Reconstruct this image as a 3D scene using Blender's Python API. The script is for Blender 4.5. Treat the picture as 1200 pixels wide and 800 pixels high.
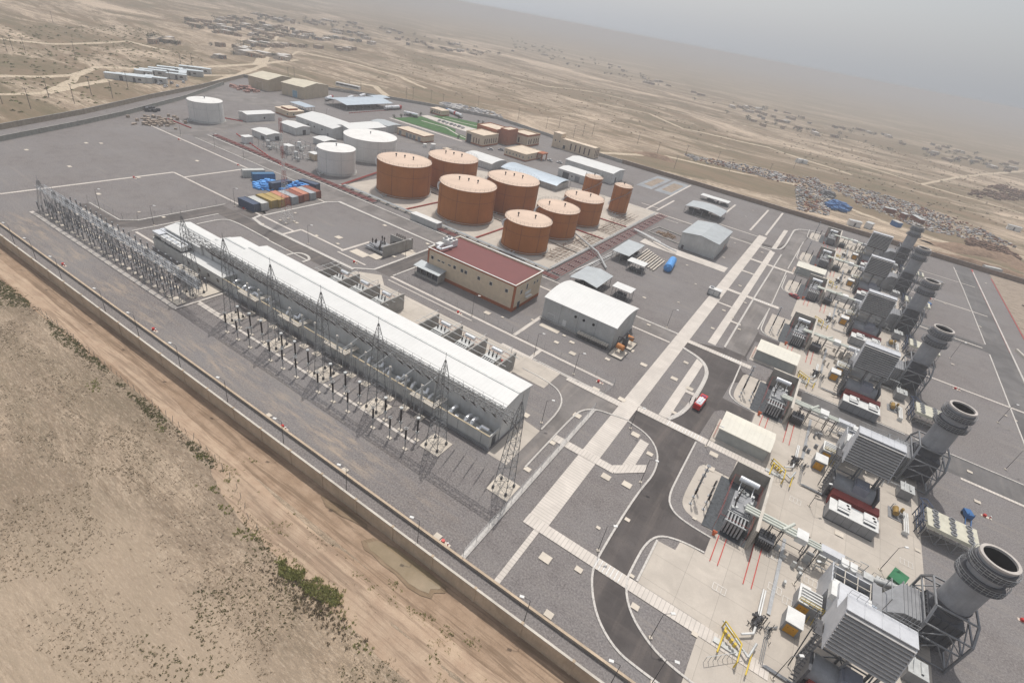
import bpy, math, random
from math import radians, sin, cos, pi, hypot, atan2, sqrt
from mathutils import Vector, Matrix, noise
for _o in list(bpy.data.objects):
    bpy.data.objects.remove(_o, do_unlink=True)
S = bpy.context.scene
COL = S.collection
RND = random.Random(7)
HAZE_D = 0.0007
HC = 65.0                                   # camera height above the yard, metres

# ---------------------------------------------------------------- camera
_p, _r, _y = radians(32.0214), radians(10.9028), radians(-27.4015)
_f = Vector((cos(_p)*sin(_y), cos(_p)*cos(_y), -sin(_p)))
_r0 = Vector((cos(_y), -sin(_y), 0)); _u0 = _r0.cross(_f)
CR = cos(_r)*_r0 + sin(_r)*_u0; CU = -sin(_r)*_r0 + cos(_r)*_u0; CF = _f
cam_d = bpy.data.cameras.new('camera'); cam = bpy.data.objects.new('camera', cam_d); COL.objects.link(cam)
cam_d.sensor_width = 36; cam_d.lens = 606.73/1200*36; cam_d.clip_start = 0.5; cam_d.clip_end = 60000
cam.matrix_world = Matrix(((CR.x, CU.x, -CF.x, 0), (CR.y, CU.y, -CF.y, 0), (CR.z, CU.z, -CF.z, HC), (0, 0, 0, 1)))
S.camera = cam

def G(px, py, z=0.0):
    """surveyed position on the ground (or at height z) of a point of the place"""
    d = CF + CR*((px-600)/606.73) - CU*((py-400)/606.73)
    t = (z-HC)/d.z
    return (d.x*t, d.y*t)

# ---------------------------------------------------------------- light
SUN_EL = 65.0
sdir = Vector((-0.405*cos(radians(SUN_EL)), 0.914*cos(radians(SUN_EL)), sin(radians(SUN_EL)))).normalized()  # towards the sun
W = bpy.data.worlds.new('World'); S.world = W; W.use_nodes = True
nt = W.node_tree; nt.nodes.clear()
sky = nt.nodes.new('ShaderNodeTexSky'); sky.sky_type = 'NISHITA'; sky.sun_disc = False
sky.sun_elevation = radians(SUN_EL); sky.sun_rotation = atan2(sdir.x, sdir.y)
sky.dust_density = 6.0; sky.air_density = 1.2; sky.ozone_density = 1.0
mixw = nt.nodes.new('ShaderNodeMix'); mixw.data_type = 'RGBA'; mixw.inputs[0].default_value = 0.6
nt.links.new(sky.outputs[0], mixw.inputs[6]); mixw.inputs[7].default_value = (6.7, 7.0, 7.5, 1)   # milky high haze in the sky
bgn = nt.nodes.new('ShaderNodeBackground'); bgn.inputs[1].default_value = 0.098
ow = nt.nodes.new('ShaderNodeOutputWorld')
tcw = nt.nodes.new('ShaderNodeTexCoord'); sxw = nt.nodes.new('ShaderNodeSeparateXYZ'); nt.links.new(tcw.outputs['Generated'], sxw.inputs[0])
rgw = nt.nodes.new('ShaderNodeMapRange'); rgw.inputs[1].default_value = 0.3; rgw.inputs[2].default_value = -0.6; rgw.inputs[3].default_value = 1.0; rgw.inputs[4].default_value = 1.35   # dust glare grows towards the sun's side
nt.links.new(sxw.outputs[0], rgw.inputs[0]); vmw = nt.nodes.new('ShaderNodeVectorMath'); vmw.operation = 'SCALE'; nt.links.new(mixw.outputs[2], vmw.inputs[0]); nt.links.new(rgw.outputs[0], vmw.inputs['Scale'])
nt.links.new(vmw.outputs[0], bgn.inputs[0]); nt.links.new(bgn.outputs[0], ow.inputs[0])
sl = bpy.data.lights.new('sun', 'SUN'); sl.energy = 3.45; sl.angle = radians(0.9); sl.color = (1.0, 0.955, 0.9)
so = bpy.data.objects.new('sun', sl); COL.objects.link(so)
so.rotation_mode = 'QUATERNION'; so.rotation_quaternion = sdir.to_track_quat('Z', 'Y')
S.view_settings.view_transform = 'Standard'; S.view_settings.look = 'None'
S.view_settings.exposure = -0.06; S.view_settings.gamma = 1.0; S.view_settings.use_curve_mapping = False
S.render.engine = 'CYCLES'
try:
    S.cycles.use_denoising = True
    S.cycles.max_bounces = 5; S.cycles.diffuse_bounces = 3; S.cycles.glossy_bounces = 2
    S.cycles.transparent_max_bounces = 6; S.cycles.volume_bounces = 1
    S.cycles.sample_clamp_indirect = 4
except Exception:
    pass

# ---------------------------------------------------------------- object helpers
def tag(o, label=None, cat=None, group=None, kind=None):
    if label: o['label'] = label
    if cat: o['category'] = cat
    if group: o['group'] = group
    if kind: o['kind'] = kind
    return o
def empty(name, loc=(0, 0, 0), rz=0, label=None, cat=None, group=None):
    o = bpy.data.objects.new(name, None); COL.objects.link(o)
    o.location = loc; o.rotation_euler = (0, 0, rz); o.empty_display_size = 0.3
    return tag(o, label, cat, group)
def kids(o): return [c for c in bpy.data.objects if c.parent == o]
def copy_tree(o, parent=None, loc=None, rz=None, label=None, group=None):
    c = o.copy(); COL.objects.link(c); c.parent = parent
    if loc is not None: c.location = loc
    if rz is not None: c.rotation_euler = (0, 0, rz)
    if label: c['label'] = label
    if group: c['group'] = group
    for ch in TREE.get(o.name, []):
        copy_tree(ch, c)
    return c
TREE = {}
ORD = ['first', 'second', 'third', 'fourth', 'fifth', 'sixth', 'seventh', 'eighth', 'ninth', 'tenth', 'eleventh', 'twelfth', 'thirteenth', 'fourteenth', 'fifteenth', 'sixteenth', 'seventeenth', 'eighteenth', 'nineteenth', 'twentieth']

SPLIT = {'leg', 'post', 'foot', 'pier', 'saddle', 'footing', 'fire_wall_panel', 'bushing', 'equipment_box', 'window', 'pane',  'frame_leg', 'door_frame_', 'steel_foot'}
class MB:
    """collects simple solids into one mesh"""
    def __init__(s): s.v = []; s.f = []; s.sm = []
    def add(s, vs, fs, sm=False):
        b = len(s.v); s.v += [tuple(p) for p in vs]
        s.f += [tuple(i+b for i in q) for q in fs]; s.sm += [sm]*len(fs)
        return s
    def box(s, x0, x1, y0, y1, z0, z1):
        return s.add([(x0,y0,z0),(x1,y0,z0),(x1,y1,z0),(x0,y1,z0),(x0,y0,z1),(x1,y0,z1),(x1,y1,z1),(x0,y1,z1)],
                     [(0,3,2,1),(4,5,6,7),(0,1,5,4),(1,2,6,5),(2,3,7,6),(3,0,4,7)])
    def cbox(s, x, y, z0, sx, sy, sz, a=0):
        c, n = cos(a), sin(a); P = []
        for z in (z0, z0+sz):
            for dx, dy in ((-1,-1),(1,-1),(1,1),(-1,1)):
                u, v = dx*sx/2, dy*sy/2; P.append((x+u*c-v*n, y+u*n+v*c, z))
        return s.add(P, [(0,3,2,1),(4,5,6,7),(0,1,5,4),(1,2,6,5),(2,3,7,6),(3,0,4,7)])
    def cyl(s, p, q, r, r2=None, n=10, caps=True):
        p = Vector(p); q = Vector(q); r2 = r if r2 is None else r2
        d = q-p
        if d.length < 1e-6: return s
        d.normalize(); a = d.orthogonal().normalized(); b = d.cross(a)
        V = []
        for c, rr in ((p, r), (q, r2)):
            for i in range(n):
                t = 2*pi*i/n; V.append(c + a*cos(t)*rr + b*sin(t)*rr)
        F = [(i, (i+1) % n, n+(i+1) % n, n+i) for i in range(n)]
        s.add(V, F, n > 6)
        if caps:
            s.add(V[:n], [tuple(range(n-1, -1, -1))]); s.add(V[n:], [tuple(range(n))])
        return s
    def bar(s, p, q, w=0.1): return s.cyl(p, q, w*0.7, n=4, caps=False)
    def path(s, pts, r, n=8):
        for a, b in zip(pts, pts[1:]): s.cyl(a, b, r, n=n)
        return s
    def prism(s, pts, z0, z1):
        n = len(pts)
        ar = sum(pts[i][0]*pts[(i+1) % n][1]-pts[(i+1) % n][0]*pts[i][1] for i in range(n))
        if ar < 0: pts = pts[::-1]
        s.add([(x, y, z0) for x, y in pts]+[(x, y, z1) for x, y in pts],
              [tuple(range(n-1, -1, -1)), tuple(range(n, 2*n))]+[(i, (i+1) % n, n+(i+1) % n, n+i) for i in range(n)])
        return s
    def sheet(s, pts, z):
        s.k = getattr(s, 'k', 0)+1; z += 0.0006*s.k      # overlapping sheets never share a plane
        n = len(pts)
        ar = sum(pts[i][0]*pts[(i+1) % n][1]-pts[(i+1) % n][0]*pts[i][1] for i in range(n))
        if ar < 0: pts = pts[::-1]
        return s.add([(x, y, z) for x, y in pts], [tuple(range(n))])
    def ribbon(s, pts, w, z0, z1):
        """a strip of width w along a polyline, z0..z1"""
        s.kr = getattr(s, 'kr', 0)+1; z1 += 0.0011*s.kr if z1-z0 > 1e-6 else 0
        P = [Vector((p[0], p[1])) for p in pts]; L = []; R = []
        for i, p in enumerate(P):
            a = P[max(i-1, 0)]; b = P[min(i+1, len(P)-1)]; d = (b-a).normalized(); nrm = Vector((-d.y, d.x))
            k = 1.0
            if 0 < i < len(P)-1:
                d1 = (P[i]-P[i-1]).normalized(); k = 1/max(0.5, abs(d1.x*d.x+d1.y*d.y))
            L.append(p+nrm*w/2*k); R.append(p-nrm*w/2*k)
        for i in range(len(P)-1):
            q = [R[i], R[i+1], L[i+1], L[i]]
            if z1-z0 < 1e-6: s.add([(v.x, v.y, z0) for v in q], [(0, 1, 2, 3)])
            else:
                s.add([(v.x, v.y, z0) for v in q]+[(v.x, v.y, z1) for v in q],
                      [(4,5,6,7),(0,1,5,4),(2,3,7,6)]+([(3,0,4,7)] if i == 0 else [])+([(1,2,6,5)] if i == len(P)-2 else []))
        return s
    def ring(s, c, r, t, h, n=40):
        """annular flange: centre c, inner r, outer r+t, height h"""
        V = []
        for i in range(n):
            a = 2*pi*i/n
            for rr, z in ((r, 0), (r+t, 0), (r+t, h), (r, h)):
                V.append((c[0]+rr*cos(a), c[1]+rr*sin(a), c[2]+z))
        F = []
        for i in range(n):
            j = (i+1) % n
            for k in range(4):
                l = (k+1) % 4; F.append((4*i+k, 4*j+k, 4*j+l, 4*i+l))
        return s.add(V, F)
    def build(s, name, m, parent=None, loc=(0, 0, 0), rz=0, label=None, cat=None, group=None, kind=None):
        if parent is not None and name in SPLIT:           # each leg, post or pier is a part of its own
            par = list(range(len(s.v)))
            def fd(i):
                while par[i] != i: par[i] = par[par[i]]; i = par[i]
                return i
            for f in s.f:
                for i in f[1:]: par[fd(i)] = fd(f[0])
            comp = {}
            for f, q in zip(s.f, s.sm): comp.setdefault(fd(f[0]), []).append((f, q))
            if 1 < len(comp) <= 100:
                o = None
                for fs in comp.values():
                    ids = sorted({i for f, q in fs for i in f}); mp = {i: k for k, i in enumerate(ids)}
                    c = MB(); c.v = [s.v[i] for i in ids]; c.f = [tuple(mp[i] for i in f) for f, q in fs]; c.sm = [q for f, q in fs]
                    o = c.build_one(name, m, parent, loc, rz, label, cat, group, kind)
                return o
        return s.build_one(name, m, parent, loc, rz, label, cat, group, kind)
    def build_one(s, name, m, parent=None, loc=(0, 0, 0), rz=0, label=None, cat=None, group=None, kind=None):
        me = bpy.data.meshes.new(name); me.from_pydata(s.v, [], s.f)
        if any(s.sm): me.polygons.foreach_set('use_smooth', s.sm)
        me.materials.append(m); me.update()
        o = bpy.data.objects.new(name, me); COL.objects.link(o); o.location = loc; o.rotation_euler = (0, 0, rz)
        if parent is not None:
            o.parent = parent; TREE.setdefault(parent.name, []).append(o)
        return tag(o, label, cat, group, kind)

# ---------------------------------------------------------------- materials
def lin(c): return tuple((x/12.92 if x <= 0.04045 else ((x+0.055)/1.055)**2.4) for x in c)
class NT:
    def __init__(s, name):
        s.m = bpy.data.materials.new(name); s.m.use_nodes = True; s.t = s.m.node_tree; s.b = s.t.nodes['Principled BSDF']
        s.geo = s.n('ShaderNodeNewGeometry'); s.pos = s.geo.outputs['Position']
    def n(s, t, **k):
        o = s.t.nodes.new(t)
        for a, b in k.items(): setattr(o, a, b)
        return o
    def l(s, a, b): s.t.links.new(a, b)
    def mapped(s, scale=(1, 1, 1), rot=0, src=None):
        m = s.n('ShaderNodeMapping'); m.inputs['Scale'].default_value = scale; m.inputs['Rotation'].default_value = (0, 0, rot)
        s.l(src or s.pos, m.inputs[0]); return m.outputs[0]
    def noise(s, scale, detail=3, rough=0.55, vec=None, dist=0.0):
        o = s.n('ShaderNodeTexNoise'); o.inputs['Scale'].default_value = scale; o.inputs['Detail'].default_value = detail
        o.inputs['Roughness'].default_value = rough; o.inputs['Distortion'].default_value = dist
        s.l(vec or s.pos, o.inputs['Vector']); return o.outputs[0]
    def ramp(s, fac, a, b, lo=0.0, hi=1.0):
        o = s.n('ShaderNodeMapRange'); o.inputs[1].default_value = a; o.inputs[2].default_value = b
        o.inputs[3].default_value = lo; o.inputs[4].default_value = hi; s.l(fac, o.inputs[0]); return o.outputs[0]
    def mix(s, fac, a, b, mode='MIX'):
        o = s.n('ShaderNodeMix', data_type='RGBA', blend_type=mode)
        for sock, v in ((o.inputs[0], fac), (o.inputs[6], a), (o.inputs[7], b)):
            if hasattr(v, 'links') or hasattr(v, 'is_output'): s.l(v, sock)
            elif isinstance(v, (int, float)): sock.default_value = v
            else: sock.default_value = (*v[:3], 1)
        return o.outputs[2]
    def math(s, op, a, b=0.0, clamp=False):
        o = s.n('ShaderNodeMath', operation=op, use_clamp=clamp)
        for sock, v in ((o.inputs[0], a), (o.inputs[1], b)):
            if hasattr(v, 'is_output'): s.l(v, sock)
            else: sock.default_value = v
        return o.outputs[0]
    def base(s, c): s.l(c, s.b.inputs['Base Color'])
    def bump(s, h, st=0.3, d=0.02):
        o = s.n('ShaderNodeBump'); o.inputs['Strength'].default_value = st; o.inputs['Distance'].default_value = d
        s.l(h, o.inputs['Height']); s.l(o.outputs[0], s.b.inputs['Normal'])
    def sep(s):
        o = s.n('ShaderNodeSeparateXYZ'); s.l(s.pos, o.inputs[0]); return o.outputs
_M = {}
def mat(name, c, rough=0.7, metal=0.0, var=0.12, sc=0.8, streak=0.0, spec=0.3):
    """painted or mineral surface with soft blotches and grime"""
    if name in _M: return _M[name]
    k = NT(name)
    n1 = k.noise(sc, 4, 0.6); n2 = k.noise(sc*9, 3, 0.6)
    dk = tuple(x*(1-var*1.6) for x in c); lt = tuple(min(1, x*(1+var)) for x in c)
    col = k.mix(k.ramp(n1, 0.3, 0.7), dk, lt)
    col = k.mix(k.ramp(n2, 0.35, 0.7, 0.0, var*2.2), col, tuple(x*0.62 for x in c))
    if streak:
        st = k.noise(1.0, 3, 0.6, k.mapped((2.2, 2.2, 0.12)))
        col = k.mix(k.ramp(st, 0.5, 0.8, 0, streak), col, tuple(x*0.55 for x in c))
    k.base(col); k.b.inputs['Roughness'].default_value = rough; k.b.inputs['Metallic'].default_value = metal
    k.b.inputs['Specular IOR Level'].default_value = spec
    _M[name] = k.m; return k.m
def ribbed(name, c, axis=0, pitch=0.6, rough=0.6, metal=0.0, depth=0.25, dirt=0.15):
    """profiled sheet metal: ribs across the given world axis"""
    if name in _M: return _M[name]
    k = NT(name); s = k.sep()
    w = k.math('FRACT', k.math('DIVIDE', s[axis], pitch)); w = k.math('ABSOLUTE', k.math('SUBTRACT', w, 0.5))
    rib = k.ramp(w, 0.34, 0.46)
    n1 = k.noise(0.35, 4, 0.6); st = k.noise(1.0, 3, 0.6, k.mapped((1.6, 1.6, 0.25)))
    col = k.mix(k.ramp(n1, 0.35, 0.7), tuple(x*(1-dirt) for x in c), c)
    col = k.mix(k.ramp(st, 0.5, 0.8, 0, dirt*1.6), col, tuple(x*y for x, y in zip(c, (0.6, 0.55, 0.48))))
    col = k.mix(k.ramp(rib, 0, 1, 0, depth*0.45), col, tuple(x*0.6 for x in c))
    k.base(col); k.bump(rib, depth, 0.05)
    k.b.inputs['Roughness'].default_value = rough; k.b.inputs['Metallic'].default_value = metal
    k.b.inputs['Specular IOR Level'].default_value = 0.3
    _M[name] = k.m; return k.m

WHITE_ROOF = ribbed('white_roof_sheet', (0.65, 0.65, 0.63), 0, 0.9, 0.5, dirt=0.07, depth=0.22)
WHITE_ROOF_Y = ribbed('white_roof_sheet_lengthways', (0.65, 0.65, 0.63), 1, 0.9, 0.5, dirt=0.04, depth=0.12)
WHITE_WALL = ribbed('white_wall_sheet', (0.60, 0.60, 0.585), 0, 1.1, 0.6, dirt=0.22)
ANNEX_WALL = ribbed('annex_wall_panel', (0.56, 0.56, 0.535), 0, 2.6, 0.7, dirt=0.2)
GREY_WALL = ribbed('grey_wall_sheet', (0.48, 0.485, 0.475), 0, 1.1, 0.6, dirt=0.2)
GREY_ROOF = ribbed('grey_roof_sheet', (0.44, 0.47, 0.48), 0, 0.8, 0.45, 0.3)
BLUE_ROOF = ribbed('pale_blue_roof_sheet', (0.45, 0.52, 0.58), 0, 0.8, 0.45, 0.2)
CREAM_ROOF = ribbed('cream_roof_sheet', (0.62, 0.56, 0.43), 0, 1.0, 0.55)
SAND_WALL = ribbed('sand_wall_sheet', (0.50, 0.41, 0.29), 0, 1.4, 0.65)
PLASTER = mat('beige_plaster', (0.60, 0.49, 0.36), 0.85, var=0.08, streak=0.2)
TERRA = mat('terracotta_paint', (0.36, 0.12, 0.055), 0.8, var=0.1, streak=0.15)
ROOF_BEIGE = mat('beige_roof_membrane', (0.66, 0.55, 0.43), 0.9, var=0.12, sc=0.3)
RED_ROOF = ribbed('dark_red_roof_sheet', (0.16, 0.045, 0.042), 1, 0.5, 0.55, dirt=0.1)
CONC = mat('grey_concrete', (0.34, 0.325, 0.30), 0.9, var=0.14, sc=0.5, streak=0.3)
CONC_L = mat('pale_concrete', (0.52, 0.48, 0.42), 0.9, var=0.12, sc=0.4)
STEEL = mat('galvanised_steel', (0.36, 0.37, 0.38), 0.45, 0.6, var=0.15, sc=2)
STEEL_D = mat('dark_weathered_steel', (0.10, 0.10, 0.105), 0.6, 0.3, var=0.2, sc=2)
LATT = mat('lattice_steel', (0.23, 0.235, 0.24), 0.6, 0.4, var=0.15, sc=2)
ALU = mat('bright_duct_cladding', (0.80, 0.81, 0.82), 0.3, 0.55, var=0.1, sc=1.5)
PIPE = mat('silver_grey_pipe_paint', (0.50, 0.51, 0.50), 0.5, 0.2, var=0.12, sc=1.5)
PIPE_RED = mat('dull_red_pipe_paint', (0.30, 0.05, 0.04), 0.6, var=0.18, sc=1.0)
RED = mat('fire_red_paint', (0.48, 0.03, 0.025), 0.4, var=0.1)
YEL = mat('yellow_pipe_paint', (0.62, 0.45, 0.06), 0.5, var=0.12)
ORNG = mat('orange_door_paint', (0.62, 0.30, 0.02), 0.55, var=0.12)
BLUE = mat('blue_machine_paint', (0.035, 0.13, 0.32), 0.5, var=0.15)
BLUE_T = mat('blue_tarpaulin', (0.10, 0.34, 0.74), 0.55, var=0.25, sc=1.5)
GREEN = mat('green_tank_paint', (0.03, 0.16, 0.07), 0.5, var=0.12)
BLACK = mat('black_rubber', (0.02, 0.02, 0.022), 0.7, var=0.2)
INSUL = mat('brown_black_porcelain', (0.035, 0.026, 0.024), 0.25, var=0.2)
GLASS = mat('dark_window_glass', (0.03, 0.035, 0.045), 0.12, var=0.2, spec=0.6)
WHITE = mat('white_paint', (0.66, 0.66, 0.64), 0.5, var=0.08)
GREYP = mat('mid_grey_paint', (0.27, 0.275, 0.285), 0.5, 0.1, var=0.12, sc=0.6, streak=0.2)
GREYD = mat('dark_grey_plate', (0.105, 0.108, 0.118), 0.55, 0.2, var=0.14, sc=0.6, streak=0.2)
SKIN = mat('skin', (0.35, 0.2, 0.13), 0.6); CLOTH_D = mat('dark_work_clothes', (0.05, 0.055, 0.07), 0.9); HAIR = mat('dark_hair', (0.01, 0.008, 0.006), 0.8)
# ---------------------------------------------------------------- ground materials
def m_gravel():
    k = NT('grey_gravel'); s = k.sep()
    sp = k.noise(3.6, 5, 0.8); md = k.noise(0.35, 5, 0.6); lg = k.noise(0.035, 4, 0.6)
    sp2 = k.noise(1.6, 3, 0.8); tk = k.noise(0.5, 4, 0.6, k.mapped((0.1, 1.2, 1), 0.5), 1.5)
    c = k.mix(k.ramp(sp, 0.36, 0.64), (0.06, 0.054, 0.052), (0.30, 0.272, 0.262))
    c = k.mix(k.ramp(sp2, 0.3, 0.72, 0, 0.35), c, (0.15, 0.139, 0.136))
    c = k.mix(k.ramp(md, 0.35, 0.75, 0, 0.35), c, (0.22, 0.205, 0.19))
    c = k.mix(k.ramp(lg, 0.4, 0.72, 0, 0.5), c, (0.215, 0.21, 0.212))
    c = k.mix(k.math('MULTIPLY', k.ramp(tk, 0.52, 0.66, 0, 0.42), k.ramp(lg, 0.42, 0.56)), c, (0.25, 0.225, 0.20))
    c = k.mix(k.math('MULTIPLY', k.ramp(md, 0.5, 0.32, 0, 0.22), k.ramp(lg, 0.58, 0.44)), c, (0.10, 0.09, 0.086))
    # wheel dust blown in along the outer lane
    du = k.noise(0.9, 5, 0.75, k.mapped((0.16, 1.0, 1.0)))
    du2 = k.noise(0.05, 2, 0.5)
    band = k.math('MULTIPLY', k.ramp(s[1], 40.2, 41.5), k.ramp(s[1], 48.0, 44.5))
    band = k.math('MULTIPLY', band, k.math('MULTIPLY', k.ramp(s[0], -180, -166), k.ramp(s[0], -22, -40)))
    fac = k.math('MULTIPLY', band, k.math('MULTIPLY', k.ramp(du, 0.46, 0.72), k.ramp(du2, 0.35, 0.55, 0.25, 1.0)))
    c = k.mix(k.math('MULTIPLY', fac, 0.9), c, (0.40, 0.32, 0.24))
    k.base(c); k.bump(sp, 0.5, 0.04); k.b.inputs['Roughness'].default_value = 0.95
    k.b.inputs['Specular IOR Level'].default_value = 0.1
    return k.m
def m_asphalt(name, c, streaks=0.4, ang=0.0):
    k = NT(name)
    sp = k.noise(9, 3, 0.7); lg = k.noise(0.12, 5, 0.62, dist=0.6); st = k.noise(0.55, 4, 0.6, k.mapped((1.0, 0.07, 1), ang))
    st2 = k.noise(0.55, 4, 0.6, k.mapped((0.07, 1.0, 1), ang))
    a = tuple(x*0.72 for x in c); b = tuple(x*1.3 for x in c); d = tuple(x*y for x, y in zip(c, (1.9, 1.8, 1.68)))
    col = k.mix(k.ramp(lg, 0.3, 0.7), a, b)
    col = k.mix(k.ramp(st, 0.5, 0.78, 0, streaks), col, d)
    col = k.mix(k.ramp(st2, 0.54, 0.8, 0, streaks*0.5), col, d)
    col = k.mix(k.ramp(sp, 0.4, 0.75, 0, 0.22), col, b)
    cr = k.noise(0.5, 4, 0.6, None, 1.8); col = k.mix(k.ramp(k.math('ABSOLUTE', k.math('SUBTRACT', cr, 0.5)), 0.006, 0.0, 0, 0.7), col, tuple(x*0.4 for x in c))
    pt = k.noise(0.09, 3, 0.5); col = k.mix(k.ramp(pt, 0.56, 0.58, 0, 0.35), col, tuple(x*0.62 for x in c))
    k.base(col); k.b.inputs['Roughness'].default_value = 0.85; k.b.inputs['Specular IOR Level'].default_value = 0.2
    return k.m
def m_slab(name, c, jx=0.0, jy=0.0, crack=0.25, jw=0.04):
    """cast concrete paving with joints every jx / jy metres, dust and tyre marks"""
    k = NT(name); s = k.sep()
    n1 = k.noise(0.22, 5, 0.62, dist=0.8); n2 = k.noise(2.4, 4, 0.6); n3 = k.noise(0.7, 4, 0.65, k.mapped((1, 0.25, 1), 0.5))
    col = k.mix(k.ramp(n1, 0.32, 0.7), tuple(x*0.84 for x in c), tuple(min(1, x*1.08) for x in c))
    col = k.mix(k.ramp(n2, 0.4, 0.75, 0, 0.3), col, tuple(x*0.8 for x in c))
    col = k.mix(k.ramp(n3, 0.55, 0.8, 0, crack), col, tuple(x*y*0.72 for x, y in zip(c, (1, 0.96, 0.9))))
    for i, j in ((0, jx), (1, jy)):
        if j:
            w = k.math('FRACT', k.math('DIVIDE', s[i], j)); w = k.math('ABSOLUTE', k.math('SUBTRACT', w, 0.5))
            ln = k.ramp(w, 0.5-jw/j*2.2, 0.5-jw/j*0.6)
            cell = k.n('ShaderNodeTexWhiteNoise', noise_dimensions='1D'); k.l(k.math('FLOOR', k.math('DIVIDE', s[i], j)), cell.inputs['W'])
            col = k.mix(k.ramp(cell.outputs[0], 0, 1, 0, 0.22), col, tuple(x*0.74 for x in c))
            col = k.mix(k.math('MULTIPLY', ln, 0.6), col, tuple(x*0.45 for x in c))
    k.base(col); k.b.inputs['Roughness'].default_value = 0.9; k.b.inputs['Specular IOR Level'].default_value = 0.2
    return k.m
def m_desert():
    k = NT('dry_desert_soil'); s = k.sep()
    wv = k.mapped((0.55, 1.35, 1.0), 0.25)
    lg = k.noise(0.009, 6, 0.66, wv, 0.8); md = k.noise(0.06, 8, 0.76, wv, 0.5); fn = k.noise(1.1, 8, 0.8, k.mapped((0.45, 1.6, 1), 0.3)); sp = k.noise(7, 4, 0.85)
    vg = k.noise(0.028, 8, 0.78, k.mapped((0.5, 1.5, 1), 0.1), 1.2)
    sand = (0.40, 0.305, 0.215); pale = (0.51, 0.40, 0.295); brown = (0.21, 0.158, 0.112); dry = (0.225, 0.175, 0.122); olive = (0.15, 0.128, 0.078)
    c = k.mix(k.ramp(lg, 0.42, 0.60), sand, pale)
    c = k.mix(k.ramp(md, 0.44, 0.60, 0, 0.85), c, brown)
    c = k.mix(k.math('MULTIPLY', k.ramp(vg, 0.45, 0.55), k.ramp(fn, 0.38, 0.60, 0.3, 0.95)), c, dry)
    c = k.mix(k.math('MULTIPLY', k.ramp(vg, 0.52, 0.62), k.ramp(fn, 0.42, 0.62, 0, 0.7)), c, olive)
    c = k.mix(k.ramp(fn, 0.5, 0.66, 0, 0.6), c, (0.19, 0.145, 0.10))
    c = k.mix(k.ramp(sp, 0.44, 0.60, 0, 0.7), c, (0.15, 0.12, 0.09))
    gr = k.noise(2.6, 6, 0.85, k.mapped((0.35, 2.0, 1), 0.85))
    c = k.mix(k.ramp(gr, 0.5, 0.60, 0, 0.55), c, (0.185, 0.15, 0.115)); c = k.mix(k.ramp(gr, 0.47, 0.38, 0, 0.5), c, (0.50, 0.42, 0.33))
    tr = k.noise(0.02, 5, 0.7, k.mapped((0.35, 2.2, 1), 0.5), 2.5)
    c = k.mix(k.math('MULTIPLY', k.ramp(k.math('ABSOLUTE', k.math('SUBTRACT', tr, 0.5)), 0.035, 0.0, 0, 0.85), k.ramp(s[1], 40, 70)), c, (0.54, 0.44, 0.33))
    bg = k.noise(0.0075, 9, 0.74, k.mapped((0.6, 1.5, 1), 0.15), 1.0); far0 = k.ramp(s[1], 40, 75)
    c = k.mix(k.math('MULTIPLY', k.ramp(bg, 0.44, 0.38, 0, 0.8), far0), c, (0.56, 0.45, 0.34))
    c = k.mix(k.math('MULTIPLY', k.ramp(bg, 0.47, 0.52, 0, 0.88), far0), c, k.mix(k.ramp(vg, 0.4, 0.6), (0.205, 0.15, 0.10), (0.135, 0.115, 0.07)))
    bare = k.math('MULTIPLY', k.ramp(k.math('ADD', s[1], k.math('MULTIPLY', md, 16.0)), 27, 23), k.ramp(s[0], -75, -60))
    c = k.mix(k.math('MULTIPLY', bare, 0.5), c, (0.42, 0.335, 0.25))
    gl = k.noise(0.35, 5, 0.7, k.mapped((0.12, 1.0, 1), 0.62), 1.4)
    c = k.mix(k.math('MULTIPLY', k.ramp(k.math('ABSOLUTE', k.math('SUBTRACT', gl, 0.5)), 0.02, 0.0, 0, 0.6), k.ramp(lg, 0.4, 0.55)), c, (0.17, 0.125, 0.085))
    # fallow fields: cultivated green-grey plain far to the north and east
    far = k.math('MULTIPLY', k.ramp(s[1], 780, 1400), 0.6)
    c = k.mix(far, c, k.mix(k.ramp(md, 0.4, 0.6), (0.22, 0.185, 0.125), (0.33, 0.27, 0.20)))
    k.base(c); k.bump(fn, 0.5, 0.25); k.b.inputs['Roughness'].default_value = 1.0; k.b.inputs['Specular IOR Level'].default_value = 0.05
    return k.m
def m_dirt(name, a, b, rot=0.0, stretch=0.06):
    k = NT(name)
    st = k.noise(0.9, 5, 0.7, k.mapped((stretch, 1.0, 1), rot), 0.6); n = k.noise(0.35, 5, 0.65); sp = k.noise(5, 4, 0.75)
    c = k.mix(k.ramp(n, 0.35, 0.7), a, b)
    c = k.mix(k.ramp(st, 0.50, 0.60, 0, 0.7), c, tuple(x*0.58 for x in a))
    s2 = k.noise(2.4, 5, 0.75, k.mapped((stretch, 1.0, 1), rot+.05), 0.8); c = k.mix(k.ramp(s2, 0.53, 0.62, 0, 0.55), c, tuple(x*0.62 for x in a))
    c = k.mix(k.ramp(sp, 0.45, 0.75, 0, 0.35), c, tuple(x*0.66 for x in a))
    k.base(c); k.bump(st, 0.4, 0.1); k.b.inputs['Roughness'].default_value = 1; k.b.inputs['Specular IOR Level'].default_value = 0.05
    return k.m
GRAVEL = m_gravel(); ASPH = m_asphalt('dark_asphalt', (0.082, 0.073, 0.070), 0.75); ASPH_L = m_asphalt('pale_dusty_asphalt', (0.175, 0.161, 0.152), 0.45); ASPH_E = m_asphalt('weathered_asphalt', (0.125, 0.12, 0.118), 0.4)
SLAB = m_slab('cream_concrete_slab', (0.50, 0.45, 0.39), 5.2, 4.9, jw=0.022); SLAB_W = m_slab('trench_cover_concrete', (0.60, 0.55, 0.495), 0, 0.62, 0.12, 0.03)
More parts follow.
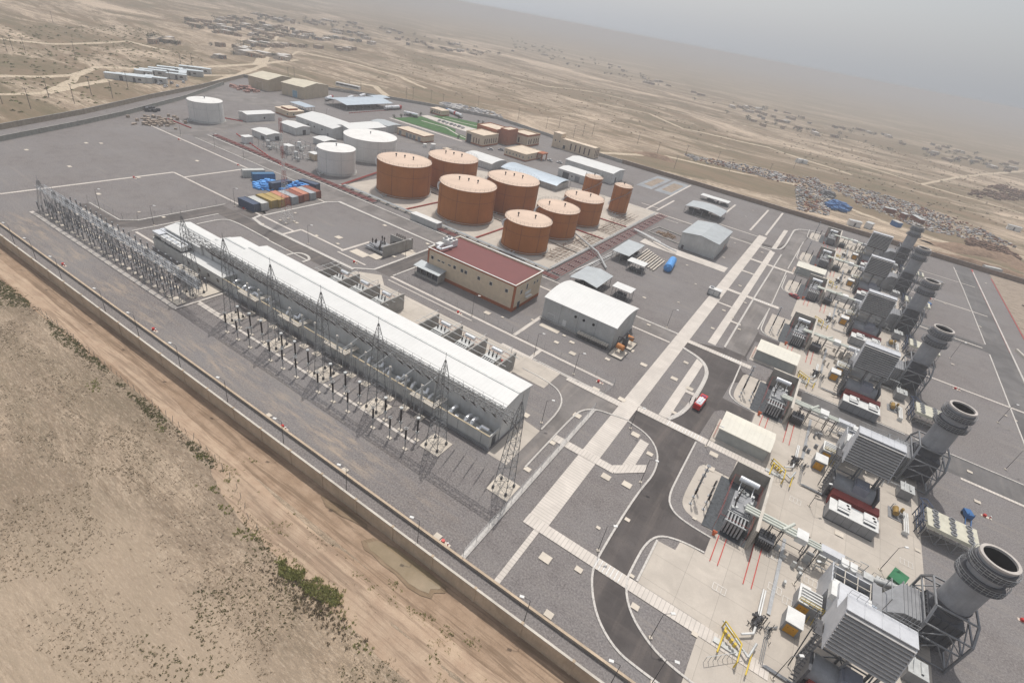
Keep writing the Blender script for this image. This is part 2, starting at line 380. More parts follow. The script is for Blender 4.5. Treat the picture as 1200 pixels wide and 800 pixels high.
SLAB_WX = m_slab('trench_cover_concrete_crosswise', (0.60, 0.55, 0.495), 0.62, 0, 0.12, 0.03)
KERB = m_slab('kerb_concrete', (0.56, 0.53, 0.49), 1.0, 1.0, 0.1, 0.03)
DESERT = m_desert(); TRACK = m_dirt('wheel_worn_dirt', (0.36, 0.26, 0.185), (0.45, 0.345, 0.25))
TRACK_F = m_dirt('pale_track_dust', (0.50, 0.41, 0.30), (0.58, 0.49, 0.375), 0, 0.3)
MUD = m_dirt('damp_silt', (0.20, 0.145, 0.095), (0.27, 0.20, 0.135)); VERGE = m_dirt('rutted_red_earth', (0.27, 0.19, 0.13), (0.38, 0.28, 0.20)); BERM = m_dirt('loose_berm_earth', (0.22, 0.15, 0.105), (0.34, 0.245, 0.175), 0, 0.3)
PAINT = mat('white_road_paint', (0.72, 0.71, 0.68), 0.7, var=0.14, sc=3); PAINT_R = mat('red_road_paint', (0.46, 0.06, 0.05), 0.7, var=0.16, sc=3)
PAD = m_slab('cover_slab_concrete', (0.58, 0.52, 0.44), 0, 0, 0.2)

# ---------------------------------------------------------------- terrain
def lerp(a, b, t): return a+(b-a)*t
YARD = [(-236, 36), (180, 36), (180, 308.5), (-126, 309.5), (-170, 322), (-215, 328), (-262, 304), (-282, 290), (-352, 228), (-320.5, 180), (-297.6, 141), (-273.4, 103), (-255.5, 69)]
def inside(x, y, P):
    c = False; n = len(P); j = n-1
    for i in range(n):
        if (P[i][1] > y) != (P[j][1] > y) and x < (P[j][0]-P[i][0])*(y-P[i][1])/(P[j][1]-P[i][1])+P[i][0]: c = not c
        j = i
    return c
def dist_poly(x, y, P):
    best = 1e9; n = len(P)
    for i in range(n):
        ax, ay = P[i]; bx, by = P[(i+1) % n]; dx, dy = bx-ax, by-ay
        t = max(0, min(1, ((x-ax)*dx+(y-ay)*dy)/(dx*dx+dy*dy))); best = min(best, hypot(x-ax-t*dx, y-ay-t*dy))
    return best
def H(x, y):
    """terrain height outside the yard"""
    inn = inside(x, y, YARD); d = dist_poly(x, y, YARD)
    if inn: return -0.9
    a = min(1.0, d/30.0); nz = noise.noise(Vector((x*0.02, y*0.02, 3.1)))*1.0+noise.noise(Vector((x*0.11, y*0.11, 7.7)))*0.28
    h = -0.55+nz*a*0.8
    if y < 36:                                        # graded strip, ditch and bank along the outer wall
        t = min(1, max(0, (y-28.5)/3)); h = lerp(h, -0.75, t)
        e = 28.4-y+2.2*noise.noise(Vector((x*0.03, 0, 0)))
        h += 0.55*math.exp(-(e/1.6)**2)*min(1, max(0, (d-3)/3))
    if y > 300 and x > 20:                            # dug earth mounds past the north-east wall
        b = math.exp(-((y-330)/16)**2)*min(1, max(0, (x-20)/25))*min(1, max(0, (d-2)/6)); h += b*(1.6+2.6*noise.noise(Vector((x*0.05, y*0.07, 1))))
    r = hypot(x, y)
    if r > 900: h = lerp(h, -0.6, min(1, (r-900)/600))
    return h
def axis_pts(lo, hi, dense_lo, dense_hi, step, grow=1.22):
    P = []; v = dense_lo
    while v <= dense_hi: P.append(v); v += step
    st = step; v = P[-1]
    while v < hi: st = min(st*grow, 900); v += st; P.append(v)
    st = step; v = dense_lo; Q = []
    while v > lo: st = min(st*grow, 900); v -= st; Q.append(v)
    return Q[::-1]+P
def make_ground():
    X = axis_pts(-15000, 15000, -300, 130, 2.0, 1.05); Y = axis_pts(-3000, 15000, -30, 60, 1.5, 1.045)
    V = [(x, y, H(x, y)) for y in Y for x in X]; n = len(X)
    F = [(j*n+i, j*n+i+1, (j+1)*n+i+1, (j+1)*n+i) for j in range(len(Y)-1) for i in range(n-1)]
    m = MB(); m.v = V; m.f = F; m.sm = [True]*len(F)
    return m.build('ground', DESERT, kind='structure')
make_ground()
def drape(name, lines, w, m, lift=0.07, step=4.0, jit=0.0):
    """dirt tracks laid over the terrain, as one sheet"""
    mb = MB()
    for L in lines:
        pts = []
        for a, b in zip(L, L[1:]):
            n = max(1, int(hypot(b[0]-a[0], b[1]-a[1])/step))
            pts += [(lerp(a[0], b[0], i/n), lerp(a[1], b[1], i/n)) for i in range(n)]
        pts.append(L[-1]); P = []
        for i, p in enumerate(pts):
            a = pts[max(i-1, 0)]; b = pts[min(i+1, len(pts)-1)]; d = Vector((b[0]-a[0], b[1]-a[1])).normalized()
            ww = w*(1+jit*noise.noise(Vector((i*0.35, w, L[0][0])))); off = jit*w*0.4*noise.noise(Vector((i*0.2, 5+w, L[0][1])))
            row = []
            for k in range(5):
                u = (k/4-0.5)*ww+off; x, y = p[0]-d.y*u, p[1]+d.x*u; row.append((x, y, H(x, y)+lift*(1 if 0 < k < 4 else -0.5)))
            P.append(row)
        V = [q for r in P for q in r]; F = [(5*i+k+1, 5*i+k, 5*(i+1)+k, 5*(i+1)+k+1) for i in range(len(P)-1) for k in range(4)]
        F = [tuple(reversed(f)) for f in F]; mb.add(V, F, True)
    return mb.build(name, m, kind='structure')
ZG = 0.0
MB().sheet(YARD, ZG).build('gravel_yard', GRAVEL, kind='structure')
drape('earth_strip', [[(-300, 32.3), (150, 32.3)]], 7.2, VERGE, 0.05, 2.0)
drape('dirt_track', [[(-60, 29.8), (-50, 27.2), (-40, 26.6), (-25, 26.0), (0, 26.5), (60, 27)]], 6.0, TRACK, 0.085, 1.5, 0.3)
drape('dirt_track', [[(-260, 31.5), (-190, 31.4), (-105, 31.2), (-93, 31.6), (-74, 30.5), (-58, 29.4), (-46, 28), (-36, 27.8), (-20, 28.6), (0, 29.5), (40, 30.2), (120, 31)]], 3.9, TRACK, 0.12, 1.5, 0.15)
far_tracks = [[(-354, 102), (-350, 118), (-356, 134), (-381, 155), (-378, 182), (-404, 272), (-430, 330)], [(-340, 126), (-356, 134)], [(-316, 105), (-340, 126)],
    [(-330, 60), (-313, 89), (-316, 105), (-341, 140), (-357, 156), (-362, 228), (-400, 275), (-470, 330)], [(-341, 200), (-362, 228)], [(-420, 30), (-354, 102)],
    [G(0, 180/4), G(60, 50), G(150, 48), G(200, 60)], [G(300, 75), G(322, 45), G(332, 30)], [G(335, 68), G(350, 60), G(420, 75), G(470, 90), G(500, 104)],
    [G(410, 95), G(440, 100), G(460, 118), G(520, 128)], [G(600, 90), G(640, 100), G(700, 108), G(780, 128)], [G(700, 120), G(760, 132), G(800, 150), G(900, 172), G(1000, 205)],
    [G(700, 178), G(780, 182), G(860, 200), G(930, 215), G(1010, 250), G(1090, 280), G(1200, 300)], [G(900, 160), G(1000, 190), G(1080, 215), G(1200, 250)], [G(1080, 215), G(1140, 205), G(1200, 200)]]
drape('dirt_track', far_tracks, 5.5, TRACK_F, 0.22, 8.0, 0.5)
# pond and damp silt by the outer wall
def blob(cx, cy, pts, z, name, m, kind='structure'):
    return MB().sheet(pts, z).build(name, m, kind=kind)
k = NT('muddy_water'); k.base(k.mix(k.ramp(k.noise(0.5, 3), 0.3, 0.7), (0.19, 0.145, 0.085), (0.25, 0.19, 0.12))); k.b.inputs['Roughness'].default_value = 0.12; k.b.inputs['Specular IOR Level'].default_value = 0.35; WATER = k.m
POND = [(-33.8, 33.2), (-33.0, 34.4), (-30, 35.2), (-25, 35.3), (-21.8, 35.2), (-21.4, 34.4), (-22.4, 33.6), (-22.2, 33.0), (-23.4, 32.6), (-25.2, 32.4), (-27.5, 32.7), (-29.6, 32.6), (-31.4, 32.8), (-32.6, 32.7)]
POOL2 = [(-45, 34.6), (-41, 35.4), (-36, 35.4), (-35.4, 34.9), (-38, 34.5), (-40, 34.0), (-43, 33.8)]
zt = -0.60
mudp = [(x+(x+27.5)*0.14, 33.9+(y-33.9)*(1.35 if y < 34 else 1.0)) for x, y in POND]
MB().sheet(mudp, zt-0.02).build('damp_silt', MUD, kind='structure')
MB().sheet(POND, zt+0.01).build('water', WATER, kind='structure')
zt2 = -0.61
MB().sheet(POOL2, zt2).build('damp_silt', MUD, kind='structure')
# ---------------------------------------------------------------- roads, paving, kerbs (each sheet above the one below)
Z1, Z2, Z3, Z4 = 0.010, 0.030, 0.055, 0.10
def smooth(P, n=3):
    for _ in range(n):
        Q = [P[0]]
        for a, b in zip(P, P[1:]):
            Q += [(a[0]*.75+b[0]*.25, a[1]*.75+b[1]*.25), (a[0]*.25+b[0]*.75, a[1]*.25+b[1]*.75)]
        P = Q+[P[-1]]
    return P
KW = smooth([(8, 41.3), (4.6, 41.35), (1.2, 41.6), (-2.2, 43.6), (-4.6, 46.6), (-6.2, 50.0), (-6.4, 53.5), (-6.4, 63.1), (-6.1, 70), (-5.5, 75), (-6.6, 80.5), (-10, 84.2), (-14.9, 85.2)], 2)
KE1 = smooth([(14, 43.9), (7.6, 44.2), (4.2, 45.2), (0.6, 47.6), (-1.5, 51.2), (-1.6, 55), (-1.5, 59.5), (-0.3, 62.6), (3, 63.9), (6.6, 64.2)], 2)
KE2 = smooth([(6.7, 67.8), (2.0, 68.0), (-0.4, 69), (-1.7, 71.5), (-1.8, 78), (-1.85, 89.3)], 2)
road = KW+[(-15, 89.6), (-8.6, 92.0)]+smooth([(-8.6, 92.0), (-7, 95.8), (-6.3, 101.3), (-6.3, 114.3), (-7.6, 119), (-10.1, 121.9), (-14.9, 123.5)], 2)+\
    [(-14.9, 128.4), (-6.4, 132.4), (-6.6, 173), (-6.4, 219), (-6.2, 240), (-10, 236), (-15, 234.5), (-15, 239), (-9, 240), (-6.8, 252), (-6.8, 276), (0, 286), (12, 288), (12, 282), (1, 279), (-0.6, 260)]+\
    [(-0.9, 215), (-0.9, 176), (-1.2, 152), (-0.2, 149.6), (6, 149), (6, 144.5), (-0.3, 144), (-0.6, 133), (1, 127.6), (14, 127.2), (14, 119.8), (1, 119.3), (-1, 117), (-1.2, 109), (6, 108.6), (6, 104.5), (-0.2, 104.2), (-1.4, 102.5), (-1.9, 92), (-1.85, 89.3)]+KE2[::-1][1:]+[(6.6, 64.2)]+KE1[::-1][1:]
MB().sheet(road, Z1).build('asphalt_road', ASPH, kind='structure')
MB().sheet([(-6.3, 133), (-1.0, 133), (-0.8, 150), (-1.2, 158), (-0.7, 172), (-0.8, 215), (-0.6, 262), (0, 280), (12, 283), (12, 287), (-0.5, 285), (-6.3, 276), (-6.1, 238), (-6.2, 219), (-6.4, 173)], Z1+.008).build('asphalt_road', ASPH_L, kind='structure')
ASPH_D = m_asphalt('worn_dark_asphalt', (0.105, 0.095, 0.09), 0.8)
# the pale service roads
r = MB()
r.sheet([(-260, 123.2), (-95, 123.6), (-94.7, 116), (-94.4, 93.8), (-88.9, 93.8), (-88.7, 109), (-89.5, 123.6), (-15, 124.2), (-15, 129.2), (-260, 129.2)], Z1)
r.sheet([(-147.8, 95), (-142.3, 95), (-141.6, 121.5), (-138, 123.2), (-152, 123.2), (-147.6, 121)], Z1)
rd = MB(); rd.sheet([(-174, 57.6), (-158.2, 57.8), (-153.5, 59.4), (-151, 62.8), (-150.2, 84), (-126, 84.0), (-97, 84.6), (-96.8, 88.8), (-150, 88.9), (-155.2, 88.9), (-155.2, 64.6), (-157.9, 60.7), (-174, 60.5)], Z1)
rd.sheet([(-150, 89.0), (-142.5, 89.6), (-142.3, 94.8), (-147.9, 98), (-150, 99)], Z1); rd.sheet([(-94.4, 93.9), (-89.0, 93.9), (-88.8, 109), (-89.4, 121), (-94.6, 121)], Z1+.008)
rd.build('asphalt_road', ASPH_D, kind='structure')
MB().sheet([(14, 119.8), (61.8, 119.8), (61.8, 60), (68, 60), (68, 306), (61, 306), (61.3, 207.3), (14, 206.6), (14, 201), (61.4, 201.2), (61.6, 127.2), (14, 127.2)], Z1).build('service_road', ASPH_E, kind='structure')
r.sheet([(-26.9, 58), (-24.2, 58), (-24.4, 78), (-22, 84.3), (-18.4, 84.9), (-18.4, 89.6), (-40.3, 89.0), (-40.3, 84.9), (-31, 84.6), (-27, 81)], Z1)
r.sheet([(-242, 117.5), (-234, 117.5), (-232, 123.2), (-232, 129.2), (-240, 150), (-241, 185), (-247, 185), (-246.5, 150), (-240.5, 129)], Z1)
r.sheet([(-240, 172), (-215, 205), (-200, 212), (-200, 216), (-218, 213), (-244, 180)], Z1)
r.sheet([(-270, 205), (-200, 212), (-170, 240), (-140, 240), (-95, 240), (-95, 235), (-168, 233), (-198, 200), (-245, 190)], Z1)
r.sheet([(-322, 186), (-300, 206), (-270, 205), (-262, 195), (-302, 168)], Z1)
r.sheet([(-50, 228.5), (-15, 234), (-15, 238), (-50, 233)], Z2)
r.build('service_road', ASPH_L, kind='structure')
# cream concrete apron of the turbine hall area, with its fingers
a = MB()
a.sheet([(9.4, 40), (37.6, 40), (37.6, 118.6), (14.2, 118.6), (14.2, 124.2), (5, 124.2), (5, 109), (6.2, 108.8), (6.2, 91), (6.2, 84), (5.0, 84), (5.0, 69.4), (6.7, 69.2), (6.7, 63.9), (2.9, 63.9), (2.7, 61.6), (-0.1, 61.4), (-0.2, 52.5), (9.4, 52.5)], Z2)
a.sheet([(14.2, 128.2), (37.6, 128.2), (37.6, 200), (14.2, 200), (10, 190), (5.5, 188), (5.5, 164), (5.5, 145.2), (10, 143), (10, 128.2)], Z2)
for ys in (92.0, 132.2, 213.0): a.sheet([(0.2, ys), (11.6, ys), (11.6, ys+8.6), (0.2, ys+8.6)], Z3)
a.sheet([(12, 207.8), (37.6, 207.8), (37.6, 292), (12, 292)], Z2)
UY = [0, 40, 80.6, 121, 162, 200.5]
for u in UY:
    a.sheet(smooth([(0.6, 82.8+u), (0.3, 73+u), (1.2, 70.6+u), (3.4, 69.8+u), (4.9, 69.7+u)], 2)+[(4.9, 84+u), (1.2, 84+u)], Z2)
a.sheet([(0.5, 167.5), (14, 167.5), (14, 160), (0.5, 158)], Z3)
a.sheet([(-96.9, 84.8), (-96.9, 89.2), (-91, 93), (-86.5, 89.4), (-33, 89.2), (-33, 82), (-41, 82), (-41, 76), (-97, 76)], Z3)
a.sheet([(-31, 58.5), (-26.9, 58.5), (-26.9, 70), (-31, 70.6)], Z2)
a.sheet([(-154, 134.5), (-63, 134.5), (-60.5, 232), (-95, 232), (-152, 200)], Z2)
a.build('concrete_apron', SLAB, kind='structure')
gcut = MB()
for u in UY: gcut.sheet([(0.2, 84.2+u), (5.9, 84.2+u), (5.9, 90.4+u), (-1.4, 90.4+u), (-1.4, 87+u)], Z3)
gcut.sheet([(37.6, 60), (37.65, 60), (37.65, 61), (37.6, 61)], Z2)
gcut.build('gravel_bed', GRAVEL, kind='structure')
# walkways made of trench covers
w = MB()
w.sheet([(-18.35, 50.4), (-14.9, 50.4), (-14.9, 250), (-18.35, 250)], Z3)
w.sheet([(-10.7, 92), (-8.6, 92), (-8.6, 119.6), (-10.6, 121.2)], Z3)
w.sheet([(-11.0, 72.8), (-9.1, 74.4), (-9.1, 81.8), (-10.9, 82)], Z3)
w.sheet([(-10.7, 132), (-8.6, 132), (-8.6, 232), (-10.7, 232)], Z3)
w.sheet([(-10.7, 236), (-9, 236), (-9, 273), (-10.7, 272)], Z3)
for x, y0, y1 in ((-15.9, 39.6, 50.4), (-184, 93.3, 117), (-190.1, 46.6, 93.3), (-127.2, 89, 95.9), (-109, 95, 106), (-22.9, 253, 302), (-16, 253, 305), (-41, 83, 94), (-49, 95, 108), (-66, 232, 305), (-38, 270, 292), (-62, 236, 262)):
    w.sheet([(x-0.45, y0), (x+0.45, y0), (x+0.45, y1), (x-0.45, y1)], Z3)
w.build('walkway', SLAB_W, kind='structure')
w = MB()
for x0, x1, y0, y1 in ((-18.4, 18.5, 50.4, 52.4), (-14.9, 12.5, 89.8, 91.8), (-24.0, -18.4, 69.5, 71.3), (-18.4, -11.5, 69.6, 71.4), (-14.9, 1.5, 127.2, 129), (-14.9, 1.5, 172.8, 174.8), (-14.9, 1, 212, 214), (-52, -19.5, 188, 194), (-31, -18.3, 88.2, 90.0),
                       (-8.6, -5.8, 104.4, 105.6), (-8.6, -5.8, 150, 151), (-14.9, -8.6, 160, 161), (-14.9, -8.6, 196, 197.4)):
    w.sheet([(x0, y0), (x1, y0), (x1, y1), (x0, y1)], Z4)
w.sheet([(-12.3, 71.5), (-11.3, 69.8), (-7.0, 73.9), (-7.4, 76.0)], Z4)
for x0, x1, y, t in ((-190, -127, 93.3, .7), (-105.6, -41.6, 51.9, .55), (-250, -184, 117, .7), (-88.9, -22.2, 94.4, .8), (-49, -24, 89.6, .8), (-174, -106.5, 47.6, .9), (-106.7, -98.5, 52.4, 0.6), (-127, -108.6, 95.8, .7), (-109, -98, 93.8, .6), (-148.5, -138.5, 60.6, .7),
                     (-71, -62, 240, .7), (-78, -10, 232.5, .9), (-75, -49, 227.5, .5), (-47, -17, 247, .8), (-31.6, -18, 129.6, .8), (-95, -18.5, 123.3, .7), (-88, -60, 92.5, 0.4), (40, 66, 165.1, .7), (46, 60, 119.3, .8), (40, 66, 240, .7), (42, 66, 276, .6), (40, 60, 203.8, .7), (-190, -300, 46.6, .6), (-183.9, -142, 117.2, .6)):
    w.sheet([(min(x0, x1), y-t/2), (max(x0, x1), y-t/2), (max(x0, x1), y+t/2), (min(x0, x1), y+t/2)], Z3 if t != .6 else Z4)
w.sheet([(-106.7, 47.2), (-106.0, 47.2), (-106.0, 59), (-106.7, 59)], Z4)
w.build('walkway', SLAB_WX, kind='structure')
w = MB()       # flush cover slabs let into the gravel
pads = [(283,57),(617,110),(760,175),(815,100),(832,222),(760,335),(440,635),(538,672),(578,438),(645,528),(945,530),(928,595),(72,600),(305,348),(188,475),(515,273),(392,225),(557,42),(447,84),(280,5),(208,5),(62,345)]
for x, y in pads:
    g = G(600+x/4, 400+y/4); q = 1.6 if (x+y) % 3 else 1.2
    w.sheet([(g[0]-q/2, g[1]-q*.4), (g[0]+q/2, g[1]-q*.4), (g[0]+q/2, g[1]+q*.4), (g[0]-q/2, g[1]+q*.4)], Z4+.02)
for X, Y, q in ((639,654,2),(678,667.5,1.3),(643,720,1.4),(744,711,1.3),(814,743,1),(740.5,675,.8),(735,609,1),(701,618.5,.8),(813.5,607.5,.8),(315,487,1.2),(404,551,1.3),(513,628.5,1.3),(371,276.5,1.2),(348,261.5,1.2),(397,278.5,2.6),(396,286,1.2),(451,264.5,1.6),(501,286,1.4),(482,294,1.6),(462,301,1.4),
                (440,301,4),(571,367,2),(589,372,.8),(647,365.5,1),(663,372,.8),(661,393.5,1),(671,402,1),(624,375,.9),(755,349,1.2),(743,360,1.2),(795,354.5,.8),(815,333,.8),(805,311,1),(848,302,1.2),(861,285,.8),(874,254,.8),(882,247,.8),(163,249,.9),(192,255,1.2),(308,263,1),(346,250,1),
                (835,385,1.2),(848,364,1.2),(867,335,1.2),(878,320,1.2),(858,372,1),(866,386,1),(873,355,1),(893,296,1.2),(760,381,1.2),(1145,588,1.3),(1136,553,1.2),(1178,487,.8),(1190,493,.8),(1116,427,1),(1155,332,1),(1120,318,1),(1148,383,1),(1107,356,1),(1075,645,1),(983,626,1.6),(862,757,.8)):
    g = G(X, Y); q *= .85; w.sheet([(g[0]-q/2, g[1]-q*.4), (g[0]+q/2, g[1]-q*.4), (g[0]+q/2, g[1]+q*.4), (g[0]-q/2, g[1]+q*.4)], Z4+.02)
w.sheet([(-47.2, 103.8), (-41.8, 103.8), (-41.8, 105.6), (-47.2, 105.6)], Z2)
for i in range(7):
    x, y = RND.uniform(-235, -150), RND.uniform(62, 116); w.sheet([(x-.8, y-.5), (x+.8, y-.5), (x+.8, y+.5), (x-.8, y+.5)], Z2)
w.build('paving_slabs', PAD, kind='structure')
# kerbs: real 12 cm steps
kb = MB()
def kerb(P, w_=0.32): kb.ribbon(P, w_, 0.0, 0.13)
kerb(KW); kerb(KE1); kerb(KE2); kerb([(-0.2, 61.4), (-0.2, 52.6)])
kerb(smooth([(-8.6, 92.0), (-7, 95.8), (-6.3, 101.3), (-6.3, 114.3), (-7.6, 119), (-10.1, 121.9), (-14.9, 123.5)], 2), 0.9)
kerb([(-6.4, 133), (-6.5, 173), (-6.2, 219), (-6.1, 232)], 0.5); kerb(smooth([(-15, 234), (-10, 235.5), (-6.6, 240), (-6.8, 270), (-6.8, 280), (0, 287), (12, 289)], 2), 0.7)
kerb([(-1.2, 152), (-0.9, 171)]); kerb([(-0.9, 174), (-1.5, 214)]); kerb([(-1.5, 216), (-0.9, 262)])
for u in UY[1:]:
    kerb(smooth([(5, 69.3+u), (3.0, 69.3+u), (0.9, 70.2+u), (-0.5, 72+u), (-0.6, 76+u), (-0.9, 87+u)], 2))
kerb(smooth([(-14.9, 85.6), (-18.4, 84.6), (-21.5, 83.8), (-23.6, 81.5), (-24.1, 78), (-24.1, 60.2)], 2)); kerb(smooth([(-26.9, 70.5), (-27, 79), (-29.5, 83.4), (-34, 84.8), (-40.3, 84.9)], 2)); kerb([(-22.3, 89.7), (-40.5, 89.7)])
kerb([(-142, 93.5), (-142, 118), (-140, 121.6), (-96.5, 121.4), (-94.8, 117), (-94.6, 93.8), (-98.6, 90)], 0.7); kerb([(-98, 89.6), (-136, 88.9), (-141.5, 90), (-142.6, 93.2)], 1.0)
kerb([(-88.8, 95), (-88.7, 109.5), (-89.6, 122.4)], 0.5); kerb([(-230, 129.6), (-150, 129.6), (-18.4, 129.6)], 0.5); kerb([(-228, 122.9), (-152, 122.9)], 0.4)
kerb([(-174, 61), (-158, 61.2), (-155.6, 64.6), (-155.6, 90)], 0.4); kerb([(-149.5, 60), (-149.5, 84)], 0.4); kerb([(-126, 83.7), (-109, 83.6)], 0.4)
kerb(smooth([(-115, 81.5), (-114.8, 84.8), (-112, 85.8), (-109.2, 84.6), (-109.2, 82)], 2), 0.7); kerb(smooth([(-145.5, 75), (-145.5, 82.5), (-142.5, 84.4), (-126, 84)], 2), 0.5)
kerb([(61.4, 130), (61.4, 200)]); kerb([(61.3, 208), (61, 270), (60.5, 300)]); kerb([(68.2, 130), (68.2, 302)], 0.5); kerb([(38, 127.4), (61, 127.5)]); kerb([(14.5, 127.5), (36, 127.5)]); kerb([(14, 119.5), (37, 119.5)])
kerb([(-154.3, 134), (-62.6, 134)], 0.5); kerb([(-62.5, 134), (-60, 232)], 0.5)
kb.build('kerb', KERB, kind='structure')
kerb([(-144, 78.8), (-136.6, 77.3)], 0.8); kerb([(-134.5, 77.6), (-128.6, 77.2)], 1.6); kerb([(-141, 81.4), (-133, 80.6)], 0.5); kerb([(-126.2, 80.2), (-117, 81.4)], 0.8); kerb(smooth([(-160, 89.4), (-153, 90.4), (-149.4, 91.6), (-147.8, 95), (-147.9, 121)], 2), .4)
# painted marks
pm = MB()
for u in UY:
    for x in (7.7, 8.9): pm.sheet([(x-.07, 63.2+u), (x+.07, 63.2+u), (x+.07, 69.2+u), (x-.07, 69.2+u)], Z4+.05)
    for x in (12.9, 14.1): pm.sheet([(x-.07, 62.6+u), (x+.07, 62.6+u), (x+.07, 71.5+u), (x-.07, 71.5+u)], Z4+.05)
pm.sheet([(67.9, 208), (68.5, 208), (68.5, 306), (67.9, 306)], Z4); pm.sheet([(74.8, 205), (75.1, 205), (75.1, 300), (74.8, 300)], Z4)
pm.build('road_marking', PAINT_R, kind='structure')
pm = MB()
for cx0, cx1, cy in ((-6.2, -1.7, 51.4), (-8.2, -0.9, 90.8), (-6.2, -0.8, 128.1), (-6.2, -0.8, 173.8)):
    x = cx0
    while x < cx1-.3: pm.sheet([(x, cy-.92), (x+.16, cy-.92), (x+.16, cy+.92), (x, cy+.92)], Z4+.05); x += 0.62
def grid_mark(x, y, nx, ny, s_=0.75, t=0.07, asp=1.0):
    for i in range(nx+1): pm.sheet([(x+i*s_-t/2, y), (x+i*s_+t/2, y), (x+i*s_+t/2, y+ny*s_*asp), (x+i*s_-t/2, y+ny*s_*asp)], Z4+.05)
    for j in range(ny+1): pm.sheet([(x, y+j*s_*asp-t/2), (x+nx*s_, y+j*s_*asp-t/2), (x+nx*s_, y+j*s_*asp+t/2), (x, y+j*s_*asp+t/2)], Z4+.055)
for X, Y in ((843, 690), (907, 652), (950, 682), (1009, 620), (1062, 660), (908, 690), (925, 706), (932, 587), (946, 533), (900, 555), (967, 745), (985, 757)):
    g = G(X, Y); grid_mark(g[0]-1, g[1]-.7, 3, 1, .62, .05, 2.0)
pm.build('road_marking', PAINT, kind='structure')
# lawns beside the office
LAWN = mat('watered_lawn', (0.045, 0.125, 0.03), 0.95, var=0.25, sc=0.3)
ln = MB()
ln.sheet([(-236, 246.5), (-182.5, 249.5), (-187, 257), (-197, 258), (-203, 266), (-234.5, 271)], 0.05); ln.sheet([(-234.8, 280), (-199, 283), (-199, 294), (-205, 301.5), (-233, 291.5)], 0.05)
ln.build('lawn', LAWN, kind='structure')
w = MB()
w.sheet([(-236.5, 243.8), (-181.5, 244), (-181.5, 245.8), (-236.5, 245.8)], Z3); w.ribbon([(-226, 261), (-208, 263), (-193, 255.5), (-184, 253.5)], 1.0, 0.06, 0.075); w.ribbon([(-229, 285), (-215, 287), (-202, 291)], 1.0, 0.06, 0.075)
w.sheet([(-236.5, 272), (-199, 268), (-181, 272), (-181, 280), (-199, 282), (-236.5, 279)], Z3)
w.build('path', SLAB_W, kind='structure')
YSAND = m_dirt('yard_sand', (0.30, 0.245, 0.195), (0.36, 0.30, 0.24), 0, 0.4)
SANDY = MB().sheet([(75.4, 120), (180, 120), (180, 308), (75.4, 308)], Z2).build('sandy_yard', YSAND, kind='structure')
# settling basin
b = MB()
for x0, x1 in ((-85.5, -77), (-75.5, -66)):
    b.sheet([(x0, 270), (x1, 270), (x1, 304), (x0, 304)], Z1)
b.build('basin_floor', mat('basin_liner_grey', (0.27, 0.285, 0.30), 0.7, var=0.2, sc=0.2), kind='structure')
b = MB()
for x0, x1 in ((-83.5, -79), (-73.6, -68)): b.sheet([(x0, 276), (x1, 276), (x1, 298), (x0, 298)], Z2)
b.build('basin_sand', YSAND, kind='structure')
# ---------------------------------------------------------------- walls round the yard
def wall_line(name, P, h, t, m, cap, label, cat, z0=-0.9, post=0.0, group=None, capw=0.1):
    e = empty(name, (0, 0, 0), 0, label, cat, group)
    MB().ribbon(P, t, z0, h).build('wall_panel', m, e)
    MB().ribbon(P, t+capw, h, h+0.08).build('coping', cap, e)
    if post:
        pb = MB()
        for a, b in zip(P, P[1:]):
            L = hypot(b[0]-a[0], b[1]-a[1]); n = int(L/post); ang = atan2(b[1]-a[1], b[0]-a[0])
            for i in range(n+1):
                x, y = lerp(a[0], b[0], i/max(n, 1)), lerp(a[1], b[1], i/max(n, 1)); pb.cbox(x, y, z0, 0.34, t+0.14, h-z0+0.16, ang)
        pb.build('pier', m, e)
    return e
WALL_T = mat('sandy_wall_render', (0.47, 0.375, 0.275), 0.9, var=0.14, streak=0.35, sc=0.4)
wall_line('perimeter_wall', [(-236, 36), (180, 36)], 1.95, 0.22, WALL_T, CONC_L, 'long rendered boundary wall between the dirt track and the gravel lane', 'wall', -1.6, 7.2)
wall_line('retaining_wall', [(-225, 39.2), (180, 39.2)], 0.5, 0.25, CONC, WALL_T, 'knee-high kerb wall on the yard side of the lamp-lined gravel lane', 'wall', -0.2)
wall_line('perimeter_wall', [(-110, 308.8), (180, 308.8)], 2.1, 0.3, mat('brown_boundary_wall', (0.24, 0.17, 0.125), 0.95, var=0.18, streak=0.3), CONC, 'brown boundary wall at the back of the yard below the earth mounds', 'wall', -1, 9)
wall_line('perimeter_wall', [(-110, 308.8), (-126, 309.8), (-170, 322), (-215, 328.3), (-262, 304.3), (-282, 290.3), (-352.3, 228.3)], 1.8, 0.3, CONC, CONC_L, 'pale boundary wall running behind the offices, lawns and lorry park', 'wall', -1, 9)
wall_line('perimeter_wall', [(-236, 36), (-255.7, 69), (-273.6, 103), (-297.8, 141), (-320.7, 180), (-352.3, 228.3)], 1.9, 0.25, mat('grey_brown_wall', (0.33, 0.28, 0.22), 0.9, var=0.15, streak=0.3), CONC, 'outermost boundary wall at the far left beside the open desert', 'wall', -1.2, 7)
wall_line('perimeter_wall', [(-225, 39.4), (-241, 64), (-256, 93.5), (-269, 116.5), (-296, 157.5), (-330, 200)], 1.7, 0.25, mat('grey_block_wall', (0.30, 0.30, 0.27), 0.9, var=0.15, streak=0.3), CONC, 'inner grey boundary wall at the far left edge of the empty gravel field', 'wall', -0.2, 7)

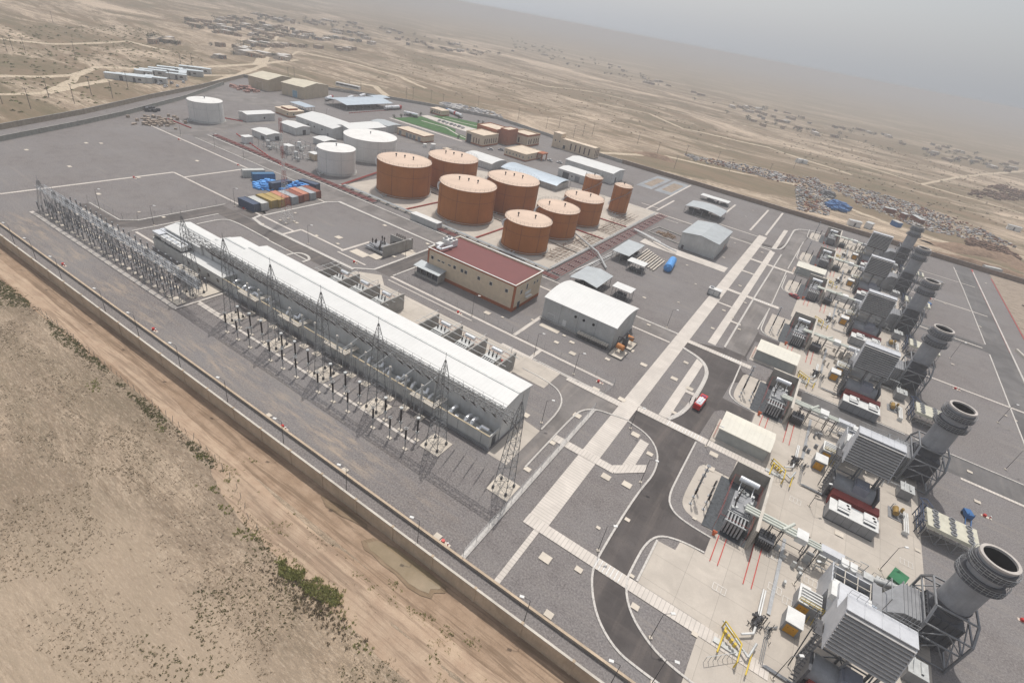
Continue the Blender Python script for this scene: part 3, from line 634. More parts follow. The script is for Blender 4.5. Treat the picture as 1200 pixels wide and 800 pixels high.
def chain_fence(P, h, label, post=3.0, z0=0.0, base=0.0):
    e = empty('chain_fence', (0, 0, 0), 0, label, 'fence')
    pb = MB(); wr = MB(); n_ = 0
    for a, b in zip(P, P[1:]):
        L = hypot(b[0]-a[0], b[1]-a[1]); n = max(1, int(L/post))
        for i in range(n+1):
            x, y = lerp(a[0], b[0], i/n), lerp(a[1], b[1], i/n); pb.bar((x, y, z0), (x, y, z0+h), 0.045)
        for k in range(5):
            z = z0+0.15+(h-0.2)*k/4; wr.bar((a[0], a[1], z), (b[0], b[1], z), 0.018)
        m = int(L/0.45)
        for i in range(m):
            u, v = i/m, (i+1)/m
            wr.bar((lerp(a[0], b[0], u), lerp(a[1], b[1], u), z0+.1), (lerp(a[0], b[0], v), lerp(a[1], b[1], v), z0+h-.1), 0.009)
    pb.build('post', STEEL, e); wr.build('mesh_panel', STEEL, e)
    if base: MB().ribbon(P, base, 0, 0.22).build('plinth', KERB, e)
    return e
chain_fence([(-21.7, 39.6), (-21.7, 83.5)], 1.9, 'grey chain-link fence on the pale strip by the end of the long hall', base=0.75, z0=0.1)
chain_fence([(-22.4, 89.8), (-22.0, 94.3)], 1.9, 'short fence corner between the curved road and the wide walkway')
chain_fence([(-88.5, 96), (-50, 95.6), (-22.2, 94.9)], 1.6, 'thin mesh fence in front of the red-roofed building', 4.0)
chain_fence([(-176, 61.5), (-158, 62), (-156.2, 65), (-156, 92), (-148.5, 94)], 1.8, 'wire fence on the kerb behind the switchyard', 4.5)

# ---------------------------------------------------------------- generic buildings
def hole(mbf, mbg, side, B, u, z, w_, h_, fr=0.1):
    """door or window standing proud of a wall side"""
    x0, x1, y0, y1 = B; d = 0.05
    if side in 'SN':
        y = y0 if side == 'S' else y1; s_ = -1 if side == 'S' else 1; X = x0+u
        for m_, e_, dd in ((mbf, fr, d), (mbg, 0, d+0.03)):
            if m_: a_, b_ = sorted((y+s_*0.004, y+s_*dd)); m_.box(X-w_/2-e_, X+w_/2+e_, a_, b_, z-(e_ if z > 0.2 else 0), z+h_+e_)
    else:
        x = x0 if side == 'W' else x1; s_ = -1 if side == 'W' else 1; Y = y0+u
        for m_, e_, dd in ((mbf, fr, d), (mbg, 0, d+0.03)):
            if m_: a_, b_ = sorted((x+s_*0.004, x+s_*dd)); m_.box(a_, b_, Y-w_/2-e_, Y+w_/2+e_, z-(e_ if z > 0.2 else 0), z+h_+e_)
def building(name, label, cat, B, h, roof='x', rise=0.8, wm=WHITE_WALL, rm=WHITE_ROOF, eave=0.25, z0=0.0, group=None, doors=(), wins=(), band=None, parapet=0, seams=0, bandm=None, ang=0, ridge=0.5):
    """B=(x0,x1,y0,y1). roof 'x': ridge along x, 'y': ridge along y, 'flat', 'arch' """
    x0, x1, y0, y1 = B; cx, cy = (x0+x1)/2, (y0+y1)/2
    root = empty(name, (cx, cy, 0), ang, label, cat, group)
    x0, x1, y0, y1 = x0-cx, x1-cx, y0-cy, y1-cy; B = (x0, x1, y0, y1)
    m = MB(); r = MB(); T = 0.16
    if roof == 'flat':
        m.box(x0, x1, y0, y1, z0, h)
        if parapet:
            for a in ((x0, x1, y0, y0+.3), (x0, x1, y1-.3, y1), (x0, x0+.3, y0+.3, y1-.3), (x1-.3, x1, y0+.3, y1-.3)): m.box(*a, h, h+parapet)
            r.box(x0+.3, x1-.3, y0+.3, y1-.3, h, h+0.06)
        else: r.box(x0-eave, x1+eave, y0-eave, y1+eave, h, h+0.18)
    else:
        if roof in ('x', 'arch'): prof = [(y0, h), (lerp(y0, y1, ridge), h+rise), (y1, h)]
        elif roof == 'mono': prof = [(y0, h), (y1, h+rise)]
        else: prof = [(x0, h), (lerp(x0, x1, ridge), h+rise), (x1, h)]
        if roof == 'arch': prof = [(lerp(y0, y1, i/10), h+rise*(1-(2*i/10-1)**2)) for i in range(11)]
        n = len(prof)
        ax = roof != 'y'
        lo, hi = (x0, x1) if ax else (y0, y1)
        V = []
        for e_ in (lo, hi):
            for (q, z) in [(prof[0][0], z0)]+prof+[(prof[-1][0], z0)]: V.append((e_, q, z) if ax else (q, e_, z))
        k = n+2
        F = [tuple(range(k)), tuple(range(2*k-1, k-1, -1))]+[(i, (i+1) % k, k+(i+1) % k, k+i)[::-1] for i in (0, k-2, k-1)]
        if not ax: F = [f[::-1] for f in F]
        F = [f[::-1] for f in F]
        m.add(V, F)
        sl0 = (prof[1][1]-prof[0][1])/(prof[1][0]-prof[0][0]); P = [(prof[0][0]-eave, prof[0][1]-sl0*eave)]+prof[1:-1]
        sl1 = (prof[-1][1]-prof[-2][1])/(prof[-1][0]-prof[-2][0]); P += [(prof[-1][0]+eave, prof[-1][1]+sl1*eave)]
        P = [(a, b+0.02) for a, b in P]
        V = []; n = len(P)
        for e_ in (lo-eave, hi+eave):
            for (q, z) in P+[(a, b+T) for a, b in P[::-1]]: V.append((e_, q, z) if ax else (q, e_, z))
        k = 2*n; F = [tuple(range(k)), tuple(range(2*k-1, k-1, -1))]+[(i, (i+1) % k, k+(i+1) % k, k+i)[::-1] for i in range(k)]
        if ax: F = [f[::-1] for f in F]
        # concave caps are split into quads
        F = F[2:]
        for s_ in (0, k):
            for i in range(n-1):
                q = (s_+i, s_+i+1, s_+k-2-i, s_+k-1-i); F.append(q if (s_ == 0) != ax else q[::-1])
        r.add(V, F)
    m.build('wall', wm, root); rf = r.build('roof', rm, root)
    if seams:
        sb = MB()
        for i in range(1, seams): x = lerp(x0, x1, i/seams); sb.box(x-.04, x+.04, y0-.03, y0-.004, z0+0.1, h-.1)
        sb.build('wall_seam', GREYP, root)
    for d in doors:
        f = MB(); g = MB(); hole(f, g, d[0], B, d[1], 0.04, d[2], d[3], 0.08); dr = g.build('door', d[4] if len(d) > 4 else GREYP, root); f.build('door_frame', WHITE, root)
    for d in wins:
        f = MB(); g = MB(); hole(f, g, d[0], B, d[1], d[2], d[3], d[4], 0.07); wf = f.build('window', WHITE if len(d) < 6 else d[5], root); g.build('pane', GLASS, root)
    if band:
        b = MB()
        for zb, hb in band:
            for a in ((x0-.04, x1+.04, y0-.05, y0-.004), (x0-.04, x1+.04, y1+.004, y1+.05), (x0-.05, x0-.004, y0, y1), (x1+.004, x1+.05, y0, y1)): b.box(*a, zb, zb+hb)
        b.build('colour_band', bandm or TERRA, root)
    return root

# --- the long white hall with its walled southern annex
hall = empty('switchgear_hall', (0, 0, 0), 0, 'very long low white hall behind the row of lattice gantries', 'industrial hall')
def hall_piece(x0, x1, y0, y1, h, rise, ridge=0.5):
    m = MB(); yr = lerp(y0, y1, ridge)
    P = [(y0, 0), (y0, h), (yr, h+rise), (y1, h), (y1, 0)]
    V = [(x0, *p) for p in P]+[(x1, *p) for p in P]
    m.add(V, [(4,3,2,1,0), (5,6,7,8,9), (0,1,6,5), (3,4,9,8), (4,0,5,9)])
    m.build('wall', WHITE_WALL, hall)
    r = MB(); e = 0.3; t = 0.15; P = [(y0-e, h-rise*e*.3+.02), (yr, h+rise+.02), (y1+e, h-rise*e*.3+.02)]
    V = []
    for x in (x0-.15, x1+.15): V += [(x, *p) for p in P]+[(x, p[0], p[1]+t) for p in P[::-1]]
    r.add(V, [(1,0,6,7), (2,1,7,8), (4,3,9,10), (5,4,10,11), (0,5,11,6), (3,2,8,9), (0,1,4,5), (1,2,3,4), (6,11,10,7), (7,10,9,8)])
    r.build('roof', WHITE_ROOF, hall)
    c_ = MB(); c_.box(x0-.1, x1+.1, yr-.22, yr+.22, h+rise+.10, h+rise+.24); c_.box(x0, x1, y0-.42, y0-.31, h-.16, h+.02); c_.build('ridge_cap', PIPE, hall)
hall_piece(-108.5, -31.4, 62.7, 71.6, 7.5, 0.65, 0.5)
hall_piece(-117, -108.6, 62.8, 70.2, 7.2, 0.6, 0.5)
hall_piece(-120.5, -117.2, 62.6, 69.6, 6.0, 0.3, 0.5)
hall_piece(-135.6, -120.6, 62.2, 68.2, 5.3, 0.5, 0.5)
m = MB()
AY0, AY1 = 59.3, 62.55
m.box(-137, -31.5, AY0, AY0+.2, 0, 2.9); m.box(-137, -136.8, AY0+.2, AY1-.4, 0, 2.9); m.box(-31.7, -31.5, AY0+.2, AY1-.05, 0, 2.9)
m.box(-136.8, -31.7, AY0+.2, AY1-.05, 0.02, 1.1)
for x in (-124.2, -107.8, -85, -68, -52.5, -41): m.box(x-.1, x+.1, AY0+.2, AY1-.05, 1.1, 2.86)
m.build('annex_wall', ANNEX_WALL, hall)
m = MB(); m.box(-124.3, -107.7, AY0-.05, AY1-.02, 2.95, 3.12); m.build('annex_roof', WHITE_ROOF, hall)
m = MB(); m.ribbon([(-107.6, AY0+.1), (-31.5, AY0+.1)], 0.3, 2.9, 2.98); m.build('coping', mat('sandy_coping', (0.44, 0.37, 0.26), 0.9, var=0.2), hall)
f = MB(); g = MB()
for x in (-121.5, -117.2, -113.5, -109.8): hole(f, g, 'S', (0, 1, AY0, 1), x, 1.2, .9, .9)
f.build('window', WHITE, hall); g.build('pane', GLASS, hall)
f = MB(); x = -106
while x < -32: f.box(x-.04, x+.04, AY0-.06, AY0-.004, 0.3, 2.8); x += 5.2
f.ribbon([(-107, AY0-.5), (-31, AY0-.5)], 0.12, 0.25, 0.35); f.ribbon([(-107, AY0-.25), (-31, AY0-.25)], 0.12, 0.45, 0.55); f.build('cable_tray', GREYP, hall)
f = MB(); hole(None, f, 'E', (0, -31.5, AY0, 1), 1.6, .05, 1.1, 2.2); f.build('door', GREYD, hall)
f = MB()
# silver ventilation ducts lying in the annex pits
def duct_set(x, kind, label):
    e = empty('ventilation_duct', (x, 60.55, 1.25), 0, label, 'duct', 'silver ducts in the open annex of the long hall')
    d = MB()
    if kind == 0:
        for dx in (0, 3.3, 4.6): d.path([(dx, 1.2, 1.6), (dx, .5, 2.0), (dx, -.3, 1.9), (dx, -.8, 1.2), (dx, -.8, .4)], 0.36, 12)
        d.path([(6.2, -.6, .5), (6.3, .2, 1.5), (8.0, .2, 1.5)], 0.36, 12)
        for i in range(3): d.ring((1.2+i*2.4, -.3, .8), .1, .3, .5, 12)
    else:
        d.path([(0, .9, 1.9), (0, .2, 1.9), (.0, -.4, 1.0)], 0.34, 12); d.path([(2, -.2, .4), (2, .2, 1.5), (3.2, .2, 1.5), (3.2, .9, 2.4)], 0.34, 12); d.path([(4.4, .9, 1.6), (4.4, 0, 1.6), (4.4, -.6, .8)], 0.3, 12)
    d.build('elbow', ALU, e); b = MB(); b.box(.3, 3.2, -1.2, -.2, 0, 1.0); b.box(4.2, 6.0, -1.2, -.3, 0, .9); b.build('air_handler', PIPE, e)
    return e
duct_set(-40.6, 0, 'shiny silver duct elbows at the near end of the hall annex')
duct_set(-56.5, 1, 'silver duct elbows beside the third gantry tower from the near end')
duct_set(-62, 1, 'silver duct elbows just left of the slanted grey braces')
duct_set(-50.5, 1, 'silver duct elbows behind the second gantry tower from the near end')
duct_set(-86.5, 1, 'silver ducts and unit at the middle of the hall annex')
duct_set(-96.5, 1, 'silver duct bundle left of the middle of the hall annex')
duct_set(-104.5, 0, 'silver duct elbows next to the white flat-roofed annex room')
e = empty('condenser_bank', (-137, 59.3, 2.95), 0, 'bank of white roof condensers at the far left end of the long hall', 'air conditioner')
b = MB(); b.box(.4, 12.6, .3, 2.9, 0, .5); b.build('frame', GREYD, e)
b = MB()
b.box(.3, 12.7, 1.9, 2.9, 1.0, 1.9); b.box(.3, 3.4, .1, 1.8, 1.0, 1.8); b.build('duct', ALU, e)
for i in range(4):
    u = MB(); x = 3.9+i*2.3; u.box(x, x+1.9, .1, 1.7, .6, 1.6); q = u.build('condenser', WHITE, e)
    fn = MB(); fn.ring((x+.5, .9, 1.61), .12, .28, .14, 16); fn.ring((x+1.4, .9, 1.61), .12, .28, .14, 16); o = fn.build('fan', ALU, q)
b = MB()
for x in range(1, 13): b.bar((x, .2, 0), (x, .2, 1.0), .08); b.bar((x, .2, 0), (x+1 if x < 12 else x, .2, 1.0), .05)
b.build('rail', STEEL, e)
# U-shaped pale cable ducts and big terminations in front of the annex
def cable_bridge(x, w_, label):
    e = empty('cable_bridge', (x, 58.2, 0), 0, label, 'cable duct', 'pale cable bridges over the annex wall')
    b = MB()
    for k in range(3):
        y = -.1+k*.35; b.box(0, w_, y, y+.26, 3.0, 3.3)
    for k in range(3):
        b.box(w_-1.0+k*.36, w_-.76+k*.36, .96, 3.6, 3.0, 3.28)
    b.build('duct', CONC_L, e)
    b = MB()
    for xx in (0.3, w_*.5, w_-.3): b.bar((xx, .2, 0), (xx, .2, 3.0), .12)
    b.build('leg', STEEL, e)
cable_bridge(-100.5, 6.5, 'pale cable bridge at the far end, beside the fifth gantry tower')
cable_bridge(-86.5, 6.5, 'pale cable bridge behind the fourth and fifth gantry towers')
cable_bridge(-72.5, 6.5, 'pale cable bridge between the third and fourth gantry towers')
cable_bridge(-49, 6.0, 'pale cable bridge nearest the camera, left of the second gantry tower')
# ---------------------------------------------------------------- lattice gantries
def lattice(mb, p, q, w0, w1, n, bar_=0.07, up=None):
    """square lattice girder from p to q"""
    p = Vector(p); q = Vector(q); d = (q-p).normalized()
    a = (Vector((1, 0, 0)) if abs(d.z) > .8 else Vector((0, 0, 1))); a = (a-d*a.dot(d)).normalized(); b = d.cross(a)
    C = []
    for i in range(n+1):
        t = i/n; w = lerp(w0, w1, t)/2; c = p.lerp(q, t); C.append([c+a*w+b*w, c-a*w+b*w, c-a*w-b*w, c+a*w-b*w])
    for i in range(n):
        for k in range(4):
            mb.bar(C[i][k], C[i+1][k], bar_); l = (k+1) % 4
            mb.bar(C[i][k], C[i+1][l], bar_*.6) if i % 2 else mb.bar(C[i][l], C[i+1][k], bar_*.6)
            mb.bar(C[i+1][k], C[i+1][l], bar_*.5)
LX = [-24.5, -38.8, -53.2, -67.3, -81.3, -95.9, -110.2]
def make_pylon():
    root = empty('gantry_tower', (LX[0], 54, 0))
    m = MB()
    lattice(m, (0, 0, .3), (0, 0, 13.2), 2.5, 1.3, 9, .085); lattice(m, (0, 0, 13.2), (0, 0, 15.2), 1.3, 1.1, 2, .085); lattice(m, (0, 0, 15.2), (0, 0, 18.2), 1.1, .12, 3, .07)
    m.bar((0, 0, 18.2), (0, 0, 19.6), .05)
    m.build('lattice_mast', LATT, root)
    b = MB(); b.box(-2.05, 2.05, -2.05, 2.05, 0, .12); b.build('foundation_slab', PAD, root)
    b = MB()
    for sx in (-1, 1):
        for sy in (-1, 1): b.cbox(sx*1.25, sy*1.25, .12, .34, .34, .5)
    b.build('foot', STEEL_D, root)
    return root
py = make_pylon()
PL = ['nearest the camera, beside the fenced pale strip', 'second from the near end', 'third from the near end', 'middle one of the seven', 'fifth from the near end', 'sixth from the near end', 'farthest of the row, beside the switchyard']
for i, x in enumerate(LX):
    o = py if i == 0 else copy_tree(py, loc=(x, 54, 0))
    tag(o, 'grey lattice gantry tower, '+PL[i], 'lattice tower', 'gantry towers along the long hall')
for i in range(6):
    x1, x0 = LX[i], LX[i+1]; root = empty('gantry_beam', ((x0+x1)/2, 54, 14.5)); L = (x1-x0)/2
    m = MB(); lattice(m, (-L+.5, 0, 0), (L-.5, 0, 0), 1.15, 1.15, 13, .085); m.build('girder', LATT, root)
    m = MB(); 
    for k in range(14):
        if k % 2: m.bar((-L+1+k*(2*L-2)/13, 0, .5), (-L+1+k*(2*L-2)/13, 0, 1.7), .035)
    m.bar((-L+.5, 0, 1.7), (L-.5, 0, 1.7), .03); m.build('handrail', LATT, root)
    s_ = MB()
    for k in range(6):
        xx = -L+1.8+k*(2*L-3.6)/5
        for y_ in (.0,):
            n_ = 11
            s_.cyl((xx, .3, -.6), (xx-.3, 5.6, -7.2), .035, n=5)
            for q in range(n_): t = q/n_; c = Vector((xx, .3, -.6)).lerp(Vector((xx-.3, 5.6, -7.2)), .35+t*.5); s_.cyl(c, c+Vector((0, .12, -.15)), .13, n=7)
    s_.build('insulator_string', INSUL, root)
    tag(root, 'lattice beam between %s and %s gantry towers from the near end' % (ORD[i], ORD[i+1]), 'lattice beam', 'gantry beams along the long hall')
# slack conductors down to the terminations
# small posts in front: surge arresters and instrument transformers
def make_post(kind):
    root = empty('insulator_post')
    b = MB(); b.cyl((0, 0, .15), (0, 0, 2.2), .10, n=8); b.build('support', STEEL, root)
    b = MB(); b.box(-.45, .45, -.28, .28, 0, .15); b.build('foundation_slab', PAD, root)
    b = MB(); z0 = 2.2; z1 = 4.7 if kind == 0 else 5.0
    b.cyl((0, 0, z0), (0, 0, z1), .10, n=8)
    for q in range(12): z = lerp(z0+.05, z1-.1, q/11); b.cyl((0, 0, z), (0, 0, z+.09), .19, .13, 9)
    b.build('insulator', INSUL, root)
    b = MB()
    if kind == 0: b.ring((0, 0, z1), .28, .07, .08, 14); b.bar((-.28, 0, z1), (.28, 0, z1), .04); b.cyl((0, 0, 1.9), (0, 0, 2.3), .2, n=8)
    else: b.cyl((0, 0, z1), (0, 0, z1+.25), .34, .3, 12); b.cbox(0, 0, 1.6, .5, .4, .5)
    b.build('cap', PIPE, root)
    return root
pa, pb_ = make_post(0), make_post(1); cnt = [0, 0]
for r_, (proto, y, lab) in enumerate(((pa, 49.75, 'slim dark surge arrester on a grey pole, front row'), (pb_, 52.6, 'dark flat-capped insulator post on the pale path'))):
    k = 0
    for bay in range(4):
        for j in range(3):
            x = (-42, -56, -70, -84)[bay]-j*3.85
            o = proto if k == 0 else copy_tree(proto)
            o.location = (x+RND.uniform(-.1, .1), y+RND.uniform(-.1, .1), 0)
            tag(o, '%s, %s from the near end' % (lab, ORD[k]), 'insulator post', 'insulator posts in front of the long hall'); k += 1
def make_term():
    root = empty('cable_termination')
    b = MB(); lattice(b, (0, 0, .1), (0, 0, 4.4), .7, .5, 5, .06); b.build('support', STEEL, root)
    b = MB(); b.box(-.8, .8, -.7, .7, 0, .12); b.build('foundation_slab', PAD, root)
    b = MB(); b.cyl((0, 0, 4.4), (0, 0, 7.1), .21, .17, 10); b.cyl((0, 0, 7.1), (0, 0, 7.5), .3, .25, 12); b.build('sealing_end', PIPE, root)
    b = MB(); b.cbox(0, 0, 7.5, .5, .2, .12); b.build('cap', CONC_L, root)
    return root
te = make_term(); k = 0
for bay in range(4):
    for j in range(3):
        x = (-45.6, -59.6, -73.6, -87.4)[bay]-j*3.85+2.1*(j == 2)*0
        o = te if k == 0 else copy_tree(te)
        o.location = (x, 57.4, 0)
        tag(o, 'grey cable sealing end by the annex wall, %s from the near end' % ORD[k], 'cable termination', 'cable terminations by the annex wall'); k += 1
k = 0
for x in (-47.6, -52.2, -58.5, -62.3, -66.6):
    b = MB()
    for dy in (0, .35, .7): b.bar((x, 58.0+dy*.2, 4.2+dy*.3), (x+1.9+dy*.0, 61.2+dy*.2, 7.0+dy*.3), .12)
    b.bar((x, 58.0, 4.2), (x, 58.0, 0.1), .12); b.bar((x+1.9, 61.2, 7.0), (x+1.9, 61.2, 1.1), .1)
    for q in range(8): b.bar((x+q*.24, 58+q*.4, 4.2+q*.35), (x+q*.24, 58.14+q*.4, 4.41+q*.35), .06)
    b.build('busbar_brace', PIPE, label='slanting pale brace over the annex, %s from the near end' % ORD[k], cat='busbar', group='slanting braces over the annex'); k += 1

# ---------------------------------------------------------------- open switchyard at the left
gt = None
for k, x in enumerate((-173.6, -165.6, -158.6, -139.5, -122, -107.5)):
    m = MB(); h = 8.0 if k == 0 else 7.3
    for y in (49.6, 52.2): lattice(m, (x, y, .1), (x, 50.9, h), .9, .4, 6, .06)
    m.bar((x, 50.9, h), (x, 50.9, h+1.4), .06)
    m.build('switchyard_portal', STEEL, label='grey lattice portal leg carrying the switchyard beams, %s from the far end' % ORD[k], cat='lattice tower', group='switchyard portal legs')
for k, y in enumerate((50.2, 51.6)):
    m = MB(); lattice(m, (-173.6, y, 6.5), (-100.5 if k == 0 else -103, y, 6.5), .6, .6, 44, .06)
    m.build('switchyard_beam', mat('pale_lattice_steel', (0.42, 0.44, 0.46), 0.5, 0.4), label='long pale lattice beam over the switchyard, %s of the pair' % ('front one' if k == 0 else 'rear one'), cat='lattice beam', group='switchyard beams')
def make_sw(kind):
    root = empty('switchyard_post')
    h = (1.2, 1.6, 1.0)[kind]
    b = MB()
    if kind == 1:
        for dx in (-.5, .5): b.bar((dx, 0, 0), (dx, 0, h), .13)
        b.box(-.9, .9, -.16, .16, h, h+.22)
    else: b.cyl((0, 0, 0), (0, 0, h), .13, n=6)
    b.build('support', STEEL, root)
    b = MB()
    for dx in ((0,), (-.7, .7), (0,))[kind]:
        b.cyl((dx, 0, h+.2), (dx, 0, h+2.3), .12, n=6)
        for q in range(7): b.cyl((dx, 0, h+.3+q*.28), (dx, 0, h+.42+q*.28), .24, .14, 7)
    b.build('insulator', mat('dark_grey_porcelain', (0.17, 0.17, 0.175), 0.3, var=0.2), root)
    b = MB()
    if kind == 1: b.bar((-1.2, 0, h+2.4), (1.2, 0, h+2.4), .1)
    elif kind == 2: b.cyl((0, 0, h+.9), (0, 0, h+1.5), .32, n=8); b.cyl((0, 0, h+2.2), (0, 0, h+2.6), .3, n=8)
    else: b.cbox(0, 0, h+2.2, .6, .3, .3)
    b.build('head', STEEL, root)
    return root
SW = [make_sw(i) for i in range(3)]; used = [0, 0, 0]
SWL = ['slim grey insulator post standing in the crowded switchyard', 'twin-column disconnector switch standing in the crowded switchyard', 'stubby instrument transformer standing in the crowded switchyard']
for r_, y in enumerate((48.6, 50.4, 52.4, 54.3, 56.2)):
    x = -171.5
    while x < -107.5:
        kind = (0, 1, 2, 1, 0)[r_]; 
        o = SW[kind] if not used[kind] else copy_tree(SW[kind]); used[kind] = 1
        o.location = (x+RND.uniform(-.2, .2), y+RND.uniform(-.2, .2), 0); o.scale = (.85, .85, .9)
        tag(o, SWL[kind], 'switchgear', 'crowded rows of %s' % ('insulator posts', 'disconnectors', 'instrument transformers')[kind]); x += 2.7
w = MB(); x = -170
while x < -109:
    for y, q in ((49.4, 1.3), (52.6, 1.6), (55.4, 1.2), (57.6, 1.6)):
        w.sheet([(x-q/2, y-.5), (x+q/2, y-.5), (x+q/2, y+.5), (x-q/2, y+.5)], Z2)
    x += 2.9
w.sheet([(-112.5, 54.2), (-107.3, 54.2), (-107.3, 58.5), (-112.5, 58.5)], Z3); w.sheet([(-111, 48.4), (-107.3, 48.4), (-107.3, 50.4), (-111, 50.4)], Z3)
w.build('paving_slabs', PAD, kind='structure')
ob = empty('reactor_bank', (-120, 55, 0), 0, 'cream finned reactor bank on legs at the near end of the switchyard', 'transformer')
b = MB()
for i in range(9): b.box(i*.85, i*.85+.6, 0, 2.0, 1.6, 2.6)
b.build('fin', CONC_L, ob); b = MB(); b.box(-.1, 7.6, .2, 1.8, .3, 1.6); b.build('tank', GREYP, ob)

# ---------------------------------------------------------------- transformer bays behind the long hall
def fire_wall(x0, x1, y0, y1, h, label, group):
    b = MB(); b.box(x0, x1, y0, y1, 0, h)
    return b.build('fire_wall', CONC, label=label, cat='fire wall', group=group)
FWX = [-97, -90, -82.9, -74.9, -63.9, -56.9, -49.9, -42.2]
for i, x in enumerate(FWX):
    fire_wall(x-.18, x+.18, 76.5, 84.2, 3.6 if i != 3 else 4.3, 'grey concrete fire wall behind the long hall, %s from the far end' % ORD[i], 'fire walls behind the long hall')
def make_tx():
    root = empty('transformer')
    b = MB(); b.box(-1.6, 1.6, -1.2, 1.2, .3, 2.2); b.build('tank', PIPE, root)
    b = MB()
    for i in range(6): b.box(-1.5+i*.55, -1.25+i*.55, -2.2, -1.25, .4, 2.1)
    b.build('radiator', PIPE, root)
    b = MB(); b.cyl((-1.3, 1.7, 2.9), (1.3, 1.7, 2.9), .42, n=14); b.bar((-.9, 1.5, 2.2), (-.9, 1.7, 2.6), .1); b.bar((.9, 1.5, 2.2), (.9, 1.7, 2.6), .1); b.build('conservator', ALU, root)
    for dx in (-1, 0, 1):
        b = MB(); b.cyl((dx, 0, 2.2), (dx, .2, 3.3), .12, .07, 8)
        for q in range(5): b.cyl((dx, .04*q, 2.35+q*.2), (dx, .04*q, 2.42+q*.2), .19, n=8)
        b.build('bushing', INSUL, root)
    b = MB(); b.box(-2.2, 2.2, 2.3, 3.0, 0, .3); b.bar((-2.6, 2.8, 0), (-2.6, 2.8, 2.4), .08); b.bar((2.6, 2.8, 0), (2.6, 2.8, 2.4), .08); b.bar((-2.6, 2.8, 2.4), (2.6, 2.8, 2.4), .06); b.bar((-2.6, 2.8, 1.4), (2.6, 2.8, 1.4), .06)
    b.build('pipe_frame', PIPE_RED, root)
    return root
tx = make_tx()
for i, x in enumerate((-93.5, -86.4, -79, -60.4, -53.4, -46)):
    o = tx if i == 0 else copy_tree(tx); o.location = (x, 81, 0)
    tag(o, 'pale transformer with a silver drum between fire walls, %s from the far end' % ORD[i], 'transformer', 'transformers behind the long hall')
k = 0
for x0, x1 in ((-98.5, -73.5), (-65, -40.5)):
    b = MB()
    for y in (77.6, 79.8, 82.2): b.bar((x0, y, 4.0), (x1, y, 4.0), .09)
    for y in (83.3, 84.6): b.bar((x0, y, 3.0), (x1, y, 3.0), .07)
    x = x0+.4
    while x < x1: b.bar((x, 76.8, 4.05), (x, 84.8, 4.05), .08); b.bar((x, 84.8, 0), (x, 84.8, 4.0), .08); x += 7
    b.build('sprinkler_frame', PIPE, label='%s group of pale overhead pipes spanning the fire-walled transformer bays' % ('far' if k == 0 else 'near'), cat='pipe frame', group='overhead pipes behind the long hall'); k += 1
e = empty('walled_transformer_bay', (-103, 101, 0), 0, 'isolated grey concrete bay with dark insulators in the gravel field', 'transformer bay')
b = MB(); P = [(4.3, .1), (4.7, 12.0)]; b.ribbon(P, .35, 0, 3.4); b.ribbon([(-1.0, 8.6), (4.4, 8.8)], .35, 0, 3.4); b.build('fire_wall', CONC, e)
b = MB(); b.box(-3.6, 3.6, 1.0, 7.2, .25, .9); b.box(-1.2, 2.4, 2, 5, .9, 1.9); b.cyl((-3, 2.2, 1.6), (1, 1.6, 1.6), .3, n=8)
for i in range(7): b.bar((-4.2, .4+i*.9, .7), (-1.2, .4+i*.9, .7), .12)
b.build('tank', GREYP, e)
b = MB()
for i in range(14): x, y = RND.uniform(-3.2, 3.4), RND.uniform(1.5, 7); b.cyl((x, y, 1.0), (x, y, 2.7), .14, n=6); b.cyl((x, y, 2.1), (x, y, 2.3), .28, n=6)
for i in range(5): b.cyl((.2+i*.8, 10, 1.2), (.2+i*.8, 10, 3.8), .16, n=6)
b.build('insulator', INSUL, e)
w = MB(); w.sheet([(-107.5, 96.6), (-102, 96.6), (-102, 99.5), (-107.5, 99.5)], Z3); w.sheet([(-97.6, 107.5), (-95.0, 107.5), (-95.0, 111.5), (-97.6, 111.5)], Z2); w.build('paving_slabs', PAD, kind='structure')

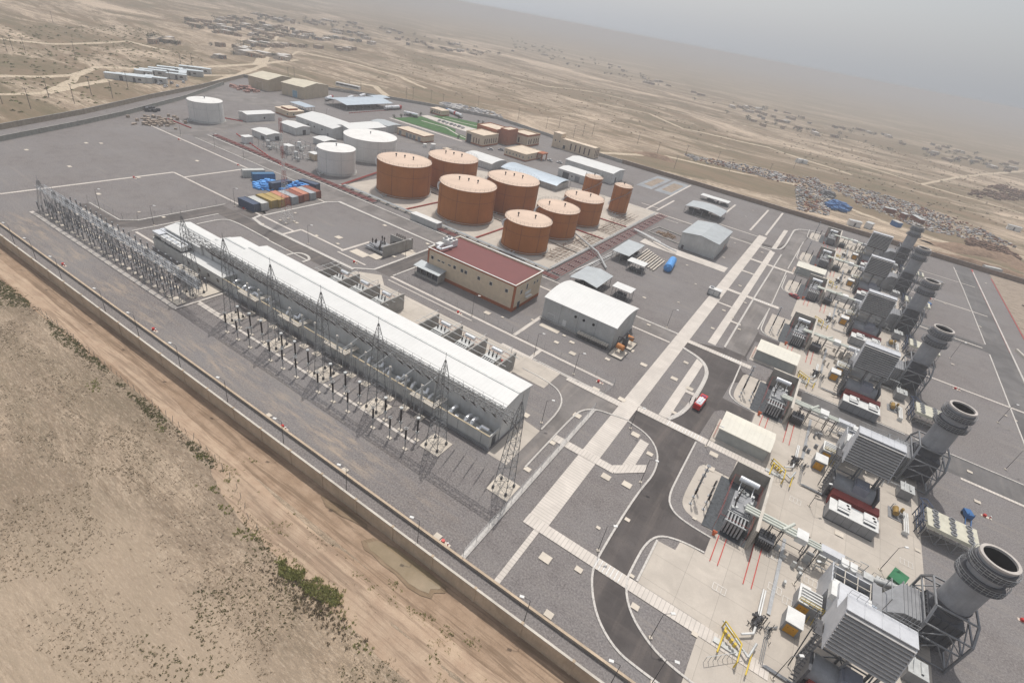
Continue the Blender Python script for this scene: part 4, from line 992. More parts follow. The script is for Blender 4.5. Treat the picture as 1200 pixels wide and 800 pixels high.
# ---------------------------------------------------------------- storage tanks
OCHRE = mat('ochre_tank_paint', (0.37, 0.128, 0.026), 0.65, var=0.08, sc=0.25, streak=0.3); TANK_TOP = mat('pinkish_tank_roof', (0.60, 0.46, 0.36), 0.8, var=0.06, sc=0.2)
OCHRE_D = mat('ochre_seam', (0.17, 0.062, 0.025), 0.7, var=0.1); TW = mat('white_tank_paint', (0.66, 0.65, 0.62), 0.6, var=0.05, sc=0.25, streak=0.22); TWT = mat('white_tank_roof', (0.70, 0.69, 0.66), 0.7, var=0.06, sc=0.3)
def tank(x, y, R, h, label, white=False, vents=3, group=None, seams=1):
    e = empty('storage_tank', (x, y, 0), 0, label, 'storage tank', group); sh, top, sm = (TW, TWT, TW) if white else (OCHRE, TANK_TOP, OCHRE_D)
    n = 72
    b = MB(); b.cyl((0, 0, .15), (0, 0, h), R, n=n, caps=False); b.build('shell', sh, e)
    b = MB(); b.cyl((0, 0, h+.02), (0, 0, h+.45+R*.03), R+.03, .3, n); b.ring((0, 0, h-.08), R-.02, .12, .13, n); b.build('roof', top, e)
    b = MB()
    b.ring((0, 0, h*.66), R-.02, .06, .09, n); b.ring((0, 0, .9), R-.02, .06, .09, n)
    for k in range(8): a = k*pi/4+.3; b.box(R*cos(a)-.05, R*cos(a)+.05, R*sin(a)-.05, R*sin(a)+.05, .2, h-.1)
    b.build('seam', PIPE if white else OCHRE_D, e)
    b = MB()
    for k in range(n//2):
        a = 4*pi*k/n; a2 = 4*pi*(k+1)/n; r2 = R-.1; b.bar((r2*cos(a), r2*sin(a), h), (r2*cos(a), r2*sin(a), h+1.0), .035)
        for z in (h+.55, h+1.0): b.bar((r2*cos(a), r2*sin(a), z), (r2*cos(a2), r2*sin(a2), z), .028)
    if white: b = MB(); b.bar((R*.9, 0, h), (R*.9, 0, h+.9), .03)
    b.build('handrail', STEEL_D if not white else PIPE, e)
    b = MB()
    ns = int(h/.3)
    for k in range(ns):
        a = 2.6+k*.3/R*1.3; z = .3+k*.3; b.cbox((R+.4)*cos(a), (R+.4)*sin(a), z, .75, .32, .05, a)
        if k % 3 == 0: b.bar(((R+.75)*cos(a), (R+.75)*sin(a), z), ((R+.75)*cos(a), (R+.75)*sin(a), z+1), .03)
    b.build('stair', GREYP, e)
    for k in range(vents):
        a = (.35-.5*k)*1.0; rr = R*(.45 if k != 1 else .15); vx, vy = (R*(-.32+.3*k), R*(-.12+.14*k)) if vents == 3 else ((R*(-.35+.6*k), R*(-.3+.4*k)) if vents == 2 else (0, 0))
        b = MB(); zz = h+.3+R*.02; b.cyl((vx, vy, zz), (vx, vy, zz+.75), .16, n=8); b.cyl((vx, vy, zz+.75), (vx, vy, zz+1.15), .34, .26, 10); b.build('vent', BLACK if not white else GREYP, e)
    b = MB(); b.ring((0, 0, 0), R-.3, .9, .16, n); b.build('base_ring', CONC, e)
    b = MB(); b.ring((0, 0, .7), R+.35, .1, .1, 40); b.path([(0, -R-.4, .7), (0, -R-2.2, .7), (3, -R-3.5, .5)], .13); b.path([(1.2, -R-.2, .5), (1.2, -R-2.5, .5)], .18); b.build('inlet_pipe', PIPE, e)
    return e
gB = 'ochre fuel tanks'
tank(-137.5, 150.8, 10.1, 12, 'large ochre tank nearest the white tanks, front row', group=gB); tank(-132.6, 174.2, 10.1, 12, 'large ochre tank directly behind the front left ochre tank, beside the white shed', group=gB)
tank(-107, 150.6, 10.1, 12, 'large ochre tank in the middle of the front row, behind the white pump house', group=gB); tank(-102.3, 173.2, 10.1, 12, 'large ochre tank behind the middle of the front row, by the arched pale canopy', group=gB)
tank(-77.8, 145.3, 7.8, 9.7, 'medium ochre tank nearest the red-roofed building', vents=2, group=gB); tank(-78, 166.3, 7.8, 9.7, 'medium ochre tank, middle one of three in line', vents=2, group=gB); tank(-78, 187.6, 7.8, 9.7, 'medium ochre tank, farthest of three in line', vents=2, group=gB)
tank(-86.6, 213.6, 3.9, 11.5, 'slender ochre tank in front of the pair of white sheds', vents=1, group=gB); tank(-73, 214.6, 3.9, 11.5, 'slender ochre tank standing at the right end of the tank farm', vents=1, group=gB)
gW = 'white water tanks'
tank(-253, 143.4, 7.1, 8.9, 'white tank standing alone at the far left', True, 1, gW); tank(-167.6, 144.6, 7.2, 9.4, 'narrower white tank in front, left of the ochre tanks', True, 1, gW); tank(-178.4, 173, 11.4, 9.3, 'widest white tank, behind the narrower one', True, 1, gW)
# pipe racks round the tank farm
def pipes(name, runs, m, label, cat='pipe rack', sup=None):
    b = MB()
    for P, r_ in runs: b.path(P, r_, 6)
    if not sup: return b.build(name, m, label=label, cat=cat)
    e = empty(name, (0, 0, 0), 0, label, cat); b.build('pipe', m, e)
    s_ = MB()
    for x0, y0, x1, y1, h, st in sup:
        L = hypot(x1-x0, y1-y0); n = min(20, int(L/st)); st = L/n; dx, dy = (x1-x0)/L, (y1-y0)/L
        for i in range(n+1): x, y = x0+dx*i*st, y0+dy*i*st; s_.cbox(x, y, 0, .12+abs(dy)*2.4, .12+abs(dx)*2.4, h)
    s_.build('support', STEEL, e); return e
for k, (x0, x1) in enumerate(((-228, -176), (-175, -133), (-115, -96), (-95, -57))):
    pipes('pipe_rack', [([(x0, 130.7+i*.6, .55), (x1, 130.7+i*.6, .55)], .09) for i in range(4)], PIPE_RED, 'bundle of dull red pipes beside the service road, %s from the left' % ORD[k], sup=[(x0, 131.6, x1, 131.6, .4, 3)])
pipes('pipe_rack', [([(-152, 134+i*.45, .8), (-62, 134+i*.45, .8)], .17) for i in range(3)], PIPE, 'long run of silver-grey pipes along the front of the ochre tanks', sup=[(-152, 134.5, -62, 134.5, .6, 4)])
pipes('pipe_rack', [([(-152.5-i*.4, 134, .6), (-158-i*.4, 158, .6)], .13) for i in range(3)], PIPE_RED, 'red pipes between the white tank and the first ochre tank')
pipes('pipe_rack', [([(-60.8+i*.85, 134, .6), (-58.8+i*.85, 231, .6)], .10) for i in range(5)], PIPE_RED, 'wide bundle of dull red pipes along the right side of the tank farm', sup=[(-59.5, 135, -57.5, 230, .4, 4)])
pipes('pipe_rack', [([(-62.3+i*.35, 136, .9), (-60.6+i*.35, 228, .9)], .12) for i in range(3)], PIPE, 'silver-grey pipes inside the right edge of the tank farm')
pipes('pipe_rack', [([(-56, 140+i*1.1, .7), (-52.5+i*.1, 175+i, .7)], .09) for i in range(3)]+[([(-56+i*.7, 137, .5), (-54+i*.7, 185, .5)], .08) for i in range(4)], WHITE, 'white service pipes left of the grey canopies')
pipes('pipe_bridge', [([(-95, 186, 1.4), (-57, 160, 1.4)], .35), ([(-57, 160, 1.4), (-50, 152, .6)], .3)], PIPE, 'grey pipe bridge crossing between the tanks and the canopies')
pipes('pipe_bridge', [([(-58, 197, 1.1), (-41, 190, 1.1)], .42), ([(-41, 190, 1.1), (-38, 189, 1.1)], .3), ([(-58, 199, .7), (-46, 194.5, .7)], .2), ([(-49, 194, 0), (-49, 193.6, 1.6)], .3)], WHITE, 'thick white pipe crossing the gravel towards the grey warehouse')
for k, (a_, b_) in enumerate((((-122.5, 136), (-119, 189)), ((-91.5, 136), (-89.5, 200)), ((-152, 161), (-62, 156)), ((-94, 176), (-62, 177)), ((-94, 197), (-62, 199)))):
    b = MB(); b.ribbon([a_, b_], .5, 0.03, .42); b.build('bund_wall', PIPE_RED if k != 2 else CONC, label=['low dull red bund wall between the two columns of large ochre tanks', 'low dull red bund wall between the large and the medium ochre tanks', 'low grey bund wall running between the front and back ochre tanks', 'low red bund wall between the middle and the farthest medium ochre tank', 'low red bund wall in front of the slender ochre tanks'][k], cat='bund wall')
for k, (cx, cy, n_) in enumerate(((-68, 152, 9), (-67, 171, 8), (-67, 193, 8), (-68, 210, 6))):
    b = MB()
    for i in range(n_): b.path([(cx-2+RND.uniform(-1, 1), cy-9+i*2, .35), (cx+5, cy-9+i*2+RND.uniform(-.3, .3), .35)], .07, 5); b.bar((cx+RND.uniform(-2, 4), cy-9+i*2, .3), (cx+RND.uniform(-2, 4), cy-9+i*2, 1.1), .12)
    for i in range(4): b.path([(cx-1+i*1.6, cy-9, .45), (cx-1+i*1.6, cy+8, .45)], .06, 5)
    b.build('pipe_grid', mat('rusty_brown_pipe', (0.20, 0.12, 0.08), 0.7, var=0.25), label='low grid of brown pipes and valves on the pale floor, %s from the near corner' % ORD[k], cat='pipework', group='pipe grids beside the medium ochre tanks')
# ---------------------------------------------------------------- buildings of the centre
rr = building('control_building', 'beige two-storey building with a dark red roof and terracotta trim', 'building', (-84.6, -55.8, 104.0, 117.8), 7.2, 'flat', wm=PLASTER, rm=RED_ROOF, parapet=.45, band=[(0.0, .9), (7.15, .5)],
    wins=[('S', x, 4.8, .8, .9) for x in (1.6, 9.4, 11.9, 13.2, 17.5, 21.4, 26.4)]+[('S', x, 5.0, .9, .35) for x in (3.9, 5.4, 7.6)]+[('E', 3.5, 4.2, .9, 1.0), ('E', 6.2, 4.6, .6, 1.6), ('E', 10, 5, .6, .7), ('E', 11.6, 5, .6, .7)], doors=[('E', 3.0, 1.3, 2.1, GREYD)])
b = MB(); b.box(-14.46, -14.0, -6.96, -6.9, .1, 7.6); b.box(14.0, 14.47, -6.97, -6.9, .1, 7.6); b.box(14.41, 14.47, -6.9, -6.4, .1, 7.6)
b.build('corner_pilaster', TERRA, rr)
b = MB(); b.ribbon([(-14.4, -6.95), (14.45, -6.95), (14.45, 6.95), (-14.4, 6.95), (-14.4, -6.95)], .34, 7.66, 7.74); b.build('coping', WHITE, rr)
b = MB(); b.box(14.5, 15.2, -1.2, 1.6, 2.4, 2.6); b.box(14.45, 14.52, -1.3, 1.7, 3.0, 3.9); b.build('balcony', WHITE, rr)
an = empty('lean_to_store', (-82.2, 102.2, 0), 0, 'small lean-to with a pale sheet roof against the front of the red-roofed building', 'lean-to')
b = MB(); b.box(-4.2, 4.2, -1.3, 1.6, 0, .5)
for x in (-4.1, -2, 0, 2, 4.1): b.bar((x, -1.25, .5), (x, -1.25, 2.5), .1)
b.box(4.0, 4.2, -1.3, 1.6, .5, 2.5); b.build('frame', CONC, an)
b = MB(); b.add([(-4.5, -1.6, 2.5), (4.5, -1.6, 2.5), (4.5, 1.7, 3.1), (-4.5, 1.7, 3.1), (-4.5, -1.6, 2.6), (4.5, -1.6, 2.6), (4.5, 1.7, 3.2), (-4.5, 1.7, 3.2)], [(0,3,2,1),(4,5,6,7),(0,1,5,4),(1,2,6,5),(2,3,7,6),(3,0,4,7)]); b.build('roof', GREY_ROOF, an)
b = MB()
for x in (-3, -1, 1, 3): b.box(x-.75, x+.75, -.9, .8, .5, 2.0)
b.build('machine', GREYD, an)
ac = empty('rooftop_chiller', (-83.2, 110.2, 7.3), 0, 'white rooftop chiller on the left end of the dark red roof', 'air conditioner'); b = MB(); b.box(-1, 2.2, -1, 2, 0, 1.9); b.box(-1, .6, -4, -2, 0, 1.2); b.build('casing', WHITE, ac)
for q in range(4): b = MB(); b.cyl((-.3+q % 2*1.7, -.3+q//2*1.5, 1.9), (-.3+q % 2*1.7, -.3+q//2*1.5, 2.1), .5, n=14); b.build('fan', GREYD, ac)
b = MB(); b.path([(.2, -2, .8), (.8, -5.2, .8), (2.2, -5.2, .8), (2.6, -1, .8)], .35, 10); b.build('duct', ALU, ac)
hl = building('compressor_hall', 'grey-walled hall with a shallow white arched roof and three round wall vents', 'industrial hall', (-48.9, -28.9, 108.0, 122.3), 5.9, 'arch', rise=1.1, wm=GREY_WALL, rm=WHITE_ROOF, seams=4, doors=[('S', 6.6, .9, 1.9, WHITE), ('S', 2.6, 2.0, 2.0, GREY_WALL)])
b = MB()
for x in (9.2, 11.5, 14.2): b.cyl((-10+x, -7.2, 4.3), (-10+x, -7.35, 4.3), .34, n=14)
b.build('vent', BLACK, hl)
b = MB(); b.box(-10.1, 10.1, -7.9, -7.16, 0, .35); b.build('plinth', CONC, hl)
e = empty('cooler_row', (-33.6, 106.9, 0), 0, 'row of small finned coolers along the front of the grey hall', 'cooler')
b = MB(); b.box(-4.2, 4.2, -.6, .5, .7, 1.0)
for x in range(-4, 5): b.bar((x, -.5, 0), (x, -.5, .8), .09); b.bar((x, .45, 0), (x, .45, .8), .09)
b.build('frame', STEEL_D, e)
for k in range(14): b = MB(); b.box(-4.1+k*.6, -3.65+k*.6, -.55, .45, 1.0, 1.5); b.build('fin_unit', CONC_L, e)
def otank(x, y, label, r_=.7, slab=True):
    e = empty('orange_tank', (x, y, 0), 0, label, 'tank')
    if slab: b = MB(); b.box(-1.8, 1.8, -2.3, 2.3, 0, .2); b.build('base_slab', PAD, e); b = MB(); b.ribbon([(-1.8, -2.3), (1.8, -2.3), (1.8, 2.3), (-1.8, 2.3), (-1.8, -2.3)], .16, .2, .34); b.build('bund_rim', STEEL_D, e)
    b = MB(); b.cyl((-.9, .6, 1.9), (.9, .3, 1.9), r_, n=16); b.build('drum', mat('faded_orange_paint', (0.50, 0.20, 0.06), 0.6, var=.15), e)
    b = MB()
    for sx in (-.7, .7):
        for sy in (0, 1): b.bar((sx, sy, .2), (sx, sy, 1.5), .08)
    b.build('leg', STEEL, e); return e
o = otank(-26.6, 107.3, 'orange drum tank on a slab at the corner of the grey hall')
b = MB(); b.cyl((.4, 1.8, 0), (.4, 1.8, 5.6), .22, n=8); b.cyl((.4, 1.8, 1), (.4, 1.8, 4), .7, n=8); b.bar((-1.4, 1.6, 3.6), (2.2, 2, 4.6), .2); b.bar((-1.4, 1.6, .2), (-1.4, 1.6, 3.6), .14); b.build('dark_frame', STEEL_D, o)
otank(-26.5, 113.2, 'second orange tank just behind the first by the end of the grey hall', .6)
building('warehouse', 'tall grey warehouse with a pitched pale roof beyond the canopies', 'warehouse', (-39.8, -25.9, 197.5, 219.5), 5.9, 'y', rise=1.0, wm=GREY_WALL, rm=GREY_ROOF, doors=[('S', 1.6, 1.0, 1.4, GREYD), ('E', 16, 1.2, 2.2, TERRA)])
building('vehicle_shed', 'larger white shed with a small dark doorway, behind the slender ochre tanks', 'shed', (-121, -93.7, 254.6, 270.3), 5.2, 'x', rise=.8, rm=WHITE_ROOF, doors=[('E', 5, 1.6, 2.8, GREYD)], wins=[('S', 22, 1.2, 1, 1.2)], seams=5)
building('vehicle_shed', 'smaller white shed with a dark open gateway in front of the larger one', 'shed', (-116.7, -98.5, 239.5, 250.4), 3.6, 'x', rise=.5, rm=WHITE_ROOF, doors=[('S', 4.5, 3.6, 2.8, GREYD), ('S', 11, 2.6, 2.6, GREYP)], wins=[('S', 8, 1.5, .7, .7)])
def canopy(name, label, B, h, rise, roof='y', rm=GREY_ROOF, posts=(2, 3), stuff=True, cat='canopy', group=None):
    x0, x1, y0, y1 = B; cx, cy = (x0+x1)/2, (y0+y1)/2; e = empty(name, (cx, cy, 0), 0, label, cat, group); w_, d_ = (x1-x0)/2, (y1-y0)/2; r = MB(); T = .14
    if roof == 'y': prof = [(-w_, h), (0, h+rise), (w_, h)]
    elif roof == 'x': prof = [(-d_, h), (0, h+rise), (d_, h)]
    elif roof == 'monox': prof = [(-d_, h), (d_, h+rise)]
    elif roof == 'archx': prof = [(-w_+2*w_*i/8, h+rise*(1-(2*i/8-1)**2)) for i in range(9)]
    elif roof == 'archy': prof = [(-d_+2*d_*i/8, h+rise*(1-(2*i/8-1)**2)) for i in range(9)]
    ax = roof in ('x', 'monox', 'archy'); lo, hi = (-w_, w_) if ax else (-d_, d_)
    for (a, za), (c, zc) in zip(prof, prof[1:]):
        V = []
        for q, z in ((a, za), (c, zc)):
            for e_ in (lo, hi):
                for t in (0, T): V.append((e_, q, z+t) if ax else (q, e_, z+t))
        r.add(V, [(0,2,3,1), (4,5,7,6), (0,1,5,4), (2,6,7,3), (1,3,7,5), (0,4,6,2)])
    r.build('roof', rm, e)
    s_ = MB(); nx, ny = posts
    for i in range(nx+1):
        for j in range(ny+1):
            if 0 < i < nx and 0 < j < ny: continue
            x, y = -w_+.3+(2*w_-.6)*i/nx, -d_+.3+(2*d_-.6)*j/ny; s_.bar((x, y, 0), (x, y, h+(rise*.7 if roof == 'monox' and j else 0)), .14)
    s_.build('post', STEEL, e); s_ = MB()
    for z in (.5, 1.1):
        s_.bar((-w_+.3, -d_+.3, z), (w_-.3, -d_+.3, z), .06); s_.bar((w_-.3, -d_+.3, z), (w_-.3, d_-.3, z), .06)
    s_.build('rail', STEEL, e)
    if stuff:
        s_ = MB()
        for i in range(7): x, y = RND.uniform(-w_*.75, w_*.75), RND.uniform(-d_*.75, d_*.75); s_.cbox(x, y, 0, RND.uniform(.6, w_*.6), RND.uniform(.6, 1.4), RND.uniform(.5, 1.3)); s_.cyl((x, y, .8), (x+RND.uniform(-1, 1), y+.8, .8), .2, n=7)
        s_.build('machinery', STEEL_D, e)
    return e
canopy('equipment_canopy', 'gabled grey canopy over piping beside the arched grey hall', (-53, -44, 130.5, 142.5), 2.9, .7, 'y')
canopy('equipment_canopy', 'flat square grey canopy between the red pipes and the stacked beams', (-53, -46.7, 162.0, 177.0), 3.1, .15, 'monox')
canopy('equipment_canopy', 'small pale canopy next to the stacked beams', (-46, -39.9, 158.6, 162.4), 2.9, .1, 'monox', WHITE_ROOF, (3, 1)); canopy('equipment_canopy', 'small pale canopy on the near side, right of the gabled grey canopy', (-41.5, -35.5, 135.8, 139.8), 2.9, .1, 'monox', WHITE_ROOF, (3, 1))
canopy('equipment_canopy', 'arched grey canopy crowded with machinery beyond the tall grey warehouse', (-53, -36.3, 247.5, 261.0), 3.0, .9, 'archx', GREY_ROOF, (4, 2))
canopy('equipment_canopy', 'low white lean-to roof along the back boundary wall', (-54.5, -40, 281, 286), 2, .1, 'monox', WHITE_ROOF, (4, 1), cat='canopy')
canopy('store_canopy', 'long pale blue arched store roof behind the large ochre tanks', (-134, -103, 213, 228), 2.6, 1.3, 'archy', BLUE_ROOF, (6, 2))
building('store_block', 'grey end block under the long pale blue arched roof', 'store', (-112, -104, 214.2, 226.8), 2.3, 'flat', wm=GREY_WALL, rm=GREY_WALL, eave=0)
# offices and workshops at the back
building('gate_house', 'small beige block at the far end of the lawns', 'building', (-242, -232, 287.6, 295.3), 3.2, 'flat', wm=PLASTER, rm=ROOF_BEIGE, band=[(0, .7)], wins=[('S', 2+i*2, 1.2, .7, .9) for i in range(4)])
building('substation_block', 'long low beige block with terracotta trim in front of the lawn', 'building', (-205.8, -187.2, 218.9, 227), 3.3, 'flat', wm=PLASTER, rm=ROOF_BEIGE, band=[(0, .5), (2.9, .45)], doors=[('S', x, 1.8, 2.2, GREYP) for x in (2, 7, 9.5, 12, 15.5)])
ob_ = building('office_building', 'cream office with slit windows and a dark glazed corner', 'office', (-181, -169.2, 247, 262), 5.6, 'flat', wm=PLASTER, rm=ROOF_BEIGE, parapet=.3, band=[(0, .7)], doors=[('S', 2.2, 3.2, 4.6, GLASS)],
    wins=[('S', x, 1.0, .4, 2.6, TERRA) for x in (5.6, 7.4, 9.2)]+[('E', y, 1.4, .6, 2.4, TERRA) for y in (2, 4, 6.2, 8.4, 10.6, 12.8)])
building('office_building', 'terracotta office wing joined behind the cream office', 'office', (-185, -171.2, 262.3, 276), 7.2, 'flat', wm=TERRA, rm=ROOF_BEIGE, parapet=.4, wins=[('E', 10, 2.5, .8, 1.6)])
building('office_building', 'cream and terracotta office with a raised back corner, near the back wall', 'office', (-170.5, -158.5, 276.6, 291), 5.8, 'flat', wm=PLASTER, rm=ROOF_BEIGE, parapet=.8, band=[(0, .8), (5.5, 1.1)], wins=[('E', y, 1.4, .9, 2.6, TERRA) for y in (2, 4.4, 8, 10.6, 13)]+[('S', 3, 1.4, .9, 2.6, TERRA), ('S', 6.2, 1.4, .9, 2.6, TERRA)])
building('office_building', 'tall terracotta stair block joining the two cream office wings', 'office', (-171.1, -165.6, 266, 276.5), 8.2, 'flat', wm=TERRA, rm=ROOF_BEIGE, parapet=.3)
building('vehicle_shed', 'white arched shed between the ochre tanks and the low beige building', 'shed', (-156, -138.5, 212, 225), 2.9, 'arch', rise=.9, seams=3)
lo = building('canteen_building', 'low beige building with a wide pale roof and a terracotta entrance frame', 'building', (-153.5, -139.8, 245.5, 263), 3.4, 'flat', wm=PLASTER, rm=ROOF_BEIGE, parapet=.25, band=[(0, .5)], wins=[('S', x, 1.4, .5, .9) for x in (1.5, 3.6, 5.7, 7.8, 9.9, 12)]+[('E', y, 1.4, .6, .9) for y in (3, 6)])
b = MB()
for x in (6.95, 10): b.bar((x, 3, 0), (x, 3, 3.2), .5); b.bar((x, 8, 0), (x, 8, 3.2), .5)
b.box(6.9, 10.5, 2.6, 8.4, 3.2, 3.8); b.build('porch', TERRA, lo)
bb = building('dormitory_block', 'long beige block with narrow terracotta window strips by the back wall', 'building', (-153, -124.3, 297.5, 305), 5.6, 'flat', wm=PLASTER, rm=ROOF_BEIGE, parapet=.4, wins=[('S', 13+i*3.1, 1.0, .7, 3.6, TERRA) for i in range(5)]+[('S', 8.5, .6, 1.6, 2.0), ('S', 2, 3.6, .7, .8), ('S', 5, 3.6, .7, .8)]+[('E', 1.6+i*2.2, 1.0, .6, 3.6, TERRA) for i in range(3)])
b = MB(); b.box(-14.3, -9, -3.7, 2.5, 6.0, 8.2); b.build('roof_room', PLASTER, bb); b = MB(); b.box(-14.4, -8.9, -3.8, 2.6, 8.2, 8.4); b.build('roof_room_slab', ROOF_BEIGE, bb)
building('workshop_hall', 'big white workshop with windows in its long side', 'workshop', (-234, -207.5, 177, 194), 4.8, 'x', rise=1.5, rm=WHITE_ROOF, wins=[('S', x, 2.4, .8, .8) for x in (9, 13.5, 19)]+[('S', 8, .6, .8, .8)], doors=[('S', 23, 1.2, 2.1)], seams=5, ridge=.6)
building('workshop_hall', 'wider white workshop wing between the workshop and the widest white tank', 'workshop', (-213.4, -201.5, 182.8, 206), 5.2, 'y', rise=1.1, rm=WHITE_ROOF_Y, seams=2)
building('plant_room', 'white shed with a grey door left of the white workshop', 'shed', (-230, -218.6, 165, 173), 3.3, 'x', rise=.6, doors=[('E', 4.5, 1.8, 2.2, GREYD)])
building('plant_room', 'white shed with a dark open front beside the pipework yard', 'shed', (-224.5, -214, 146.5, 154), 2.6, 'x', rise=.5, doors=[('E', 5, 2.2, 1.7, GREYD), ('S', 7.5, 2.4, 1.6, GREYD)])
building('plant_room', 'small white-roofed cabin behind the pipework yard', 'cabin', (-205.5, -198, 164, 171), 2.4, 'x', rise=.4)
building('plant_room', 'long white shed beside the lone white tank', 'shed', (-253, -246.2, 159, 174), 3.3, 'y', rise=.5, rm=WHITE_ROOF_Y, wins=[('E', 9, 1, .8, .9)])
building('plant_room', 'white shed behind the widest white tank, in front of the lawn', 'shed', (-220.5, -208, 214, 224), 3.6, 'x', rise=.5, rm=GREY_ROOF, doors=[('S', 7, 1.5, 2, GREYD)])
building('small_cabin', 'small white cube cabin by the service road at the pipework yard', 'cabin', (-216.5, -213.5, 136, 139.5), 2.6, 'flat', wm=WHITE, rm=WHITE)
building('pump_house', 'narrow white box cabin beside the pipes in front of the ochre tanks', 'cabin', (-115.2, -103.5, 130.6, 133.2), 2.2, 'flat', wm=GREY_WALL, rm=WHITE, eave=.05)
building('warehouse', 'tall sand-coloured warehouse, left one of the pair at the back', 'warehouse', (-327, -312, 214, 238), 6.4, 'x', rise=2.0, wm=SAND_WALL, rm=CREAM_ROOF, doors=[('S', 8, 4.6, 4.4, mat('sand_door', (.43, .35, .24), .7))], seams=3, ang=0.22)
building('warehouse', 'tall sand-coloured warehouse with a pale blue door', 'warehouse', (-306.5, -290.5, 222, 246), 6.6, 'x', rise=1.7, wm=SAND_WALL, rm=CREAM_ROOF, doors=[('S', 9.5, 3.4, 3.8, mat('pale_blue_door', (.22, .36, .46), .6))], seams=4, ang=0.25)
building('lodge', 'beige and terracotta lodge left of the white workshop', 'building', (-261, -249.5, 185, 194), 2.8, 'flat', wm=PLASTER, rm=ROOF_BEIGE, band=[(0, .5)], wins=[('S', 9.8, 1, .6, .9), ('E', 2.5, 1, .6, .9)])
building('lodge', 'tall terracotta centre block of the beige lodge', 'building', (-258, -252, 186.5, 192), 3.8, 'flat', wm=TERRA, rm=ROOF_BEIGE)
canopy('parking_canopy', 'narrow white parking canopy behind the beige lodge', (-270.5, -257, 201, 207.5), 2.8, .2, 'monox', BLUE_ROOF, (5, 1), False)
canopy('lorry_canopy', 'large blue-grey open lorry canopy by the back wall', (-276, -256.5, 229.5, 268), 3.2, 1.2, 'y', BLUE_ROOF, (3, 6), True)
canopy('lorry_canopy', 'small extra canopy at the right end of the large lorry canopy', (-281, -272, 268.8, 281), 3.0, .4, 'y', BLUE_ROOF, (2, 3), True)
# pipework yard between the shed and the mast
for k, (cx, cy) in enumerate(((-205, 141), (-196, 143), (-187, 141), (-199, 152), (-188, 153), (-178, 150))):
    e = empty('process_skid', (cx, cy, 0), 0, ['leftmost', 'second', 'third', 'rear left', 'rear middle', 'rightmost'][k]+' pipe and vessel tangle in the process yard by the narrow white tank', 'process skid', 'process skids'); b = MB()
    for i in range(9): x, y, l = RND.uniform(-3.4, 3), RND.uniform(-3, 3), RND.uniform(1, 3.5); z = RND.uniform(.5, 2.4); b.path([(x, y, .1), (x, y, z), (x+l*(i % 2), y+l*((i+1) % 2), z)], .1, 6)
    b.build('pipe', PIPE, e); b = MB()
    for x in (-3.5, 0, 3.5):
        for y in (-2.5, 2.5): b.bar((x, y, 0), (x, y, 3.2), .14)
    for y in (-2.5, 2.5): b.bar((-3.5, y, 3.2), (3.5, y, 3.2), .12); b.bar((-3.5, y, 1.6), (3.5, y, 1.6), .1)
    b.build('frame', STEEL, e); b = MB(); b.cyl((-2, 1, .4), (-2, 1, 2.6), .8, n=12); b.cyl((1.2, -1.2, .9), (3, -1.2, .9), .6, n=12); b.build('vessel', WHITE if k % 2 else PIPE, e)
    if k in (1, 4): b = MB(); b.box(-1.5, 2.5, -.8, 2, 3.3, 3.45); b.build('roof', WHITE, e)
    if k == 4: b = MB(); b.box(-1.6, 2.2, 1.4, 2.6, 0, 1.8); b.build('pump', BLUE, e)
building('small_cabin', 'sand-coloured box beside the process yard pipes', 'cabin', (-186, -182.5, 146, 148.5), 2.6, 'flat', wm=PLASTER, rm=WHITE)
b = MB()
for i, (x, y, r_, h_) in enumerate(((-176.5, 214, 1.3, 2.6), (-181, 213, 1, 1.6))): b.cyl((x, y, 0), (x, y, h_), r_, n=16)
b.build('small_tank', TW, label='small white drum tank between the beige block and the ochre tanks', cat='tank')
building('small_cabin', 'little terracotta hut behind the ochre tank', 'cabin', (-170, -167, 214, 217), 2, 'flat', wm=TERRA, rm=ROOF_BEIGE)
# red and white mast by the containers
m = MB(); MASTB = (-134.6, 96.6)
e = empty('radio_mast', (*MASTB, 0), 0, 'tall red and white lattice radio mast beside the containers', 'radio mast')
zz = [0.2, 4, 8, 12, 15.5, 19, 22.5, 26, 30]
for i in range(8):
    m = MB(); a_, c_ = zz[i], zz[i+1]; f_ = lambda z: 2.6-2.0*min(1, z/16) if z < 16 else .6
    lattice(m, (0, 0, a_), (0, 0, c_), f_(a_), f_(c_), 3, .055); m.build('mast_section', PIPE_RED if i % 2 else WHITE, e)
b = MB(); 
for sx in (-1, 1):
    for sy in (-1, 1): b.cbox(sx*1.4, sy*1.4, 0, .7, .7, .25)
b.build('footing', PAD, e)

